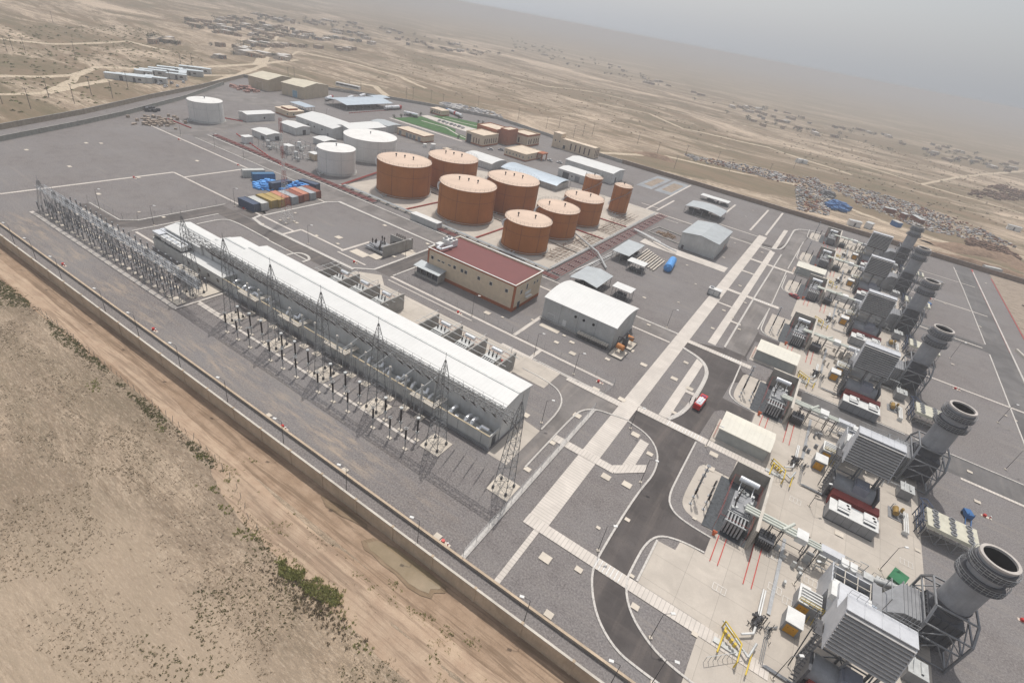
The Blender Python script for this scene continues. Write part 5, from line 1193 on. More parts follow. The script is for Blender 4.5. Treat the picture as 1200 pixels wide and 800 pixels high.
# ---------------------------------------------------------------- containers
def container_proto(m, L=7.3, h=2.6, open_=False):
    root = empty('shipping_container'); b = MB(); b.box(-L/2, L/2, -1.15, 1.15, .08, h-.08)
    b.build('box', m, root); b = MB()
    for sx in (-1, 1):
        for sy in (-1, 1): b.box(sx*L/2-.09, sx*L/2+.09, sy*1.15-.08, sy*1.15+.08, 0, h)
    for sy in (-1, 1):
        for z in (.04, h-.08): b.box(-L/2, L/2, sy*1.16-.05, sy*1.16+.05, z-.04, z+.08)
    b.build('frame', m, root)
    b = MB()
    for y in (-.8, -.3, .3, .8): b.bar((L/2+.06, y, .2), (L/2+.06, y, h-.2), .05)
    b.box(L/2, L/2+.03, -.02, .02, .1, h-.1); b.build('door_bar', GREYP, root); return root
CM = dict(navy=ribbed('navy_container', (.06, .085, .14), 0, .3, dirt=.1, depth=.6), white=ribbed('white_container', (.55, .55, .52), 0, .3, depth=.6), yellow=ribbed('yellow_container', (.42, .30, .10), 0, .3, depth=.6), orange=ribbed('faded_orange_container', (.52, .22, .14), 0, .3, depth=.6),
          rust=ribbed('rust_red_container', (.26, .075, .045), 0, .3, depth=.6), grey=ribbed('grey_container', (.40, .42, .44), 0, .3, depth=.6), blue=ribbed('blue_container', (.05, .16, .30), 0, .3, depth=.6))
CT = [('navy', -149.3, 94.0, 0, 'dark blue container at the near left end of the container row'), ('white', -148.8, 96.7, 0, 'white container next to the dark blue one'), ('yellow', -149.4, 100.3, 0, 'yellow container, left one of the two yellow ones'), ('yellow', -149.0, 102.8, 0, 'yellow container, right one of the two yellow ones'),
      ('orange', -149.8, 105.3, 0, 'faded orange container directly right of the yellow ones'), ('grey', -149.0, 107.8, 0, 'grey-roofed container in the middle of the row'), ('rust', -149.2, 110.3, 0, 'rusty red container right of the grey one'),
      ('orange', -149.8, 112.8, 0, 'faded orange container near the right end of the row'), ('grey', -149.4, 115.3, 0, 'pale grey container, last but one at the right end of the row'), ('rust', -149.8, 117.8, 0, 'rust red container at the far right end of the row'),
      ('white', -175.5, 113.5, 1.2, 'off-white container behind the blue tarpaulins'), ('blue', -170.5, 114.0, 1.2, 'blue container beside the blue tarpaulins'), ('navy', -156, 122, .2, 'dark container behind the blue tarpaulins, near the road'), ('navy', -160.5, 113.5, 1.5, 'dark container half hidden among the blue tarpaulins')]
CP = {}
for c_, x, y, a_, lab in CT:
    if c_ not in CP: CP[c_] = o = container_proto(CM[c_])
    else: o = copy_tree(CP[c_])
    o.location = (x, y, 0); o.rotation_euler = (0, 0, a_+RND.uniform(-.03, .03)); tag(o, lab, 'container', 'shipping containers')
    o.scale = (1, 1, 1)
def heap(name, cx, cy, rx, ry, h, n, m, label, cat, sz=1.0, kind='stuff', zf=None):
    b = MB()
    for i in range(n):
        a_, r_ = RND.uniform(0, 2*pi), sqrt(RND.random()); x, y = cx+rx*r_*cos(a_), cy+ry*r_*sin(a_); z = (zf(x, y) if zf else 0)+h*(1-r_*r_)*RND.uniform(.3, .9)
        s_ = sz*RND.uniform(.5, 1.4); b.cbox(x, y, z-.3, s_*RND.uniform(.8, 2), s_, s_*RND.uniform(.3, .9), RND.uniform(0, 3))
    return b.build(name, m, label=label, cat=cat, kind=kind)
heap('tarpaulin_heap', -164, 111.5, 5.0, 5.0, 2.4, 150, BLUE_T, 'heap of crumpled bright blue tarpaulins left of the mast', 'tarpaulin heap', .9); heap('tarpaulin_heap', -157, 118, 4.2, 6.0, 2.8, 150, BLUE_T, 'second heap of bright blue tarpaulins, behind the orange containers', 'tarpaulin heap', .9)
# beams stacked beside the canopies
g_ = 'long pale beams laid side by side'
for i in range(9):
    x, y = -46.9+i*1.05, 183-i*.7; b = MB(); b.box(x-.22, x+.22, y-15+i*.35, y, .15, .5)
    for q in range(4): b.box(x-.4, x+.4, y-13+i*.35+q*4, y-12.8+i*.35+q*4, 0, .15)
    b.build('steel_beam', PAD if i % 3 else CONC_L, label='long pale beam lying on the gravel left of the blue tank, %s from the left' % ORD[i], cat='beam', group=g_)
e = empty('blue_tank', (-35.4, 173.8, 0), radians(97), 'bright blue covered tank lying at the end of the beams', 'tank'); b = MB(); b.cyl((-4.6, 0, 1.4), (4.6, 0, 1.4), 1.45, 1.3, 18); b.cyl((-5.2, 0, 1.3), (-4.6, 0, 1.4), .8, 1.45, 18); b.cyl((4.6, 0, 1.4), (5.2, 0, 1.5), 1.3, .7, 18); b.build('body', BLUE_T, e); b = MB(); b.box(-3, -2, -1.3, 1.3, 0, .5); b.box(2, 3, -1.3, 1.3, 0, .5); b.build('saddle', CONC, e)
e = empty('kiosk', (-17.5, 164.6, 0), 0, 'grey kiosk box standing on the wide pale walkway', 'kiosk'); b = MB(); b.box(-1.9, 1.9, -.9, .9, .15, 2.1); b.build('body', GREYP, e); b = MB(); b.box(-2.0, 2.0, -1, 1, 2.1, 2.25); b.build('roof', WHITE, e); b = MB(); b.box(-1.5, -.1, -.95, -.9, .3, 1.9); b.box(.1, 1.5, -.95, -.9, .3, 1.9); b.build('door', PIPE, e); b = MB(); b.box(-1.6, -.6, -.3, .7, 2.25, 2.6); b.build('vent', GREYP, e)
# open pit with rubble
b = MB(); b.ribbon([(-53, 213), (-40, 211), (-41, 201), (-54, 203), (-53, 213)], .4, 0, .35); b.build('pit_kerb', CONC, label='kerb round the open pit beside the thick white pipe', cat='pit'); g_ = G(184, 143)
b = MB()
for i in range(70):
    x, y = g_[0]+RND.gauss(0, 4.5), g_[1]+RND.gauss(0, 4.5); b.cbox(x, y, 0, RND.uniform(.8, 1.6), RND.uniform(.6, 1.0), RND.uniform(.4, 1.3), RND.uniform(0, 3))
b.build('crate_pile', mat('weathered_crates', (.42, .34, .27), .9, var=.4, sc=1), label='pile of weathered crates on the far gravel left of the lone white tank', cat='crates', kind='stuff')
g_ = G(176, 130); b = MB(); 
for i in range(12): b.cbox(g_[0]+RND.gauss(0, 1.5), g_[1]+RND.gauss(0, 1.5), 0, 1.5, 1.2, RND.uniform(.6, 2), i)
b.build('scrap_heap', STEEL_D, label='small dark heap just beyond the crate pile', cat='scrap', kind='stuff')
for k, (X, Y, X2, Y2) in enumerate(((197, 140, 225, 151), (264, 139, 285, 143), (278, 158, 335, 198), (410, 133, 462, 129))):
    a_, c_ = G(X, Y), G(X2, Y2); b = MB()
    for i in range(20):
        x, y = lerp(a_[0], c_[0], i/20), lerp(a_[1], c_[1], i/20); b.cbox(x, y, 0, hypot(c_[0]-a_[0], c_[1]-a_[1])/30, .22, .45, atan2(c_[1]-a_[1], c_[0]-a_[0]))
    b.build('road_barrier', RED if k != 3 else PIPE_RED, label='line of red road barriers '+['left of the lone white tank', 'right of the lone white tank', 'along the service road kerb below the process yard', 'in front of the lorry canopy'][k], cat='barrier')
heap('stored_goods', -318, 205, 12, 6, 1.2, 70, mat('red_white_goods', (.40, .22, .18), .8, var=.5, sc=.4), 'red and white stored goods in front of the sand-coloured warehouses', 'stored goods', 1.3)
e = empty('coach', (*G(408, 104), 0), radians(20), 'long white coach parked behind the lorry canopy', 'bus'); b = MB(); b.box(-9, 9, -1.2, 1.2, .5, 2.9); b.build('body', WHITE, e); b = MB(); b.box(-8.6, 8.6, -1.24, -1.204, 1.5, 2.4); b.build('window', GLASS, e)
heap('rubble', -47.5, 207, 4.5, 3.4, .5, 110, mat('brown_rubble', (.22, .15, .1), .95, var=.3), 'brown rubble in the open pit by the thick white pipe', 'rubble', .5)
# ---------------------------------------------------------------- the six gas turbine units (unit coordinates: y of the nearest one)
PLACES = ['of the nearest turbine unit', 'of the second nearest turbine unit', 'of the third nearest turbine unit', 'of the third farthest turbine unit', 'of the second farthest turbine unit', 'of the farthest turbine unit']
LOUV = mat('brown_grey_louvre', (0.44, 0.425, 0.41), 0.6, .1, var=.1, sc=.8, streak=.15); LOUV_D = mat('louvre_gap_shade', (0.025, 0.023, 0.023), 0.9)
PANEL = mat('pale_filter_panel', (0.52, 0.53, 0.55), 0.5, .1, var=.08, streak=.2); STK = mat('stack_grey_paint', (0.29, 0.295, 0.31), 0.5, 0.15, var=.12, sc=.4, streak=.35); TRUSS = mat('grey_steel_truss', (0.235, 0.24, 0.25), 0.5, .3, var=.12)
def u_filter():
    e = empty('air_filter_house', (24.75, 55.3, 0)); X, Y = 3.6, 1.15
    b = MB(); b.box(-X, X, -Y+.35, Y, 8.2, 13.9); b.build('casing', PANEL, e)
    b = MB(); b.box(-X-.08, X+.08, -Y-.05, Y+.05, 13.9, 14.05)
    for k in range(4): b.box(-X+k*2*X/4-.03, -X+k*2*X/4+.03, -Y, Y, 14.05, 14.12)
    b.build('roof', PANEL, e)
    b = MB(); n = 11
    for k in range(n):
        z = 13.8-k*(5.3/n); q = -Y-.05-k*.15; b.add([(-X, q+.4, z), (X, q+.4, z), (X, q-.36, z-.17), (-X, q-.36, z-.17), (-X, q+.4, z-.05), (X, q+.4, z-.05), (X, q-.36, z-.23), (-X, q-.36, z-.23)], [(0,3,2,1),(4,5,6,7),(3,7,6,2),(0,4,7,3),(1,2,6,5)])
    b.build('louvre', LOUV, e, kind=None)
    b = MB(); b.add([(-X+.05, -Y+.25, 13.85), (X-.05, -Y+.25, 13.85), (X-.05, -Y-1.4, 8.35), (-X+.05, -Y-1.4, 8.35), (-X+.05, -Y+.36, 13.85), (X-.05, -Y+.36, 13.85), (X-.05, -Y+.36, 8.2), (-X+.05, -Y+.36, 8.2)], [(0,3,2,1),(4,5,6,7),(2,3,7,6),(0,4,7,3),(1,2,6,5)]); b.build('gap_shade_backing', LOUV_D, e)  # near-black backing: shade of the gaps between the louvres put into its colour
    b = MB()
    for x in (-X-.05, X-.05): b.add([(x, -Y-1.9, 8.2), (x+.1, -Y-1.9, 8.2), (x+.1, -Y+.4, 8.0), (x, -Y+.4, 8.0), (x, -Y-.25, 13.7), (x+.1, -Y-.25, 13.7), (x+.1, -Y+.4, 13.9), (x, -Y+.4, 13.9)], [(0,3,2,1),(4,5,6,7),(0,1,5,4),(1,2,6,5),(2,3,7,6),(3,0,4,7)])
    b.build('side_plate', PANEL, e)
    b = MB()
    for x in (-X+.2, 0, X-.2):
        for y in (-Y+.3, Y-.2): b.cbox(x, y, 0, .28, .28, 8.2)
    for s_ in (-1, 1): b.bar((s_*(X-.2), -Y+.3, .3), (s_*(X-.2), Y-.2, 8), .14); b.bar((-X+.2, s_*(Y-.2), 4), (X-.2, s_*(Y-.2), 4), .16)
    b.bar((-X+.2, Y-.1, .3), (0, Y-.1, 4), .14); b.bar((X-.2, Y-.1, .3), (0, Y-.1, 4), .14); b.build('leg', TRUSS, e)
    b = MB(); b.bar((-X-.7, Y, 8), (-X-.7, -Y, 0.2), .12); b.box(-X-1.1, -X-.1, -Y, Y, 7.9, 8.02)
    for z in (8.5, 9.0): b.bar((-X-1.1, -Y, z), (-X-1.1, Y, z), .05)
    for k in range(5): b.bar((-X-1.1, -Y+k*.65, 8), (-X-1.1, -Y+k*.65, 9), .05)
    for k in range(16): b.box(-X-1.0, -X-.2, -Y-.2-k*.24, -Y-k*.24, 7.7-k*.48, 7.76-k*.48)
    b.build('stair', STEEL_D, e)
    b = MB(); b.box(-X+.3, X-.3, Y, Y+2.2, 6.3, 10.5); b.add([(-X+.3, Y+2.2, 6.3), (X-.3, Y+2.2, 6.3), (X-.3, Y+2.2, 10.5), (-X+.3, Y+2.2, 10.5), (-1.8, Y+6, 4.0), (1.8, Y+6, 4.0), (1.8, Y+6, 7.0), (-1.8, Y+6, 7.0)], [(0,1,5,4), (1,2,6,5), (2,3,7,6), (3,0,4,7), (4,5,6,7)]); b.box(-1.8, 1.8, Y+6, Y+9.2, 3.2, 7.0)
    b.build('intake_duct', PANEL, e)
    for s_ in (-1, 1): b = MB(); b.box(s_*1.7-.8, s_*1.7+.8, Y+7.0, Y+9.6, 5.2, 6.3); b.box(s_*1.7-.5, s_*1.7+.5, Y+9.7, Y+10.5, 5.0, 5.9); b.build('vent_box', WHITE, e)
    b = MB()
    for z in (14.4, 14.9): b.bar((-X, Y, z), (X, Y, z), .035)
    for k in range(9): b.bar((-X+k*2*X/8, Y, 14.05), (-X+k*2*X/8, Y, 14.9), .035)
    b.build('handrail', STEEL, e)
    return e
def u_stack():
    e = empty('exhaust_stack', (36.3, 71.7, 0)); R = 2.05; n = 56
    b = MB(); b.cyl((0, 0, 8.3), (0, 0, 17.6), R, n=n, caps=False); b.build('shell', STK, e)
    b = MB(); b.cyl((0, 0, 17.7), (0, 0, 8.3), R-.14, n=n, caps=False); b.cyl((0, 0, 11.5), (0, 0, 11.45), R-.15, n=n); b.build('flue_lining', BLACK, e)
    b = MB(); b.ring((0, 0, 17.55), R-.2, .36, .32, n); b.build('rim', mat('pale_stack_rim', (.50, .46, .42), .6, var=.15), e)
    for z, t in ((15.9, .62), (13.6, .78)):
        b = MB(); b.ring((0, 0, z), R, t, .14, n); b.ring((0, 0, z+.0), R, .28, 1.15, n); b.build('collar_platform', GREYD, e)
        b = MB()
        for k in range(30):
            a_ = 2*pi*k/30; a2 = 2*pi*(k+1)/30; r2 = R+t; b.bar((r2*cos(a_), r2*sin(a_), z+.1), (r2*cos(a_), r2*sin(a_), z+1.15), .035)
            for zz in (z+.45, z+.8, z+1.15): b.bar((r2*cos(a_), r2*sin(a_), zz), (r2*cos(a2), r2*sin(a2), zz), .045)
        b.build('guard_rail', STEEL, e)
    b = MB(); b.cyl((0, 0, 7.4), (0, 0, 8.3), R-.25, n=n); b.ring((0, 0, 8.2), R-.1, .22, .16, n); b.ring((0, 0, 7.2), R-.5, .5, .12, n); b.build('expansion_joint', GREYD, e)
    b = MB(); q = 2.15
    b.cyl((0, 0, 6.3), (0, 0, 7.5), R-.1, n=n); b.box(-q, q, -q, q, .8, 6.3)
    for k in range(6):
        x = -q+.2+k*(2*q-.4)/5
        for s_ in (-1, 1): b.box(x-.05, x+.05, s_*q-.11, s_*q+.11, .9, 6.25); b.box(s_*q-.11, s_*q+.11, x-.05, x+.05, .9, 6.25)
    b.build('base_box', GREYD, e)
    b = MB(); L, M_, T = 2.7, 4.35, 8.6
    P = [(-L, -M_), (L, -M_), (L, M_), (-L, M_)]
    T_ = [(-2.3, -2.6), (2.3, -2.6), (2.3, 2.6), (-2.3, 2.6)]
    for (x, y), (u, v) in zip(P, T_):
        b.cyl((x, y, 0), (x, y, T-2.2), .19, n=4); b.cyl((x, y, T-2.2), (u*1.05, v*1.05, T), .19, n=4)
    for z in (.4, 4.0, T-2.2):
        for (x, y), (u, v) in zip(P, P[1:]+P[:1]): b.bar((x, y, z), (u, v, z), .2)
    for z0, z1 in ((.4, 4), (4, T-2.2)):
        for (x, y), (u, v) in zip(P, P[1:]+P[:1]): mx, my = (x+u)/2, (y+v)/2; b.bar((x, y, z0), (mx, my, z1), .13); b.bar((u, v, z0), (mx, my, z1), .13)
    for (x, y), (u, v) in zip(T_, T_[1:]+T_[:1]): b.bar((x*1.05, y*1.05, T), (u*1.05, v*1.05, T), .22)
    b.build('support_frame', TRUSS, e)
    b = MB(); b.bar((2.1, 1.6, 6.5), (2.1, 1.6, 16), .05); b.bar((1.7, 2.0, 6.5), (1.7, 2.0, 16), .05)
    for k in range(22): b.bar((2.1, 1.6, 6.8+k*.4), (1.7, 2.0, 6.8+k*.4), .04)
    b.build('ladder', STEEL, e)
    return e
def u_turbine():
    e = empty('gas_turbine_casing', (27, 69.6, 0))
    b = MB(); b.box(-4.4, -4.2, -3.2, 1.6, 0, 5.0); b.box(-4.2, 1.0, -3.2, -3.0, 0, 4.2); b.box(-4.2, 1.0, 1.5, 1.7, 0, 4.4); b.build('housing_wall', PANEL, e)
    b = MB(); b.box(-4.1, .9, -2.9, 1.4, .05, 2.6); b.cyl((-4.2, -.6, 2.2), (1.5, -.6, 2.2), 1.2, n=16); b.build('generator', STEEL_D, e)
    b = MB()
    for x in (-4.2, -2.5, -.8, .9): b.bar((x, -3.1, 4.3), (x, 1.6, 4.5), .12)
    b.bar((-4.2, 0, 4.5), (1, 0, 4.5), .12); b.build('roof_beam', CONC_L, e)
    b = MB(); b.path([(-4.1, -3.3, 4.9), (-.8, -3.3, 4.9), (-.8, -4.6, 4.9)], .26, 12); b.path([(-4.1, -2.5, 4.6), (1.6, -2.5, 4.6)], .24, 12); b.build('air_pipe', mat('pale_blue_grey_pipe', (.48, .54, .60), .4, .2, var=.1), e)
    b = MB(); b.box(1.1, 2.3, -2.6, 2.0, 0, 4.6); b.box(-1.0, 2.0, 2.1, 3.4, .3, 3.6)
    b.build('accessory_casing', GREYP, e)
    b = MB()
    for k in range(2): b.cyl((-2.6+k*1.2, 3.1, 3.2), (-2.6+k*1.2, 2.9, 4.4), .48, n=14); b.box(-3.1+k*1.2, -2.1+k*1.2, 2.9, 4.0, 4.2, 4.5)
    b.build('vent_drum', WHITE, e)
    b = MB(); b.path([(.8, 3.8, 3.4), (5.2, 5.4, 3.1)], .42, 12); b.box(.2, 1.5, 3.0, 4.3, 2.6, 3.9); b.build('blower_pipe', PIPE, e)
    b = MB(); P = [(2.4, 1.9, 3.6), (3.4, 2.4, 5.4), (7.0, 3.2, 5.8), (7.1, 2.4, 6.2)]
    def frus(b, x0, a, x1, c):
        (ya, yb, za, zb), (yc, yd, zc, zd) = a, c
        b.add([(x0, ya, za), (x0, yb, za), (x0, yb, zb), (x0, ya, zb), (x1, yc, zc), (x1, yd, zc), (x1, yd, zd), (x1, yc, zd)], [(0,3,2,1),(4,5,6,7),(0,1,5,4),(1,2,6,5),(2,3,7,6),(3,0,4,7)])
    frus(b, 2.4, (-2.2, 1.2, .8, 4.4), 4.4, (-2.0, 3.6, .6, 5.8)); frus(b, 4.4, (-2.0, 3.6, .6, 5.8), 7.1, (-1.6, 3.9, .6, 5.8))
    for k in range(6): x = 4.5+k*.48; b.box(x-.04, x+.04, -2.1, 4.0, .6, 5.95)
    b.build('exhaust_diffuser', GREYP, e)
    b = MB()
    for z in (5.4, 5.9): b.bar((-4.3, -3.2, z), (-4.3, 1.6, z), .04)
    for k in range(6): b.bar((-4.3, -3.2+k*.95, 4.9), (-4.3, -3.2+k*.95, 5.9), .04)
    b.bar((2.4, 2, 4.6), (2.4, 2, 7), .1); b.bar((2.4, -2, 4.6), (2.4, -2, 7), .1); b.bar((2.4, -2, 7), (2.4, 2, 7), .1)
    b.build('handrail', STEEL, e)
    return e
def u_silencer():
    e = empty('ventilation_silencer', (25.2, 53.7, 0)); b = MB(); b.cyl((-3.4, .2, 2.7), (3.2, .2, 2.7), 1.75, n=20); b.build('drum', GREYP, e)
    b = MB(); b.box(-.4, 1.9, -1.4, 1.2, 2.6, 5.0); b.box(-.1, 1.6, -1.0, .8, 5.0, 5.2); b.build('hatch_box', mat('blue_grey_box', (.24, .25, .29), .5, var=.1), e)
    b = MB(); b.box(3.4, 3.7, -2, 2, 0, 4.6); b.box(-3.9, -3.6, -2, 2, 0, 4.6); b.box(-3.6, 3.4, -1.2, 1.4, 0, 1.2); b.build('end_plate', GREYD, e); return e
def u_redbox():
    e = empty('red_container', (26, 51.3, 0)); b = MB(); b.box(-3.8, 3.8, -.95, 1.0, .15, 2.55); b.build('box', ribbed('red_brown_container', (.30, .055, .045), 0, .3, depth=.6), e)
    b = MB(); b.box(-3.82, 3.82, -.97, 1.02, 2.55, 2.62)
    for y in (-1.0, -1.25, -1.5): b.bar((-3.7, y, 2.3), (3.7, y, 2.3), .06)
    b.build('roof_edge', mat('red_brown_paint', (.30, .06, .05), .5), e); return e
def u_elbox():
    e = empty('control_container', (25.9, 47.6, 0)); b = MB(); b.box(-3.8, 3.8, -1.5, 1.7, .25, 2.35); b.build('wall', GREYP, e); b = MB(); b.box(-3.9, 3.9, -1.55, 1.75, 2.35, 2.45); b.build('roof', WHITE, e)
    b = MB()
    for k in range(6): b.box(-3.6+k*1.25, -3.56+k*1.25, -1.53, -1.503, .3, 2.3)
    b.box(-3.9, 3.9, -1.5, 1.7, 0, .25); b.build('panel_seam', GREYD, e)
    for x in (-1.7, 2.4):
        b = MB(); b.box(x-1, x+1, -.3, 1.5, 2.45, 2.95); b.box(x-.95, x+.95, -.9, -.3, 2.45, 2.8); u = b.build('air_conditioner', WHITE, e)
        b = MB(); b.cyl((x+.5, .9, 2.95), (x+.5, .9, 3.0), .24, n=12); b.cyl((x-.2+.9, .2, 2.95), (x+.7, .2, 3.0), .24, n=12); b.build('fan', BLACK, u)
        b = MB(); b.box(x-.9, x+.9, -.92, -.901, 2.5, 2.78); b.build('coil', GREYD, u)
    return e
def u_cooler():
    e = empty('fin_fan_cooler', (40.8, 96.0, 0)); X, Y = 3.8, 2.5
    b = MB(); b.box(-X, X, -Y, Y, 2.75, 3.4); b.build('fin_block', mat('cream_cooler_casing', (.55, .53, .43), .6, var=.12), e)
    for i in range(3):
        for j in range(4):
            x, y = -X+1.25+i*2.55, -Y+.62+j*1.25
            b = MB(); b.ring((x, y, 3.4), .34, .14, .28, 18); b.cyl((x, y, 3.41), (x, y, 3.5), .13, n=8); b.cbox(x, y, 3.5, .66, .1, .04, .5); b.cbox(x, y, 3.5, .1, .66, .04, .5); f_ = b.build('fan', GREYP, e)
    b = MB()
    for x in (-X+.1, -X/3, X/3, X-.1):
        for y in (-Y+.1, Y-.1): b.bar((x, y, 0), (x, y, 2.75), .12)
    for y in (-Y+.1, Y-.1):
        for x in (-X+.1, -X/3, X/3): b.bar((x, y, 0), (x+2*X/3-.1, y, 2.7), .06); b.bar((x, y, 2.7), (x+2*X/3-.1, y, 0), .06)
    b.build('leg', STEEL, e); return e
def u_blueframe():
    e = empty('blue_pipe_rack', (37.0, 97.0, 0)); b = MB()
    for y in (-2.4, 0, 2.4): b.bar((-.5, y, 0), (-.5, y, 3.2), .14); b.bar((.2, y, 0), (.2, y, 3.2), .14); b.bar((-.5, y, 3.2), (.2, y, 3.2), .12)
    for z in (1.0, 1.8, 2.6, 3.2): b.bar((-.5, -2.4, z), (-.5, 2.4, z), .12); b.bar((.2, -2.4, z), (.2, 2.4, z), .1)
    b.path([(-.2, 2.4, 3.2), (-.9, 3.4, 3.3), (.3, 4.0, 3.3), (1.2, 2.4, 3.2)], .1, 6); b.build('frame', mat('dark_navy_steel', (.05, .07, .12), .5, var=.2), e); return e
def u_pump():
    e = empty('pump_skid', (33.6, 96.8, 0)); b = MB(); b.box(-1.2, 1.2, -1.6, 1.6, 0, .15); b.build('base_frame', GREYP, e)
    b = MB(); b.cyl((-.3, -.9, .9), (-.3, .9, .9), .5, n=12); b.cyl((.5, .2, .5), (.5, .2, 1.8), .25, n=10); b.build('pump', mat('ochre_pump_paint', (.35, .22, .06), .5, var=.25), e)
    b = MB(); 
    for i in range(7): a_, c_ = RND.uniform(-1, 1), RND.uniform(-1.3, 1.3); b.path([(a_, c_, .2), (a_, c_, RND.uniform(.6, 1.6)), (a_*.4, c_+.6, 1.1)], .08, 6)
    b.build('pipe', PIPE, e); return e
def u_tubes():
    b = MB()
    for k in range(3): b.cyl((34.6+k*.3, 92, .9), (34.6+k*.3, 97.5, .9), .12, n=8)
    b.box(34.4, 35.4, 92.2, 92.4, 0, .75); b.box(34.4, 35.4, 97, 97.2, 0, .75); return b.build('pipe_bundle', WHITE)
def u_greybox():
    e = empty('oil_tank', (34.8, 63.6, 0)); b = MB(); b.box(-1.1, 1.1, -1.2, 1.3, .2, 2.1); b.build('tank', GREYP, e); b = MB(); b.box(-1.2, 1.2, -1.3, 1.4, 2.1, 2.2); b.bar((-.6, -1, 2.2), (-.6, 1, 2.7), .12); b.bar((.4, -.8, 2.3), (.4, 1, 2.3), .3); b.build('lid', PIPE, e); return e
def u_cabA():
    e = empty('valve_cabinet', (19.8, 60.2, 0)); b = MB(); b.box(-1.1, 1.1, -1.3, 1.3, 0, 2.1); b.build('wall', GREYP, e); b = MB(); b.box(-1.15, 1.15, -1.35, 1.35, 2.1, 2.2); b.build('roof', WHITE, e)
    b = MB(); b.box(-.8, .75, -1.35, -1.304, .15, 1.75); d = b.build('door', ORNG, e); b = MB(); b.box(-.5, -.42, -1.38, -1.351, 1.2, 1.3); b.box(.2, .28, -1.38, -1.351, 1.2, 1.3); b.build('handle', BLACK, d); return e
def u_cabB():
    e = empty('lubrication_unit', (21.3, 64.6, 0)); b = MB(); b.box(-1.6, 1.5, -1.5, 1.5, 0, 2.3); b.build('wall', GREYP, e)
    b = MB(); b.box(-1.65, -.2, -1.55, 1.9, 2.3, 2.45)
    for k in range(5): b.box(-1.4, 1.3, -1.2+k*.55, -1.0+k*.55, 2.5, 2.8)
    b.build('roof_grille', WHITE, e); b = MB(); b.box(-1.3, .1, -1.55, -1.504, .2, 1.9); d = b.build('door', ORNG, e)
    b = MB(); b.box(-.9, -.82, -1.58, -1.551, 1.3, 1.4); b.box(-.4, -.32, -1.58, -1.551, 1.3, 1.4); b.build('handle', BLACK, d)
    b = MB()
    for z in (2.9, 3.3): b.bar((-1.6, -1.5, z), (1.6, -1.5, z), .05)
    for k in range(6): b.bar((-1.6+k*.64, -1.5, 2.3), (-1.6+k*.64, -1.5, 3.3), .05); b.bar((-1.9+k*.6, -2.2, 0), (-1.9+k*.6, -1.8, 1.2), .07)
    b.build('rail', YEL, e); return e
def u_bay():
    e = empty('transformer_bay', (9, 76.5, 0)); b = MB(); b.box(2.75, 3.1, -7.2, 7.3, 0, 4.6); b.box(-3.0, 2.75, 6.95, 7.3, 0, 4.6); b.build('fire_wall', mat('brown_grey_concrete', (.34, .315, .28), .9, var=.14, sc=.4, streak=.35), e)
    b = MB(); b.box(2.7, 3.15, -7.25, 7.35, 4.6, 4.68); b.box(-3.0, 2.7, 6.9, 7.35, 4.6, 4.68); b.build('coping', CONC_L, e)
    b = MB(); b.box(-4.3, 2.72, -7.1, 6.9, .03, .1); b.build('oil_pit_grating', mat('dark_pit_grating', (.085, .092, .10), .8, var=.3, sc=2), e); return e
def u_tx():
    e = empty('power_transformer', (9.0, 75.3, 0)); b = MB(); b.box(-1.6, 1.6, -2.6, 2.6, .5, 3.0); b.box(-1.2, 1.2, -2.2, 2.2, 3.0, 3.25); b.build('tank', GREYP, e)
    b = MB()
    for k in range(6): b.box(-1.5+k*.52, -1.22+k*.52, -5.4, -3.0, .5, 2.9)
    b.build('radiator', GREYP, e); b = MB(); b.cyl((-1.7, -3.1, 3.1), (1.7, -3.1, 3.1), .1, n=8); b.cyl((-1.7, -5.3, 3.1), (1.7, -5.3, 3.1), .1, n=8)
    for k in range(6): b.cyl((-1.36+k*.52, -5.3, 3.1), (-1.36+k*.52, -3.1, 3.1), .07, n=6)
    b.build('header_pipe', PIPE, e)
    b = MB(); b.cyl((-1.7, 4.8, 4.1), (1.5, 4.8, 4.1), .52, n=18); b.bar((-1.2, 4.6, 3), (-1.2, 4.8, 3.7), .14); b.bar((1, 4.6, 3), (1, 4.8, 3.7), .14); b.bar((-1.2, 2, 2.9), (-1.2, 4.7, 3.1), .14); b.bar((1, 2, 2.9), (1, 4.7, 3.1), .14); b.build('conservator', ALU, e)
    for k in range(3):
        b = MB(); p0, p1 = Vector((-.9, -1.6+k*1.5, 3.2)), Vector((-1.3+k*.35, -1.2+k*1.8, 5.0)); b.cyl(p0, p1, .08, .05, 8)
        for q in range(8): c_ = p0.lerp(p1, (q+.6)/9); b.cyl(c_, c_+(p1-p0)*.03, .15, n=8)
        b.build('bushing', INSUL, e)
    b = MB()
    for i in range(22): x, y, z = RND.uniform(-1.5, 1.6), RND.uniform(-2.6, 2.8), RND.uniform(3.1, 3.8); b.path([(x, y, 3.0), (x, y, z), (x+RND.uniform(-.8, .8), y+RND.uniform(-.3, .3), z)], .06, 5)
    for i in range(9): b.cbox(RND.uniform(-1.2, 1.4), RND.uniform(-2.3, 2.5), 3.1, .5, .4, RND.uniform(.2, .6), RND.uniform(0, 2))
    b.build('fittings', PIPE, e)
    b = MB()
    for x in (-2.6, 2.2):
        for y in (-5.6, -1.8, 1.8, 5.4): b.bar((x, y, 0), (x, y, 3.9), .04)
        for z in (2.6, 3.9): b.bar((x, -5.6, z), (x, 5.4, z), .035)
    for y in (-5.6, 5.4): b.bar((-2.6, y, 3.9), (2.2, y, 3.9), .035)
    b.build('sprinkler_pipe', PIPE_RED, e); return e
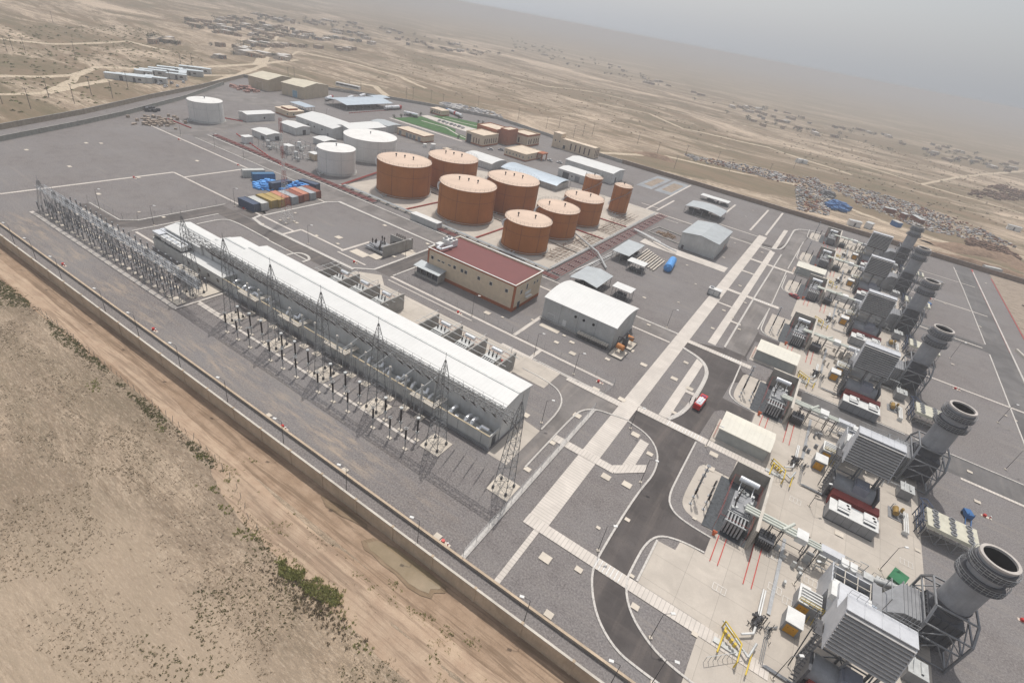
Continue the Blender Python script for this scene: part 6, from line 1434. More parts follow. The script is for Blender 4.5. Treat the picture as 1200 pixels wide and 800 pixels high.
def u_bus():
    e = empty('bus_duct', (9.8, 73.9, 0)); b = MB()
    for k in range(3): b.cyl((-.3, -.75+k*.62, 4.1), (7.9, -.75+k*.62, 4.1), .24, n=12); b.cyl((8.8, -.7+k*.5, 4.0), (11.6, -.7+k*.5, 4.0), .18, n=12)
    b.cyl((5.6, -1.0, 4.3), (7.0, 1.6, 4.3), .26, n=10); b.build('pipe', mat('greenish_white_duct', (.54, .56, .50), .5, .1, var=.08), e)
    b = MB(); b.box(7.6, 9.3, -.9, 1.2, 3.3, 4.4); b.build('junction_box', WHITE, e)
    b = MB(); b.box(11.3, 14.6, -.7, .7, 3.3, 4.2); b.build('flat_duct', PANEL, e)
    b = MB()
    for x in (4.2, 5.9, 9.6, 11.2):
        for y in (-1, 1): b.bar((x, y, 0), (x, y, 3.9), .13)
        b.bar((x, -1, 3.6), (x, 1, 3.6), .13); b.bar((x, -1, .2), (x, 1, 3.4), .07)
    for y in (-1, 1): b.bar((4.2, y, 3.7), (5.9, y, 3.7), .1); b.bar((9.6, y, 2.4), (11.2, y, 2.4), .08); b.bar((5.9, y, 2.2), (9.6, y, 2.2), .08)
    b.build('support_frame', STEEL_D, e); return e
def u_aux():
    e = empty('auxiliary_transformer', (14.1, 72.6, 0)); b = MB(); b.box(-1.2, 1.2, -1.2, 1.2, .1, 1.8); b.build('tank', GREYD, e); b = MB()
    for k in range(7): b.box(-1.1+k*.34, -1.0+k*.34, -1.6, 1.6, .3, 1.7)
    b.build('radiator', STEEL_D, e); b = MB()
    for k in range(3): b.cyl((-.6+k*.6, 0, 1.8), (-.6+k*.6, 0, 2.9), .1, n=7)
    b.build('bushing', STEEL_D, e); return e
def u_pole(i):
    x, y0 = ((1.9, 72.6), (4.1, 72.9))[i]; e = empty('busbar_support_row', (x, y0, 0)); n = 3
    b = MB()
    for k in range(3):
        y = k*1.9; b.bar((0, y, 0), (0, y, 2.4), .13); b.cbox(0, y, 0, .5, .5, .15)
    b.build('support', STEEL, e); b = MB()
    for k in range(3):
        y = k*1.9; b.cyl((0, y, 2.4), (0, y, 3.9), .1, n=7)
        for q in range(6): b.cyl((0, y, 2.5+q*.22), (0, y, 2.6+q*.22), .18, n=7)
    b.build('insulator', INSUL, e)
    b = MB(); b.bar((0, -.4, 4.0), (0, 4.2, 4.0), .03); b.bar((-.5, 1.9, 3.9), (.5, 1.9, 3.9), .06)
    if i == 0: b.cyl((0, 1.9, 2.0), (0, 1.9, 7.6), .16, .09, 8); b.ring((0, 1.9, 5.3), .2, .16, .12, 12); b.ring((0, 1.9, 6.5), .2, .16, .12, 12); b.ring((0, 1.9, 7.5), .15, .2, .12, 12)
    b.build('conductor', GREYP, e); return e
def u_valve():
    e = empty('valve_skid', (15.6, 58.2, 0)); b = MB()
    b.cyl((.0, 0, .7), (.0, 5.0, .7), .12, n=8); b.cyl((.3, 0, .7), (.3, 5.0, .7), .12, n=8); b.path([(.1, -1.2, .7), (0, -3.0, .7), (-1.4, -4.2, .7)], .16, 8)
    b.build('pipe', WHITE, e); b = MB()
    for i in range(26): x, y = RND.gauss(.1, .55), RND.gauss(-.8, .8); b.path([(x, y, .1), (x, y, RND.uniform(.5, 1.7)), (x+RND.uniform(-.5, .5), y, RND.uniform(.5, 1.5))], .07, 5)
    for i in range(6): b.cyl((RND.gauss(0, .4), RND.gauss(-.8, .5), .8), (RND.gauss(0, .4), RND.gauss(-.8, .5), 1.4), .22, n=8)
    b.build('valve', STEEL_D, e); return e
def u_yellow():
    e = empty('gas_pipe_skid', (12.8, 51.8, 0)); b = MB(); b.path([(-.9, 2.0, .2), (-.9, 2.0, 1.5), (1.6, .2, 1.5), (1.6, -2.6, 1.5), (1.6, -2.6, .2)], .1, 7); b.path([(-.8, -2.6, 1.0), (-.6, 1.6, 1.0), (.8, .9, 1.0)], .12, 7); b.path([(3.2, 1.4, .8), (3.0, -3.0, .8)], .1, 7)
    for k in range(4): b.cyl((-.6+k*.5, .6-k*.3, .8), (-.6+k*.5, .6-k*.3, 1.5), .2, n=8)
    b.build('gas_pipe', YEL, e); b = MB(); b.path([(-1.1, 2.4, .9), (2.8, -.6, .9), (3.4, 2.0, .9)], .17, 8)
    for k in range(8): x, y = -1.8+k*.5, -4.4+k*.5; b.bar((x, y, 0), (x, y, 1.4), .06); b.bar((x, y, 1.4), (x+.5, y+.5, 1.4), .06)
    b.box(-1.5, 1.9, -.9, -.1, 0, .3); b.build('frame', PIPE, e); return e
def u_trench():
    e = empty('fuel_pipe_run', (17.2, 52, 0)); b = MB()
    for k in range(4): b.path([(.2+k*.16, -.2+k*.12, .3), (5.2, -.2+k*.12, .3)], .06, 6)
    for k in range(3): b.path([(-.1+k*.2, 0, .3), (-.1+k*.2, 5.8, .3), (1.2, 6.5+k*.2, .3)], .05, 6)
    b.build('pipe', STEEL, e); b = MB()
    for i in range(14): x, y = RND.gauss(.3, .3), RND.uniform(3, 6.5); b.bar((x, y, 0), (x, y, RND.uniform(.5, 1.2)), .08)
    b.build('valve', STEEL, e); return e
UNIT = [(u_filter, 'big louvred air filter house', 'filter house'), (u_stack, 'grey cylindrical exhaust stack in its steel frame', 'chimney stack'), (u_turbine, 'grey casing and ribbed exhaust duct', 'gas turbine'), (u_silencer, 'grey rounded drum under the filter house', 'silencer'),
        (u_redbox, 'long red-brown container', 'container'), (u_elbox, 'grey container with two roof coolers', 'container'), (u_cooler, 'cream fan cooler on legs beside the stack', 'cooler'), (u_blueframe, 'dark navy pipe frame by the fan cooler', 'pipe frame'),
        (u_pump, 'ochre pump skid near the fan cooler', 'pump'), (u_tubes, 'bundle of three short white pipes by the pump', 'pipes'), (u_greybox, 'grey oil tank box below the stack', 'tank'), (u_cabA, 'small white-roofed cabinet with orange door', 'cabinet'), (u_cabB, 'larger caged cabinet with orange door', 'cabinet'),
        (u_bay, 'L-shaped concrete bay wall with dark oil pit', 'transformer bay'), (u_tx, 'power transformer with silver drum', 'transformer'), (u_bus, 'pale triple duct bridge', 'bus duct'), (u_aux, 'small black transformer outside the bay wall', 'transformer'),
        (lambda: u_pole(0), 'insulator row with tall grey mast by the kerb', 'insulator row'), (lambda: u_pole(1), 'dark insulator row beside the oil pit', 'insulator row'), (u_valve, 'tangled valve skid on the pale concrete', 'valve skid'), (u_yellow, 'yellow gas pipe skid on the pale concrete', 'gas pipes'), (u_trench, 'thin fuel pipes running to the filter house', 'pipes')]
GRP = {}
for fn, lab, cat_ in UNIT:
    p_ = fn(); base = p_.location.copy(); g_ = cat_+'s of the gas turbine units'+((' ('+p_.name.replace('_', ' ')+')'))
    for i, u in enumerate(UY):
        if p_.name.startswith(('fin_fan', 'blue_pipe', 'pump_skid', 'pipe_bundle')): uu = u-40
        else: uu = u
        if p_.name.startswith('oil_tank') : uu = u
        o = p_ if i == 0 else copy_tree(p_)
        o.location = (base.x, base.y+uu, base.z); tag(o, lab+' '+PLACES[i], cat_, g_)
for i, u in enumerate(UY):          # every unit has its own run of small pipework, trays and boxes
    rp = random.Random(50+i); e = empty('pipework', (25, 72+u, 0), 0, 'tangle of small pipes, trays and boxes '+PLACES[i], 'pipework', 'small pipework of the turbine units')
    b = MB(); c = MB(); d = MB()
    for q in range(46):
        x, y = rp.uniform(-5, 8), rp.choice((rp.uniform(-.6, 4.6), rp.uniform(-9, -5.2) if q % 3 == 0 else rp.uniform(.5, 4))); z = rp.uniform(.4, 3.6); l = rp.uniform(.6, 3)
        P = [(x, y, .05), (x, y, z), (x+l, y, z)] if q % 2 else [(x, y, z), (x+l, y, z), (x+l, y+rp.uniform(-1, 1), .1)]
        b.path(P, rp.uniform(.04, .11), 5)
    for q in range(13): x, y = rp.uniform(-5, 8), rp.uniform(1.5, 5); c.cbox(x, y, 0, rp.uniform(.4, 1.3), rp.uniform(.4, 1.1), rp.uniform(.5, 2.4), 0)
    for q in range(6): x, y = rp.uniform(-9, -5), rp.uniform(-9, 5); c.cbox(x, y, 0, rp.uniform(.3, .7), rp.uniform(.3, .6), rp.uniform(.6, 1.5), 0)
    for q in range(5):
        x, y = rp.uniform(-4, 6), rp.uniform(2, 5); d.bar((x, y, 2.6), (x+3, y, 2.6), .05)
        for t in range(4): d.bar((x+t, y, 1.6), (x+t, y, 2.6), .05)
    d.ribbon([(-8, -12), (-8, 4)], .5, .1, .25)
    b.build('pipe', PIPE, e); c.build('leg' if False else 'equipment_box', (PIPE, GREYP, CONC_L)[i % 3], e); d.build('cable_tray', STEEL, e)
# one more cooler set stands beyond the sixth unit's stack: the row is one longer than the turbines
e = empty('green_tank', (32.9, 78.8, 0), radians(-20), 'square green tank behind the nearest turbine', 'tank'); b = MB(); b.box(-1.0, 1.0, -1.4, 1.4, .1, 2.0); b.build('tank', GREEN, e); b = MB(); b.box(-1.06, 1.06, -1.46, 1.46, 2.0, 2.08); b.build('lid', GREEN, e)
e = empty('drum_tank', (33.8, 75.6, 0), 0, 'small grey drum beside the frame of the nearest stack', 'tank'); b = MB(); b.cyl((0, -1, 1.6), (0, .9, 1.6), .8, n=18); b.build('drum', PIPE, e); b = MB(); b.box(-.6, .6, -.7, .6, 0, 1); b.build('saddle', GREYP, e)
def shed(y, i):
    e = building('electrical_shed', ['grey shed with a cream gable roof between the first and second transformer bays', 'grey shed with a cream gable roof between the second and third transformer bays', 'grey shed with a cream gable roof between the fourth and fifth transformer bays'][i], 'shed', (1.0, 10.5, y, y+6.4), 2.9, 'x', rise=.75, wm=mat('shed_grey_wall', (.36, .37, .35), .7, var=.08, streak=.12), rm=CREAM_ROOF2, eave=.3, group='electrical sheds between the transformer bays')
    b = MB(); b.box(-5.0, 5.0, -3.35, -3.25, .0, .25); b.build('plinth', CONC_L, e)
    b = MB(); b.box(4.76, 4.85, -2.6, -1.9, .1, 1.9); b.build('door', GREYP, e)
    b = MB(); b.bar((-5.2, -3, .1), (-5.2, 3, .1), .06); b.bar((-5.2, -3, .9), (-5.2, 3, .9), .05)
    for k in range(4): b.bar((-5.2, -3+2*k, .1), (-5.2, -3+2*k, .9), .05)
    b.build('guard_rail', RED, e); return e
CREAM_ROOF2 = ribbed('ivory_roof_sheet', (0.68, 0.65, 0.56), 0, 1.0, 0.55, dirt=.1)
for i, y in enumerate((93.2, 133.4, 214.2)): shed(y, i)
for i, (x, y, a_) in enumerate(((45.6, 106.6, .3), (45.8, 147.5, .2), (46.2, 229, .1))):
    e = empty('blue_lift', (x, y, 0), a_, 'blue mobile access lift parked on the gravel, %s from the camera' % ORD[i], 'access lift', 'blue access lifts behind the stacks'); b = MB(); b.box(-.6, .6, -.9, .9, .3, 1.2); b.build('basket', BLUE, e); b = MB()
    for s_ in (-.5, .5): b.bar((s_, -.8, .3), (s_-1.2, -3.2, .4), .12); b.bar((s_, -.8, .3), (s_, -.8, 1.5), .1)
    b.build('outrigger', BLUE, e)
    for sx in (-.55, .55): b = MB(); b.cyl((sx-.1, .5, .3), (sx+.1, .5, .3), .3, n=10); b.build('wheel', BLACK, e)
# ---------------------------------------------------------------- lamps and hydrants
def make_lamp(h=5.6, arm=1.0):
    root = empty('street_lamp'); b = MB(); b.cyl((0, 0, .15), (0, 0, h), .06, .035, 6); b.bar((0, 0, h), (arm, 0, h+.25), .05); b.build('pole', STEEL_D, root)
    b = MB(); b.box(-.22, .22, -.22, .22, 0, .18); b.build('base', PAD, root)
    b = MB(); b.box(arm-.15, arm+.42, -.16, .16, h+.2, h+.32); b.build('lamp_head', WHITE, root); return root
lp = make_lamp(); n_ = 0
def lamp(x, y, rz, lab, group, first=[True]):
    o = lp if first[0] else copy_tree(lp); first[0] = False
    o.location = (x, y, 0); o.rotation_euler = (0, 0, rz); return tag(o, lab, 'street lamp', group)
for i, x in enumerate((2.2, -9.9, -27.8, -42, -56.5, -71.3, -85.5, -99.5, -112, -130.4, -142.3, -153)): lamp(x, 36.9, radians(200), 'thin lamp on the lane behind the outer wall, %s from the right' % ORD[i], 'street lamps along the outer wall')
for i, (X, Y, rz, lab) in enumerate(((645+117, 747, .6, 'by the inner kerb of the bottom curve'), (764, 800, .3, 'at the lowest bend of the curving road'), (700.5, 645, .6, 'on the gravel left of the striped walkway end'), (750.5, 565, .2, 'on the kerb below the road junction'), (738.5, 502, .1, 'at the corner of the junction by the wide walkway'), (634.5, 495.5, .5, 'beside the small fenced road end'), (672, 438.5, .5, 'near the crossing of the white paths'), (626, 415, .5, 'left of the crossing of the white paths'),
        (781, 384, .4, 'on the gravel beside the wide walkway'), (827, 523, .1, 'by the walkway near the middle shed'), (930, 684.5, .6, 'on the pale concrete by the nearest lubrication cabinet'), (905, 795, .6, 'at the very bottom of the concrete apron'), (948, 592.5, .6, 'on the concrete between the first two units'), (1031, 667, .6, 'by the square green tank'), (946, 513, .6, 'between the second and third units'), (1169, 495, .6, 'on the gravel beyond the second stack'), (1178, 550, .6, 'at the right edge on the empty gravel'),
        (361.5, 286, .6, 'in the gravel field by the containers'), (275.5, 242, .6, 'at the corner of the container row'), (180.5, 264.5, .6, 'in the field behind the switchyard'), (117, 245, .6, 'left of the field behind the switchyard'), (475, 302, .6, 'by the isolated transformer bay'), (553, 370, .6, 'in front of the red-roofed building'), (212, 159, .4, 'left of the lone white tank road'), (252, 174, .4, 'along the road below the lone white tank'), (286, 187, .4, 'along the road left of the mast'), (383, 141, .4, 'near the lorry canopy'), (454, 131, .4, 'in front of the lorry canopy'), (1113, 420, .5, 'beyond the fourth stack'))):
    g = G(X, Y); lamp(g[0], g[1], rz, 'thin lamp '+lab, 'street lamps inside the yard')
def hydrant(x, y, lab):
    e = empty('fire_hydrant', (x, y, 0), 0, lab, 'hydrant', 'fire hydrant points'); e.scale = (.62,)*3; b = MB(); b.cyl((0, 0, .1), (0, 0, .8), .42, n=12); b.box(-.4, .4, -.3, .3, .1, .7); b.build('hose_box', RED, e)
    b = MB(); b.box(-.8, 2.0, -.4, .5, 0, .08); b.build('slab', PAD, e); b = MB(); b.cyl((1.4, 0, 0), (1.4, 0, .9), .12, n=8); b.cyl((1.15, 0, .6), (1.65, 0, .6), .09, n=8); b.build('standpipe', RED, e); b = MB(); b.cyl((1.4, 0, .9), (1.4, 0, 1.0), .2, n=8); b.build('cap', WHITE, e)
for X, Y, lab in ((74, 310.5, 'at the far left end of the outer lane'), (180, 386.5, 'second along the outer lane from the left'), (331, 500.5, 'beside the lane wall below the fourth gantry tower'), (519, 635, 'beside the lane wall near the fence end'), (701, 447.5, 'by the end of the chain fence'), (415, 307.5, 'right of the square gravel field'), (536.5, 366.5, 'in front of the red-roofed building, left'), (600+404/4, 447, 'near the fenced corner of the curved road'), (1153, 604.5, 'on the gravel right of the nearest stack'), (1119, 455.5, 'on the gravel beyond the third stack'), (1090, 350.5, 'on the far gravel beyond the fourth stack'), (285.5, 245, 'by the dark blue container'), (1197, 727, 'at the lower right edge'), (157, 208.5, 'on the white line in the far gravel field'), (209.5, 164, 'by the road near the lone white tank'), (279, 194, 'by the road right of the far gravel field')):
    g = G(X, Y)
    if lab.startswith('near the fenced'): continue
    hydrant(g[0], g[1], 'red fire hydrant point '+lab)
for k, u in enumerate(UY):
    e = empty('fire_point', (6.9, 68.7+u, 0), 0, 'orange-red fire point at the corner of the bay '+PLACES[k], 'fire point', 'fire points at the bays'); b = MB(); b.cyl((0, 0, 0), (0, 0, .9), .25, n=8); b.box(-.35, .35, -.1, .1, .5, 1.0); b.build('body', mat('orange_red', (.55, .12, .04), .5), e)
# ---------------------------------------------------------------- vehicles
def wheel(e, x, y, r=.45, w_=.28):
    b = MB(); b.cyl((x-w_/2, y, r), (x+w_/2, y, r), r, n=14); o = b.build('wheel', BLACK, e); b = MB(); b.cyl((x-w_/2-.01, y, r), (x+w_/2+.01, y, r), r*.5, n=10); b.build('rim', STEEL, o)
ft = empty('fire_truck', (-4.75, 102.0, 0), radians(-4), 'red fire truck with a silver top parked on the dark road', 'fire truck')
b = MB(); b.box(-1.15, 1.15, 1.9, 3.9, .5, 2.5); b.box(-1.1, 1.1, 1.7, 1.9, 1.0, 2.6); b.build('cab', RED, ft); b = MB(); b.box(-1.0, 1.0, 3.901, 3.93, 1.5, 2.3); b.box(-1.17, -1.151, 2.3, 3.4, 1.5, 2.2); b.box(1.151, 1.17, 2.3, 3.4, 1.5, 2.2); b.build('window', GLASS, ft)
b = MB(); b.box(-1.2, 1.2, -3.9, 1.6, .5, 2.4); b.build('body', RED, ft); b = MB(); b.box(-1.0, 1.0, -3.3, 1.4, 2.4, 2.55); b.box(-.3, .3, -2.5, 1.2, 2.55, 2.9); b.box(-.95, -.6, -3, 1, 2.55, 2.7); b.box(.55, .9, -3, .3, 2.55, 2.75); b.build('roof_deck', ALU, ft)
b = MB(); b.box(-.8, .8, 2.4, 2.7, 2.5, 2.68); b.build('light_bar', BLUE, ft); b = MB(); b.box(-1.22, -1.201, -3.8, 1.4, 1.0, 1.15); b.box(1.201, 1.22, -3.8, 1.4, 1.0, 1.15); b.build('stripe', WHITE, ft)
for y in (2.9, -1.6, -2.9):
    for x in (-1.05, 1.05): wheel(ft, x, y, .5)
def car(name, x, y, rz, col, lab, L=4.4, cat_='car', group=None, first={}):
    if col.name in first: o = copy_tree(first[col.name])
    else:
        o = empty(name); first[col.name] = o; b = MB(); b.box(-.85, .85, -L/2, L/2, .35, .9); b.build('body', col, o)
        b = MB(); b.add([(-.8, -L*.36, .9), (.8, -L*.36, .9), (.8, L*.22, .9), (-.8, L*.22, .9), (-.65, -L*.28, 1.4), (.65, -L*.28, 1.4), (.65, L*.08, 1.4), (-.65, L*.08, 1.4)], [(0,1,5,4),(1,2,6,5),(2,3,7,6),(3,0,4,7)]); b.build('window', GLASS, o)
        b = MB(); b.box(-.66, .66, -L*.28, L*.08, 1.4, 1.45); b.build('roof', col, o)
        for yy in (-L*.32, L*.32):
            for xx in (-.8, .8): wheel(o, xx, yy, .33, .2)
    o.location = (x, y, 0); o.rotation_euler = (0, 0, rz); o.scale = (.78,)*3; return tag(o, lab, cat_, group)
CW = mat('white_car_paint', (.62, .62, .62), .3); CS = mat('silver_car_paint', (.36, .37, .39), .3, .4)
car('parked_car', 4.2, 188.6, radians(65), mat('crimson_car_paint', (.30, .02, .025), .3), 'dark red car parked on the pale kerb by the fourth bay')
for i in range(7): car('parked_car', -222+i*3.1, 273.5+.3*(i % 2), radians(12), CW if i % 2 == 0 else CS, '%s car parked in the line between the two lawns, %s from the left' % ('white' if i % 2 == 0 else 'silver', ORD[i]), 4.2, 'car', 'cars between the lawns')
for i, (x, y) in enumerate(((-151, 268), (-157.5, 262.5), (-146, 272), (-155, 270), (-134, 262), (-129, 264), (-160, 252), (-163, 246))): car('parked_car', x, y, radians(20*i), CW if i % 3 else CS, '%s car parked near the offices, %s of the scattered cars from the left' % ('white' if i % 3 else 'silver', ORD[i]), 4.2, 'car', 'cars near the offices')
for i in range(5): g = G(187+i*7, 98+ (i % 2)*4-i*.5); o = car('parked_car', g[0], g[1], radians(30+i*9), CW if i != 2 else CS, '%s car by the white cabins in the desert, %s from the left' % ('white' if i != 2 else 'silver', ORD[i]), 4.4, 'car', 'cars by the white cabins'); o.location.z = H(*g)
def tanker(x, y, rz, col, lab):
    e = empty('tanker_lorry', (x, y, 0), rz, lab, 'tanker lorry', 'tanker lorries by the lorry canopy'); e.scale = (.85,)*3; b = MB(); b.box(-1.15, 1.15, 3.6, 5.6, .6, 2.8); b.build('cab', col, e); b = MB(); b.box(-1, 1, 5.601, 5.63, 1.6, 2.5); b.build('window', GLASS, e)
    b = MB(); b.cyl((0, -5.4, 2.0), (0, 3.2, 2.0), 1.15, n=16); b.build('tank', ALU, e); b = MB(); b.box(-1.1, 1.1, -5.4, 5.4, .5, .9); b.build('chassis', STEEL_D, e)
    for yy in (4.6, -2.5, -4):
        for xx in (-1, 1): wheel(e, xx, yy, .5)
for x, y, a_, c_, lab in ((-284, 240, .5, RED, 'red-cabbed tanker lorry between the sand-coloured warehouse and the lorry canopy'), (-283, 256, .45, WHITE, 'first silver tanker lorry behind the red-cabbed one'), (-287, 270, .45, WHITE, 'second silver tanker lorry behind the red-cabbed one'), (-236.5, 263, 1.9, WHITE, 'silver tanker lorry alone on the pale lorry park'), (-237, 303, 1.3, BLUE, 'tanker lorry with a blue cab at the back wall'), (-254, 262, .1, RED, 'red lorry cab at the right side of the lorry canopy, front'), (-254, 268, .1, RED, 'red lorry cab at the right side of the lorry canopy, middle'), (-228, 300, 1.2, RED, 'red lorry at the gate by the beige gate house')):
    tanker(x, y, a_, c_, lab)
ft.scale = (.64,)*3
# two men in dark clothes by the fire truck
def person(x, y, rz, top, bot, lab, swing):
    e = empty('person', (x, y, 0.13), rz, lab, 'person'); e.scale = (.78,)*3
    P = [(0,0,.95),(0,0,1.12),(0,0,1.34),(0,0,1.46),(0,.01,1.54),(0,.02,1.64),(0,.02,1.73), (-.18,0,1.40),(-.23,.02,1.13),(-.22,.10+swing,.90),(-.22,.12+swing,.82), (.18,0,1.40),(.23,0,1.13),(.22,.08-swing,.90),(.22,.10-swing,.82), (-.09,0,.9),(-.10,.05+swing*.5,.5),(-.10,-.02,.09),(-.10,.14,.05), (.09,0,.9),(.10,.05-swing*.5,.5),(.10,-.02,.09),(.10,.14,.05)]
    E_ = [(0,1),(1,2),(2,3),(3,4),(4,5),(5,6),(2,7),(7,8),(8,9),(9,10),(2,11),(11,12),(12,13),(13,14),(0,15),(15,16),(16,17),(17,18),(0,19),(19,20),(20,21),(21,22)]
    R_ = [.15,.14,.17,.07,.055,.095,.07,.06,.05,.035,.03,.06,.05,.035,.03,.10,.065,.045,.035,.10,.065,.045,.035]
    me = bpy.data.meshes.new('body'); me.from_pydata(P, E_, []); o = bpy.data.objects.new('body', me); COL.objects.link(o); o.parent = e
    sk = o.modifiers.new('skin', 'SKIN'); su = o.modifiers.new('sub', 'SUBSURF'); su.levels = 1; su.render_levels = 2
    for i, r_ in enumerate(R_): me.skin_vertices[0].data[i].radius = (r_, r_)
    me.skin_vertices[0].data[0].use_root = True
    kk = NT('work_clothes_'+str(int(x*10))); z = kk.math('MULTIPLY', kk.sep()[2], 1.0)
    c_ = kk.mix(kk.math('GREATER_THAN', z, .97), bot, top); c_ = kk.mix(kk.math('GREATER_THAN', z, 1.5), c_, (.32, .19, .12)); kk.base(c_); me.materials.append(kk.m)
    b = MB(); b.cyl((0, .0, 1.66), (0, .0, 1.80), .105, .07, 12); b.build('hair', HAIR, e)
person(-6.75, 101.2, 2.2, (.06, .07, .10), (.04, .04, .05), 'man in dark work clothes on the kerb left of the fire truck, left one', .06); person(-5.95, 101.9, -1.0, (.10, .09, .05), (.05, .05, .06), 'man in olive and dark clothes facing his companion beside the fire truck', -.05)
# ---------------------------------------------------------------- right-hand edge of the yard
b = MB()
for P in ([(38.5, 136.5), (47, 136.8)], [(38.5, 96.5), (47, 96.6)]): b.ribbon(P, .25, 0, .3)
b.build('low_kerb_wall', KERB, label='two short pale kerb strips by the fan coolers', cat='kerb wall')
e = empty('box_trailer', (50, 258, 0), .25, 'lone pale box trailer on the far gravel beyond the stacks', 'trailer'); b = MB(); b.box(-2.2, 2.2, -1.1, 1.1, .5, 2.4); b.build('body', CONC_L, e); b = MB(); b.box(-2.0, 2.0, -.9, .9, 2.4, 2.5); b.build('roof', GREYP, e); [wheel(e, x, y, .3, .2) for x in (-1.2, 1.2) for y in (-1, 1)]
b = MB(); b.ribbon([(70, 212), (74.5, 196)], .6, 0, .9); b.build('barrier_wall', CONC_L, label='short thick pale barrier at the end of the red line', cat='barrier')
for i, (x, y, c_) in enumerate(((92, 262, 'rust'), (97, 268, 'blue'), (100, 256, 'rust'), (76, 312, 'white'))):
    o = copy_tree(CP[c_], loc=(x, y, 0), rz=.5+i, label=['rusty container lying among scrap at the right edge', 'dark blue container at the right edge', 'second rusty container nearest the right edge', 'white container by the boundary wall corner'][i], group='containers at the right edge')
    o['category'] = 'container'
heap('scrap_heap', 88, 268, 7, 9, .8, 120, mat('dark_scrap', (.11, .09, .08), .9, var=.4), 'dark scrap spread round the containers at the right edge', 'scrap', .8)

# ---------------------------------------------------------------- beyond the walls: scrap fields, mounds, cabins
SC = [mat('pale_scrap', (.50, .48, .46), .8, var=.25, sc=.3), mat('brown_scrap', (.20, .12, .08), .9, var=.35, sc=.3), mat('grey_scrap', (.26, .26, .27), .8, var=.3, sc=.3), mat('rusty_scrap', (.24, .09, .05), .9, var=.3, sc=.3)]
def scrap_field(poly, n, mi, lab, sz=1.6, h=1.0):
    b = MB(); xs = [p[0] for p in poly]; ys = [p[1] for p in poly]; c = 0
    while c < n:
        x, y = RND.uniform(min(xs), max(xs)), RND.uniform(min(ys), max(ys))
        if not inside(x, y, poly): continue
        if noise.noise(Vector((x*.06, y*.06, mi*3.3))) < -.12 and RND.random() < .8: c += .3; continue
        z = H(x, y); s_ = sz*RND.uniform(.4, 1.3); b.cbox(x, y, z-.2, s_*RND.uniform(.6, 1.8), s_, .2+h*RND.uniform(.1, .9), RND.uniform(0, 3)); c += .45
    return b.build('scrap_field', SC[mi], label=lab, cat='scrap', kind='stuff')
F1 = [G(760+p[0]/6, 180+p[1]/6) for p in ((250, -5), (700, 80), (980, 150), (1200, 175), (1200, 215), (900, 190), (560, 90), (300, 40))]
F2 = [G(900+p[0]/4, 180+p[1]/4) for p in ((130, 145), (140, 260), (285, 288), (300, 160), (230, 130))]
F3 = [G(900+p[0]/4, 180+p[1]/4) for p in ((290, 150), (330, 135), (500, 175), (700, 235), (960, 330), (1180, 440), (1100, 430), (960, 400), (820, 375), (690, 340), (560, 290), (420, 240))]
for F_, n_, w_ in ((F1, 500, 'long pale scrap strip beyond the back wall'), (F2, 380, 'walled square scrap yard with blue bales'), (F3, 900, 'biggest scrap field, right of the blue bales')):
    for mi in range(4): scrap_field(F_, n_*(.42, .2, .26, .12)[mi], mi, ['pale', 'brown', 'grey', 'rusty'][mi]+' pieces of scrap metal in the '+w_, 1.05, 1.0)
F4 = [G(400+p[0]/6, 70+p[1]/6) for p in ((690, 290), (760, 300), (880, 320), (1130, 385), (1130, 410), (1050, 405), (780, 345), (700, 310))]
for mi in (0, 2): scrap_field(F4, 110, mi, ['pale', '', 'grey'][mi]+' wrecked cars and scrap beyond the wall behind the lawns', 2.0, .8)
F5 = [G(1130, 226), (G(1170, 216)), G(1200, 224), G(1200, 236), G(1150, 232)]
scrap_field(F5, 160, 1, 'dark rows of equipment in a fenced lot at the far right', 2.2, 2.2)
heap('blue_bales', 7, 364, 6, 13, 2.2, 110, BLUE, 'pile of deep blue bales beside the square scrap yard', 'bales', 1.6); heap('dark_heap', -1, 392, 4, 9, 2.4, 60, mat('grey_plastic_heap', (.2, .2, .2), .8, var=.3), 'grey curved heap behind the blue bales', 'heap', 1.4)
heap('scrap_heap', 84, 368, 12, 14, 1.6, 160, SC[1], 'dark brown scrap pile behind the farthest stack', 'scrap', 1.4)
for i, (X, Y, s_, c_) in enumerate(((1000, 264, 1, WHITE), (1017, 267, .8, WHITE), (1049, 265, .8, BLUE), (1041, 249, 1, SC[3]), (936, 190, 1, WHITE), (942, 191, .8, WHITE), (1187, 269, 1.2, WHITE), (1058, 255, .6, SC[3]), (1074, 259, 1.6, SC[3]))):
    g = G(X, Y); e = empty('site_cabin', (g[0], g[1], H(*g)), .3+i, ['white cabin just outside the back wall, left', 'small white cabin outside the back wall, right of the first', 'blue and white cabin near the farthest stack', 'rusty cabin at the edge of the scrap field', 'white hut in the open desert above the scrap strip', 'second white hut in the open desert above the scrap strip', 'long white cabin at the right edge beyond the scrap', 'small rusty box right of the rusty cabin', 'long rust-red shed in front of the brown scrap'][i], 'cabin', 'cabins beyond the back wall')
    b = MB(); b.box(-3*s_, 3*s_, -1.6, 1.6, 0, 2.6); b.build('wall', c_, e); b = MB(); b.box(-3.1*s_, 3.1*s_, -1.7, 1.7, 2.6, 2.8); b.build('roof', PIPE, e); b = MB(); b.box(-.5, .4, -1.64, -1.604, .1, 2.0); b.build('door', GREYD, e)
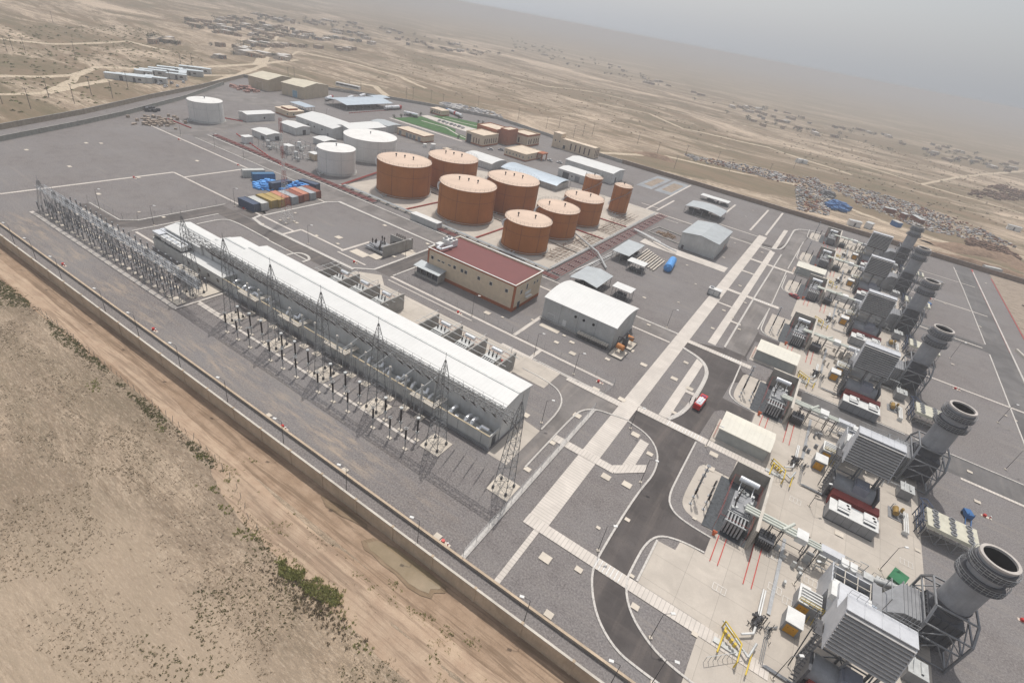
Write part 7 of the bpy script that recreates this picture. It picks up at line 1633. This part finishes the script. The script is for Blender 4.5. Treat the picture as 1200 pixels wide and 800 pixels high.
def berm(P, w_, h, lab):
    b = MB(); V = []; n = len(P); Q = []
    for i in range(n-1):
        for k in range(8): Q.append((lerp(P[i][0], P[i+1][0], k/8), lerp(P[i][1], P[i+1][1], k/8)))
    Q.append(P[-1]); m = 9
    for i, p in enumerate(Q):
        a_, c_ = Q[max(i-1, 0)], Q[min(i+1, len(Q)-1)]; d = Vector((c_[0]-a_[0], c_[1]-a_[1])).normalized(); e_ = min(1, i/4, (len(Q)-1-i)/4)
        for k in range(m):
            u = (k/(m-1)-.5)*w_; x, y = p[0]-d.y*u, p[1]+d.x*u; z = H(x, y)-.15+e_*h*math.cos((k/(m-1)-.5)*pi)*(1+.5*noise.noise(Vector((x*.15, y*.2, h)))); V.append((x, y, z))
    b.add(V, [(m*i+k, m*i+k+1, m*(i+1)+k+1, m*(i+1)+k) for i in range(len(Q)-1) for k in range(m-1)], True); return b.build('earth_mound', BERM, label=lab, cat='mound', kind='structure')
berm([(-112, 313), (-60, 314), (0, 316), (50, 316), (100, 317), (170, 318)], 7, 1.6, 'long low earth bank behind the back wall'); berm([(52, 330), (75, 345), (102, 352)], 16, 3.2, 'dug earth mound beyond the stacks'); berm([(88, 330), (110, 340), (150, 344)], 14, 3.5, 'second dug earth mound at the right'); berm([(-120, 352), (-104, 360), (-92, 356)], 9, 2.2, 'curved earth mound above the back wall')
# white cabins camp
CAMP = [(575, 372, 3), (610, 372, 2.4), (635, 380, 2), (665, 375, 2.2), (700, 380, 2), (735, 385, 2), (680, 350, 1.5), (720, 345, 2.6), (760, 340, 2.6), (800, 335, 2.6), (830, 365, 2), (860, 357, 2.2), (890, 350, 2.2), (915, 352, 1.8), (900, 332, 2.6), (940, 338, 2.4), (820, 350, 1.2), (655, 345, .9)]
cabp = None
for i, (px_, py_, s_) in enumerate(sorted(CAMP)):
    g = G(px_/4, py_/4); z = H(*g)
    if cabp is None:
        cabp = empty('white_cabin'); b = MB(); b.box(-3.4, 3.4, -1.5, 1.5, 0, 2.5); b.build('wall', PIPE, cabp); b = MB(); b.box(-3.5, 3.5, -1.6, 1.6, 2.5, 2.65); b.build('roof', mat('faint_blue_roof', (.55, .6, .62), .6), cabp); b = MB(); b.box(-.4, .4, -1.54, -1.504, .1, 2.0); b.build('door', GREYD, cabp); b = MB(); b.box(1.2, 2.2, -1.54, -1.504, 1.0, 1.8); b.build('window', GLASS, cabp); o = cabp
    else: o = copy_tree(cabp)
    o.location = (g[0], g[1], z); o.rotation_euler = (0, 0, .95+RND.uniform(-.08, .08)+(pi/2 if i in (6, 13) else 0)); o.scale = (s_*.75, 1.25, 1.2); tag(o, 'white prefabricated cabin in the desert camp, %s from the left' % ORD[i], 'cabin', 'white cabins of the desert camp')
# poles across the desert
def make_pole(h=8):
    e = empty('power_pole'); b = MB(); b.cyl((0, 0, -.5), (0, 0, h), .13, .09, 6); b.build('pole', mat('weathered_pole', (.12, .10, .09), .9), e); b = MB(); b.bar((-.9, 0, h-.3), (.9, 0, h-.3), .12)
    for x in (-.8, 0, .8): b.cyl((x, 0, h-.2), (x, 0, h+.1), .06, n=6)
    b.build('crossarm', STEEL_D, e); return e
pp = make_pole(); first = True
for X, Y in ((3, 122), (36, 127), (57, 113), (87, 120), (107, 110), (132, 114), (30, 62), (88, 65), (62, 26), (150, 103), (212, 77), (225, 76), (200, 99), (8, 60), (15, 58), (476, 116), (484, 115), (505, 118), (519, 123), (607, 140), (640, 150), (655, 149), (683, 158), (694, 158), (672, 160), (747, 168), (770, 180), (790, 197), (803, 183), (840, 190), (855, 200), (900, 205), (930, 197), (560, 125), (410, 104), (423, 104), (338, 93), (345, 92)):
    g = G(X, Y); o = pp if first else copy_tree(pp); first = False; o.location = (g[0], g[1], H(*g)); o.rotation_euler = (0, 0, RND.uniform(-.3, .3)+.4); tag(o, 'thin dark power pole standing in the open desert', 'power pole', 'power poles across the desert')
# fallen and standing posts of the old wire fence along the track
fp = MB(); fp.bar((0, 0, -.3), (0, 0, 1.25), .06); first = True; f0 = None
Pf = [(-120, 29.2), (-105, 29.1), (-84, 29.1), (-64, 28.9), (-54.7, 27.6), (-49, 25.5), (-44, 24.8)]
for a_, c_ in zip(Pf, Pf[1:]):
    L = hypot(c_[0]-a_[0], c_[1]-a_[1]); n_ = int(L/1.9)
    for i in range(n_):
        x, y = lerp(a_[0], c_[0], i/n_), lerp(a_[1], c_[1], i/n_)
        if f0 is None: f0 = fp.build('fence_post', mat('grey_post', (.30, .29, .26), .9)); o = f0
        else: o = f0.copy(); COL.objects.link(o)
        o.location = (x, y, H(x, y)); o.rotation_euler = (RND.uniform(-.15, .15), RND.uniform(-.15, .15), 0); tag(o, 'short grey post of the old fence along the dirt track', 'fence post', 'posts of the old fence')

# ---------------------------------------------------------------- vegetation
def leaf_mat(n, a, c): 
    k = NT(n); col = k.mix(k.ramp(k.noise(1.3, 4, .7), .3, .7), a, c); k.base(col); k.b.inputs['Roughness'].default_value = .9; k.b.inputs['Specular IOR Level'].default_value = .1; return k.m
REED = leaf_mat('green_reed', (.26, .28, .10), (.50, .47, .22)); DRYG = leaf_mat('dry_scrub', (.26, .21, .14), (.40, .33, .23)); OLIV = leaf_mat('olive_weed', (.19, .19, .085), (.30, .28, .15)); TREE_M = leaf_mat('dusty_tree_leaf', (.03, .042, .022), (.07, .08, .045)); BARE = leaf_mat('bare_twig', (.22, .18, .14), (.34, .285, .22))
def tuft(b, x, y, z, h, w_, n, rr):
    for i in range(n):
        a_ = rr.uniform(0, 2*pi); d_ = w_*sqrt(rr.random()); px_, py_ = x+d_*cos(a_), y+d_*sin(a_); q = rr.uniform(0, 2*pi); l = rr.uniform(.5, 1)*h; t = rr.uniform(.04, .10)*(1+h); ox, oy = rr.uniform(-.5, .5)*l, rr.uniform(-.5, .5)*l
        b.add([(px_-t*cos(q), py_-t*sin(q), z-.03), (px_+t*cos(q), py_+t*sin(q), z-.03), (px_+ox, py_+oy, z+l)], [(0, 1, 2)])
rv = random.Random(3)
def scatter(name, m, lab, pts, h, w_, n, cat='scrub'):
    b = MB()
    for x, y, s_ in pts: tuft(b, x, y, H(x, y), h*s_, w_*s_, n, rv)
    return b.build(name, m, label=lab, cat=cat, kind='stuff')
BUSH = [(-40.6, 24.0), (-39.2, 25.2), (-37, 25.2), (-34.5, 25.6), (-31.6, 25.9), (-29.6, 25.5), (-30.2, 24.2), (-33, 23.6), (-36, 23.0), (-38.6, 23.0)]
pts = []
while len(pts) < 330:
    x, y = rv.uniform(-41, -29), rv.uniform(22.5, 26.2)
    if inside(x, y, BUSH) and noise.noise(Vector((x*.5, y*.7, 2)))+rv.random()*.25 > .02: pts.append((x, y, rv.uniform(.3, 1.0)))
pts += [(rv.gauss(-35, 3.6), rv.gauss(24.4, .9), rv.uniform(.25, .6)) for _ in range(90)]
scatter('reed_bed', REED, 'bright green reed thicket by the bend of the dirt track', pts, .75, .35, 12, 'reeds')
scatter('dry_scrub', DRYG, 'dry straw-coloured stalks below the green reed thicket', [(rv.gauss(-33, 3.5), rv.gauss(23.2, 1.1), rv.uniform(.4, 1)) for _ in range(260)], .5, .3, 9)
def field(n, x0, x1, y0, y1, thr, sc_, seed, smin=.4, smax=1.2, band=None):
    P = []; t = 0
    while len(P) < n and t < n*60:
        t += 1; x = x1-(x1-x0)*rv.random()**.9; y = rv.uniform(y0, y1)
        v = noise.noise(Vector((x*sc_, y*sc_*1.8, seed)))+.35*noise.noise(Vector((x*sc_*5, y*sc_*7, seed)))
        if band: v += .75*math.exp(-((y-band(x))/1.3)**2)-.15
        if v > thr and not (29.3 < y+0*x < 35.9 and rv.random() < .93): P.append((x, y, rv.uniform(smin, smax)))
    return P
verge = lambda x: 28.3 if x < -60 else lerp(28.3, 24, (x+60)/18) if x < -42 else 24
scatter('dry_scrub', DRYG, 'brown dry scrub scattered over the desert field in the foreground', field(9000, -190, 22, 2, 35, .10, .06, 5.5, .25, .8), .2, .2, 6)
scatter('dry_scrub', BARE, 'grey bare twigs in the foreground field', field(6500, -150, 22, 2, 30, .02, .09, 9.1, .25, .8), .2, .22, 5)
scatter('weeds', OLIV, 'olive weeds along the old fence and dirt track', field(2600, -190, -42, 22, 32, .42, .08, 2.2, .4, 1.0, verge)+field(1300, -45, 22, 8, 34, .22, .14, 4.4, .3, .9), .26, .2, 8)
scatter('weeds', REED, 'small green weed clumps near the silty pool and track', field(260, -60, -10, 24, 33, .25, .2, 8.8, .4, .9)+[(x+rv.gauss(0, .8), y+rv.gauss(0, .4), rv.uniform(.5, 1)) for x, y in ((-22, 29.8), (-20, 30.3), (-26, 31.2), (-17, 30.5), (-14, 31.5), (-28, 23.6), (-24, 23.2), (-64, 27.4), (-74, 27.0), (-57, 25.6), (-47.6, 23.4), (-47, 24), (-92, 25.8), (-91, 25.2)) for _ in range(14)], .4, .2, 9)
# far bushes over the desert, real tufts in the middle distance
def far_scatter(n, polys, m, lab, h, w_):
    b = MB(); c = 0
    while c < n:
        P = polys[int(rv.random()*len(polys))]; xs = [p[0] for p in P]; ys = [p[1] for p in P]; x, y = rv.uniform(min(xs), max(xs)), rv.uniform(min(ys), max(ys))
        if not inside(x, y, P): continue
        c += 1; s_ = rv.uniform(.4, 1.2); z = H(x, y)
        for i in range(9):
            q = rv.uniform(0, 2*pi); r_ = w_*s_*rv.random(); b.add([(x+r_*cos(q)-.5*s_, y+r_*sin(q), z), (x+r_*cos(q)+.5*s_, y+r_*sin(q)+.4, z), (x+r_*cos(q+1), y+r_*sin(q+1), z+h*s_*rv.uniform(.5, 1))], [(0, 1, 2)])
    return b.build('desert_scrub', m, label=lab, cat='scrub', kind='stuff')
PA = [G(0, 30), G(0, 140), G(120, 118), G(240, 70), G(160, 30)]; PB = [G(430, 90), G(560, 118), G(760, 160), G(900, 170), G(700, 100), G(450, 55)]; PC = [G(900, 175), G(1190, 290), G(1195, 210), G(950, 150)]
far_scatter(700, [PA], OLIV, 'low olive scrub over the desert at the far left', .7, 1.0); far_scatter(900, [PB, PC], DRYG, 'low brown scrub over the desert behind the plant', .7, 1.1)
# trees of the village and shrubs round the lawn: trunk, limbs and a crown of leaf clumps
def make_tree(kind, seed):
    rr = random.Random(seed); e = empty('tree'); h = (3.2, 4.6, 2.4)[kind]; b = MB(); b.cyl((0, 0, -.3), (0, 0, h*.4), .16, .09, 6)
    tips = []
    for i in range(5): a_ = rr.uniform(0, 6.3); t = (rr.uniform(.3, 1)*cos(a_)*h*.42, rr.uniform(.3, 1)*sin(a_)*h*.42, h*rr.uniform(.28, .75)); b.cyl((0, 0, h*.15), t, .07, .03, 5); tips.append(t)
    b.build('trunk', STEEL_D, e); b = MB()
    for i in range(150):
        t = tips[i % 5]; c = Vector((t[0]+rr.gauss(0, h*.2), t[1]+rr.gauss(0, h*.2), max(.2, t[2]+rr.gauss(0, h*.17)))); s_ = rr.uniform(.15, .45)
        v = [c+Vector((rr.uniform(-s_, s_), rr.uniform(-s_, s_), rr.uniform(-s_, s_))) for _ in range(3)]; b.add(v, [(0, 1, 2)])
    b.build('crown', TREE_M, e); return e
TP = [make_tree(i % 3, 20+i) for i in range(3)]; tu = [0, 0, 0]; TL = ['dusty green tree among the far village houses', 'taller dusty tree among the far village houses', 'low dusty bush tree among the far village houses']
HM = [mat('mud_brick_house', (.36, .28, .21), .95, var=.2), mat('pale_plaster_house', (.50, .44, .37), .9, var=.15), mat('grey_block_house', (.27, .25, .235), .95, var=.2)]; HR = [mat('mud_roof', (.42, .345, .265), .95, var=.15), mat('pale_roof', (.60, .57, .53), .8, var=.15)]
def make_house(k):
    e = empty('village_house'); w_, d_ = ((5, 3.4), (6.5, 3.6), (3.6, 3))[k]; b = MB(); b.box(-w_, w_, -d_, d_, -.5, 3.0)
    if k == 1: b.box(-w_-5, -w_, -d_, -d_+.3, -.5, 1.8); b.box(-w_-5, -w_, d_-.3, d_, -.5, 1.8); b.box(-w_-5.3, -w_-5, -d_, d_, -.5, 1.8)
    if k == 0: b.box(w_, w_+3, -d_+1.5, d_, -.5, 2.4)
    b.build('wall', HM[k], e); b = MB(); b.box(-w_+.3, w_-.3, -d_+.3, d_-.3, 3.0, 3.12); b.build('roof', HR[0 if k != 1 else 1], e); b = MB()
    for x in (-w_*.5, w_*.4): b.box(x-.5, x+.5, -d_-.05, -d_-.01, 1, 2)
    b.build('window', GLASS, e); b = MB(); b.box(-.5, .5, -d_-.05, -d_-.01, 0, 2.1); b.build('door', TERRA, e); return e
HP = [make_house(k) for k in range(3)]; hu = [0, 0, 0]; HL = ['small mud-brick house in the far village', 'pale walled compound house in the far village', 'small grey block hut in the far village']
def village(poly, n, nt_, area='far left'):
    xs = [p[0] for p in poly]; ys = [p[1] for p in poly]
    for kind_, N in (('h', n), ('t', nt_)):
        c = 0; t = 0
        while c < N and t < N*40:
            t += 1; X, Y = RND.uniform(min(xs), max(xs)), RND.uniform(min(ys), max(ys))
            if not inside(X, Y, poly): continue
            g = G(X, Y)
            if noise.noise(Vector((g[0]*.012, g[1]*.012, 6))) < -.15: continue
            k = RND.choice((0, 0, 1, 2)) if kind_ == 'h' else RND.choice((0, 1, 2)); pr, us, lb = (HP, hu, HL) if kind_ == 'h' else (TP, tu, TL)
            o = pr[k] if not us[k] else copy_tree(pr[k]); us[k] = 1; o.location = (g[0], g[1], H(*g)); o.rotation_euler = (0, 0, RND.choice((.4, .5, 1.97, 2.05))+RND.uniform(-.1, .1) if kind_ == 'h' else RND.uniform(0, 6)); s_ = RND.uniform(.5, 1.05)*(1.0 if kind_ == 'h' else 2.0); o.scale = (s_, s_, RND.uniform(.8, 1.1)*(1 if kind_ == 'h' else s_*.75))
            tag(o, lb[k].replace('far village', area+' village'), 'house' if kind_ == 'h' else 'tree', ('houses' if kind_ == 'h' else 'trees')+' of the %s village, kind %d' % (area, k+1)); c += 1
village([(172, 44), (180, 53), (212, 53), (200, 44)], 8, 8); village([(215, 25), (232, 52), (285, 60), (300, 54), (300, 22), (262, 20)], 45, 30, 'left half of the upper left'); village([(300, 55), (300, 12), (345, 18), (420, 28), (440, 55), (400, 60), (350, 55)], 120, 95, 'right half of the upper left')
village([(250, 68), (335, 76), (338, 66), (285, 60)], 14, 5, 'nearest upper left'); village([(440, 30), (480, 40), (590, 60), (580, 68), (480, 55)], 24, 36, 'upper middle'); village([(600, 45), (640, 55), (720, 75), (790, 100), (780, 105), (700, 85), (600, 60)], 26, 60, 'distant middle'); village([(800, 105), (870, 118), (1000, 150), (1120, 175), (1195, 192), (1190, 203), (1060, 180), (900, 150), (810, 118)], 60, 62, 'upper right')
for k in range(3):
    if not hu[k]: pass
for i, (X, Y) in enumerate(((462, 139), (470, 138), (480, 137), (487, 136.5), (493, 136), (506, 134), (524, 134), (537, 139), (560, 145), (565, 146), (537, 163))):
    g = G(X, Y); o = copy_tree(TP[2], loc=(g[0], g[1], 0), rz=i); o.scale = (.7, .7, .9); tag(o, 'small dark shrub at the edge of the lawn, %s from the left' % ORD[i], 'shrub', 'shrubs round the lawns')

# ---------------------------------------------------------------- dusty air
hz = MB(); hz.box(-15600, 15600, -3600, 15600, -6, 66.5); kz = bpy.data.materials.new('dusty_air'); kz.use_nodes = True; t_ = kz.node_tree; t_.nodes.clear()
vo = t_.nodes.new('ShaderNodeVolumePrincipled'); vo.inputs['Color'].default_value = (.54, .55, .57, 1); vo.inputs['Density'].default_value = HAZE_D; vo.inputs['Anisotropy'].default_value = 0.15
om = t_.nodes.new('ShaderNodeOutputMaterial'); t_.links.new(vo.outputs[0], om.inputs['Volume'])
hz.build('haze', kz, kind='stuff', label='pale dusty haze over the whole plain', cat='haze')
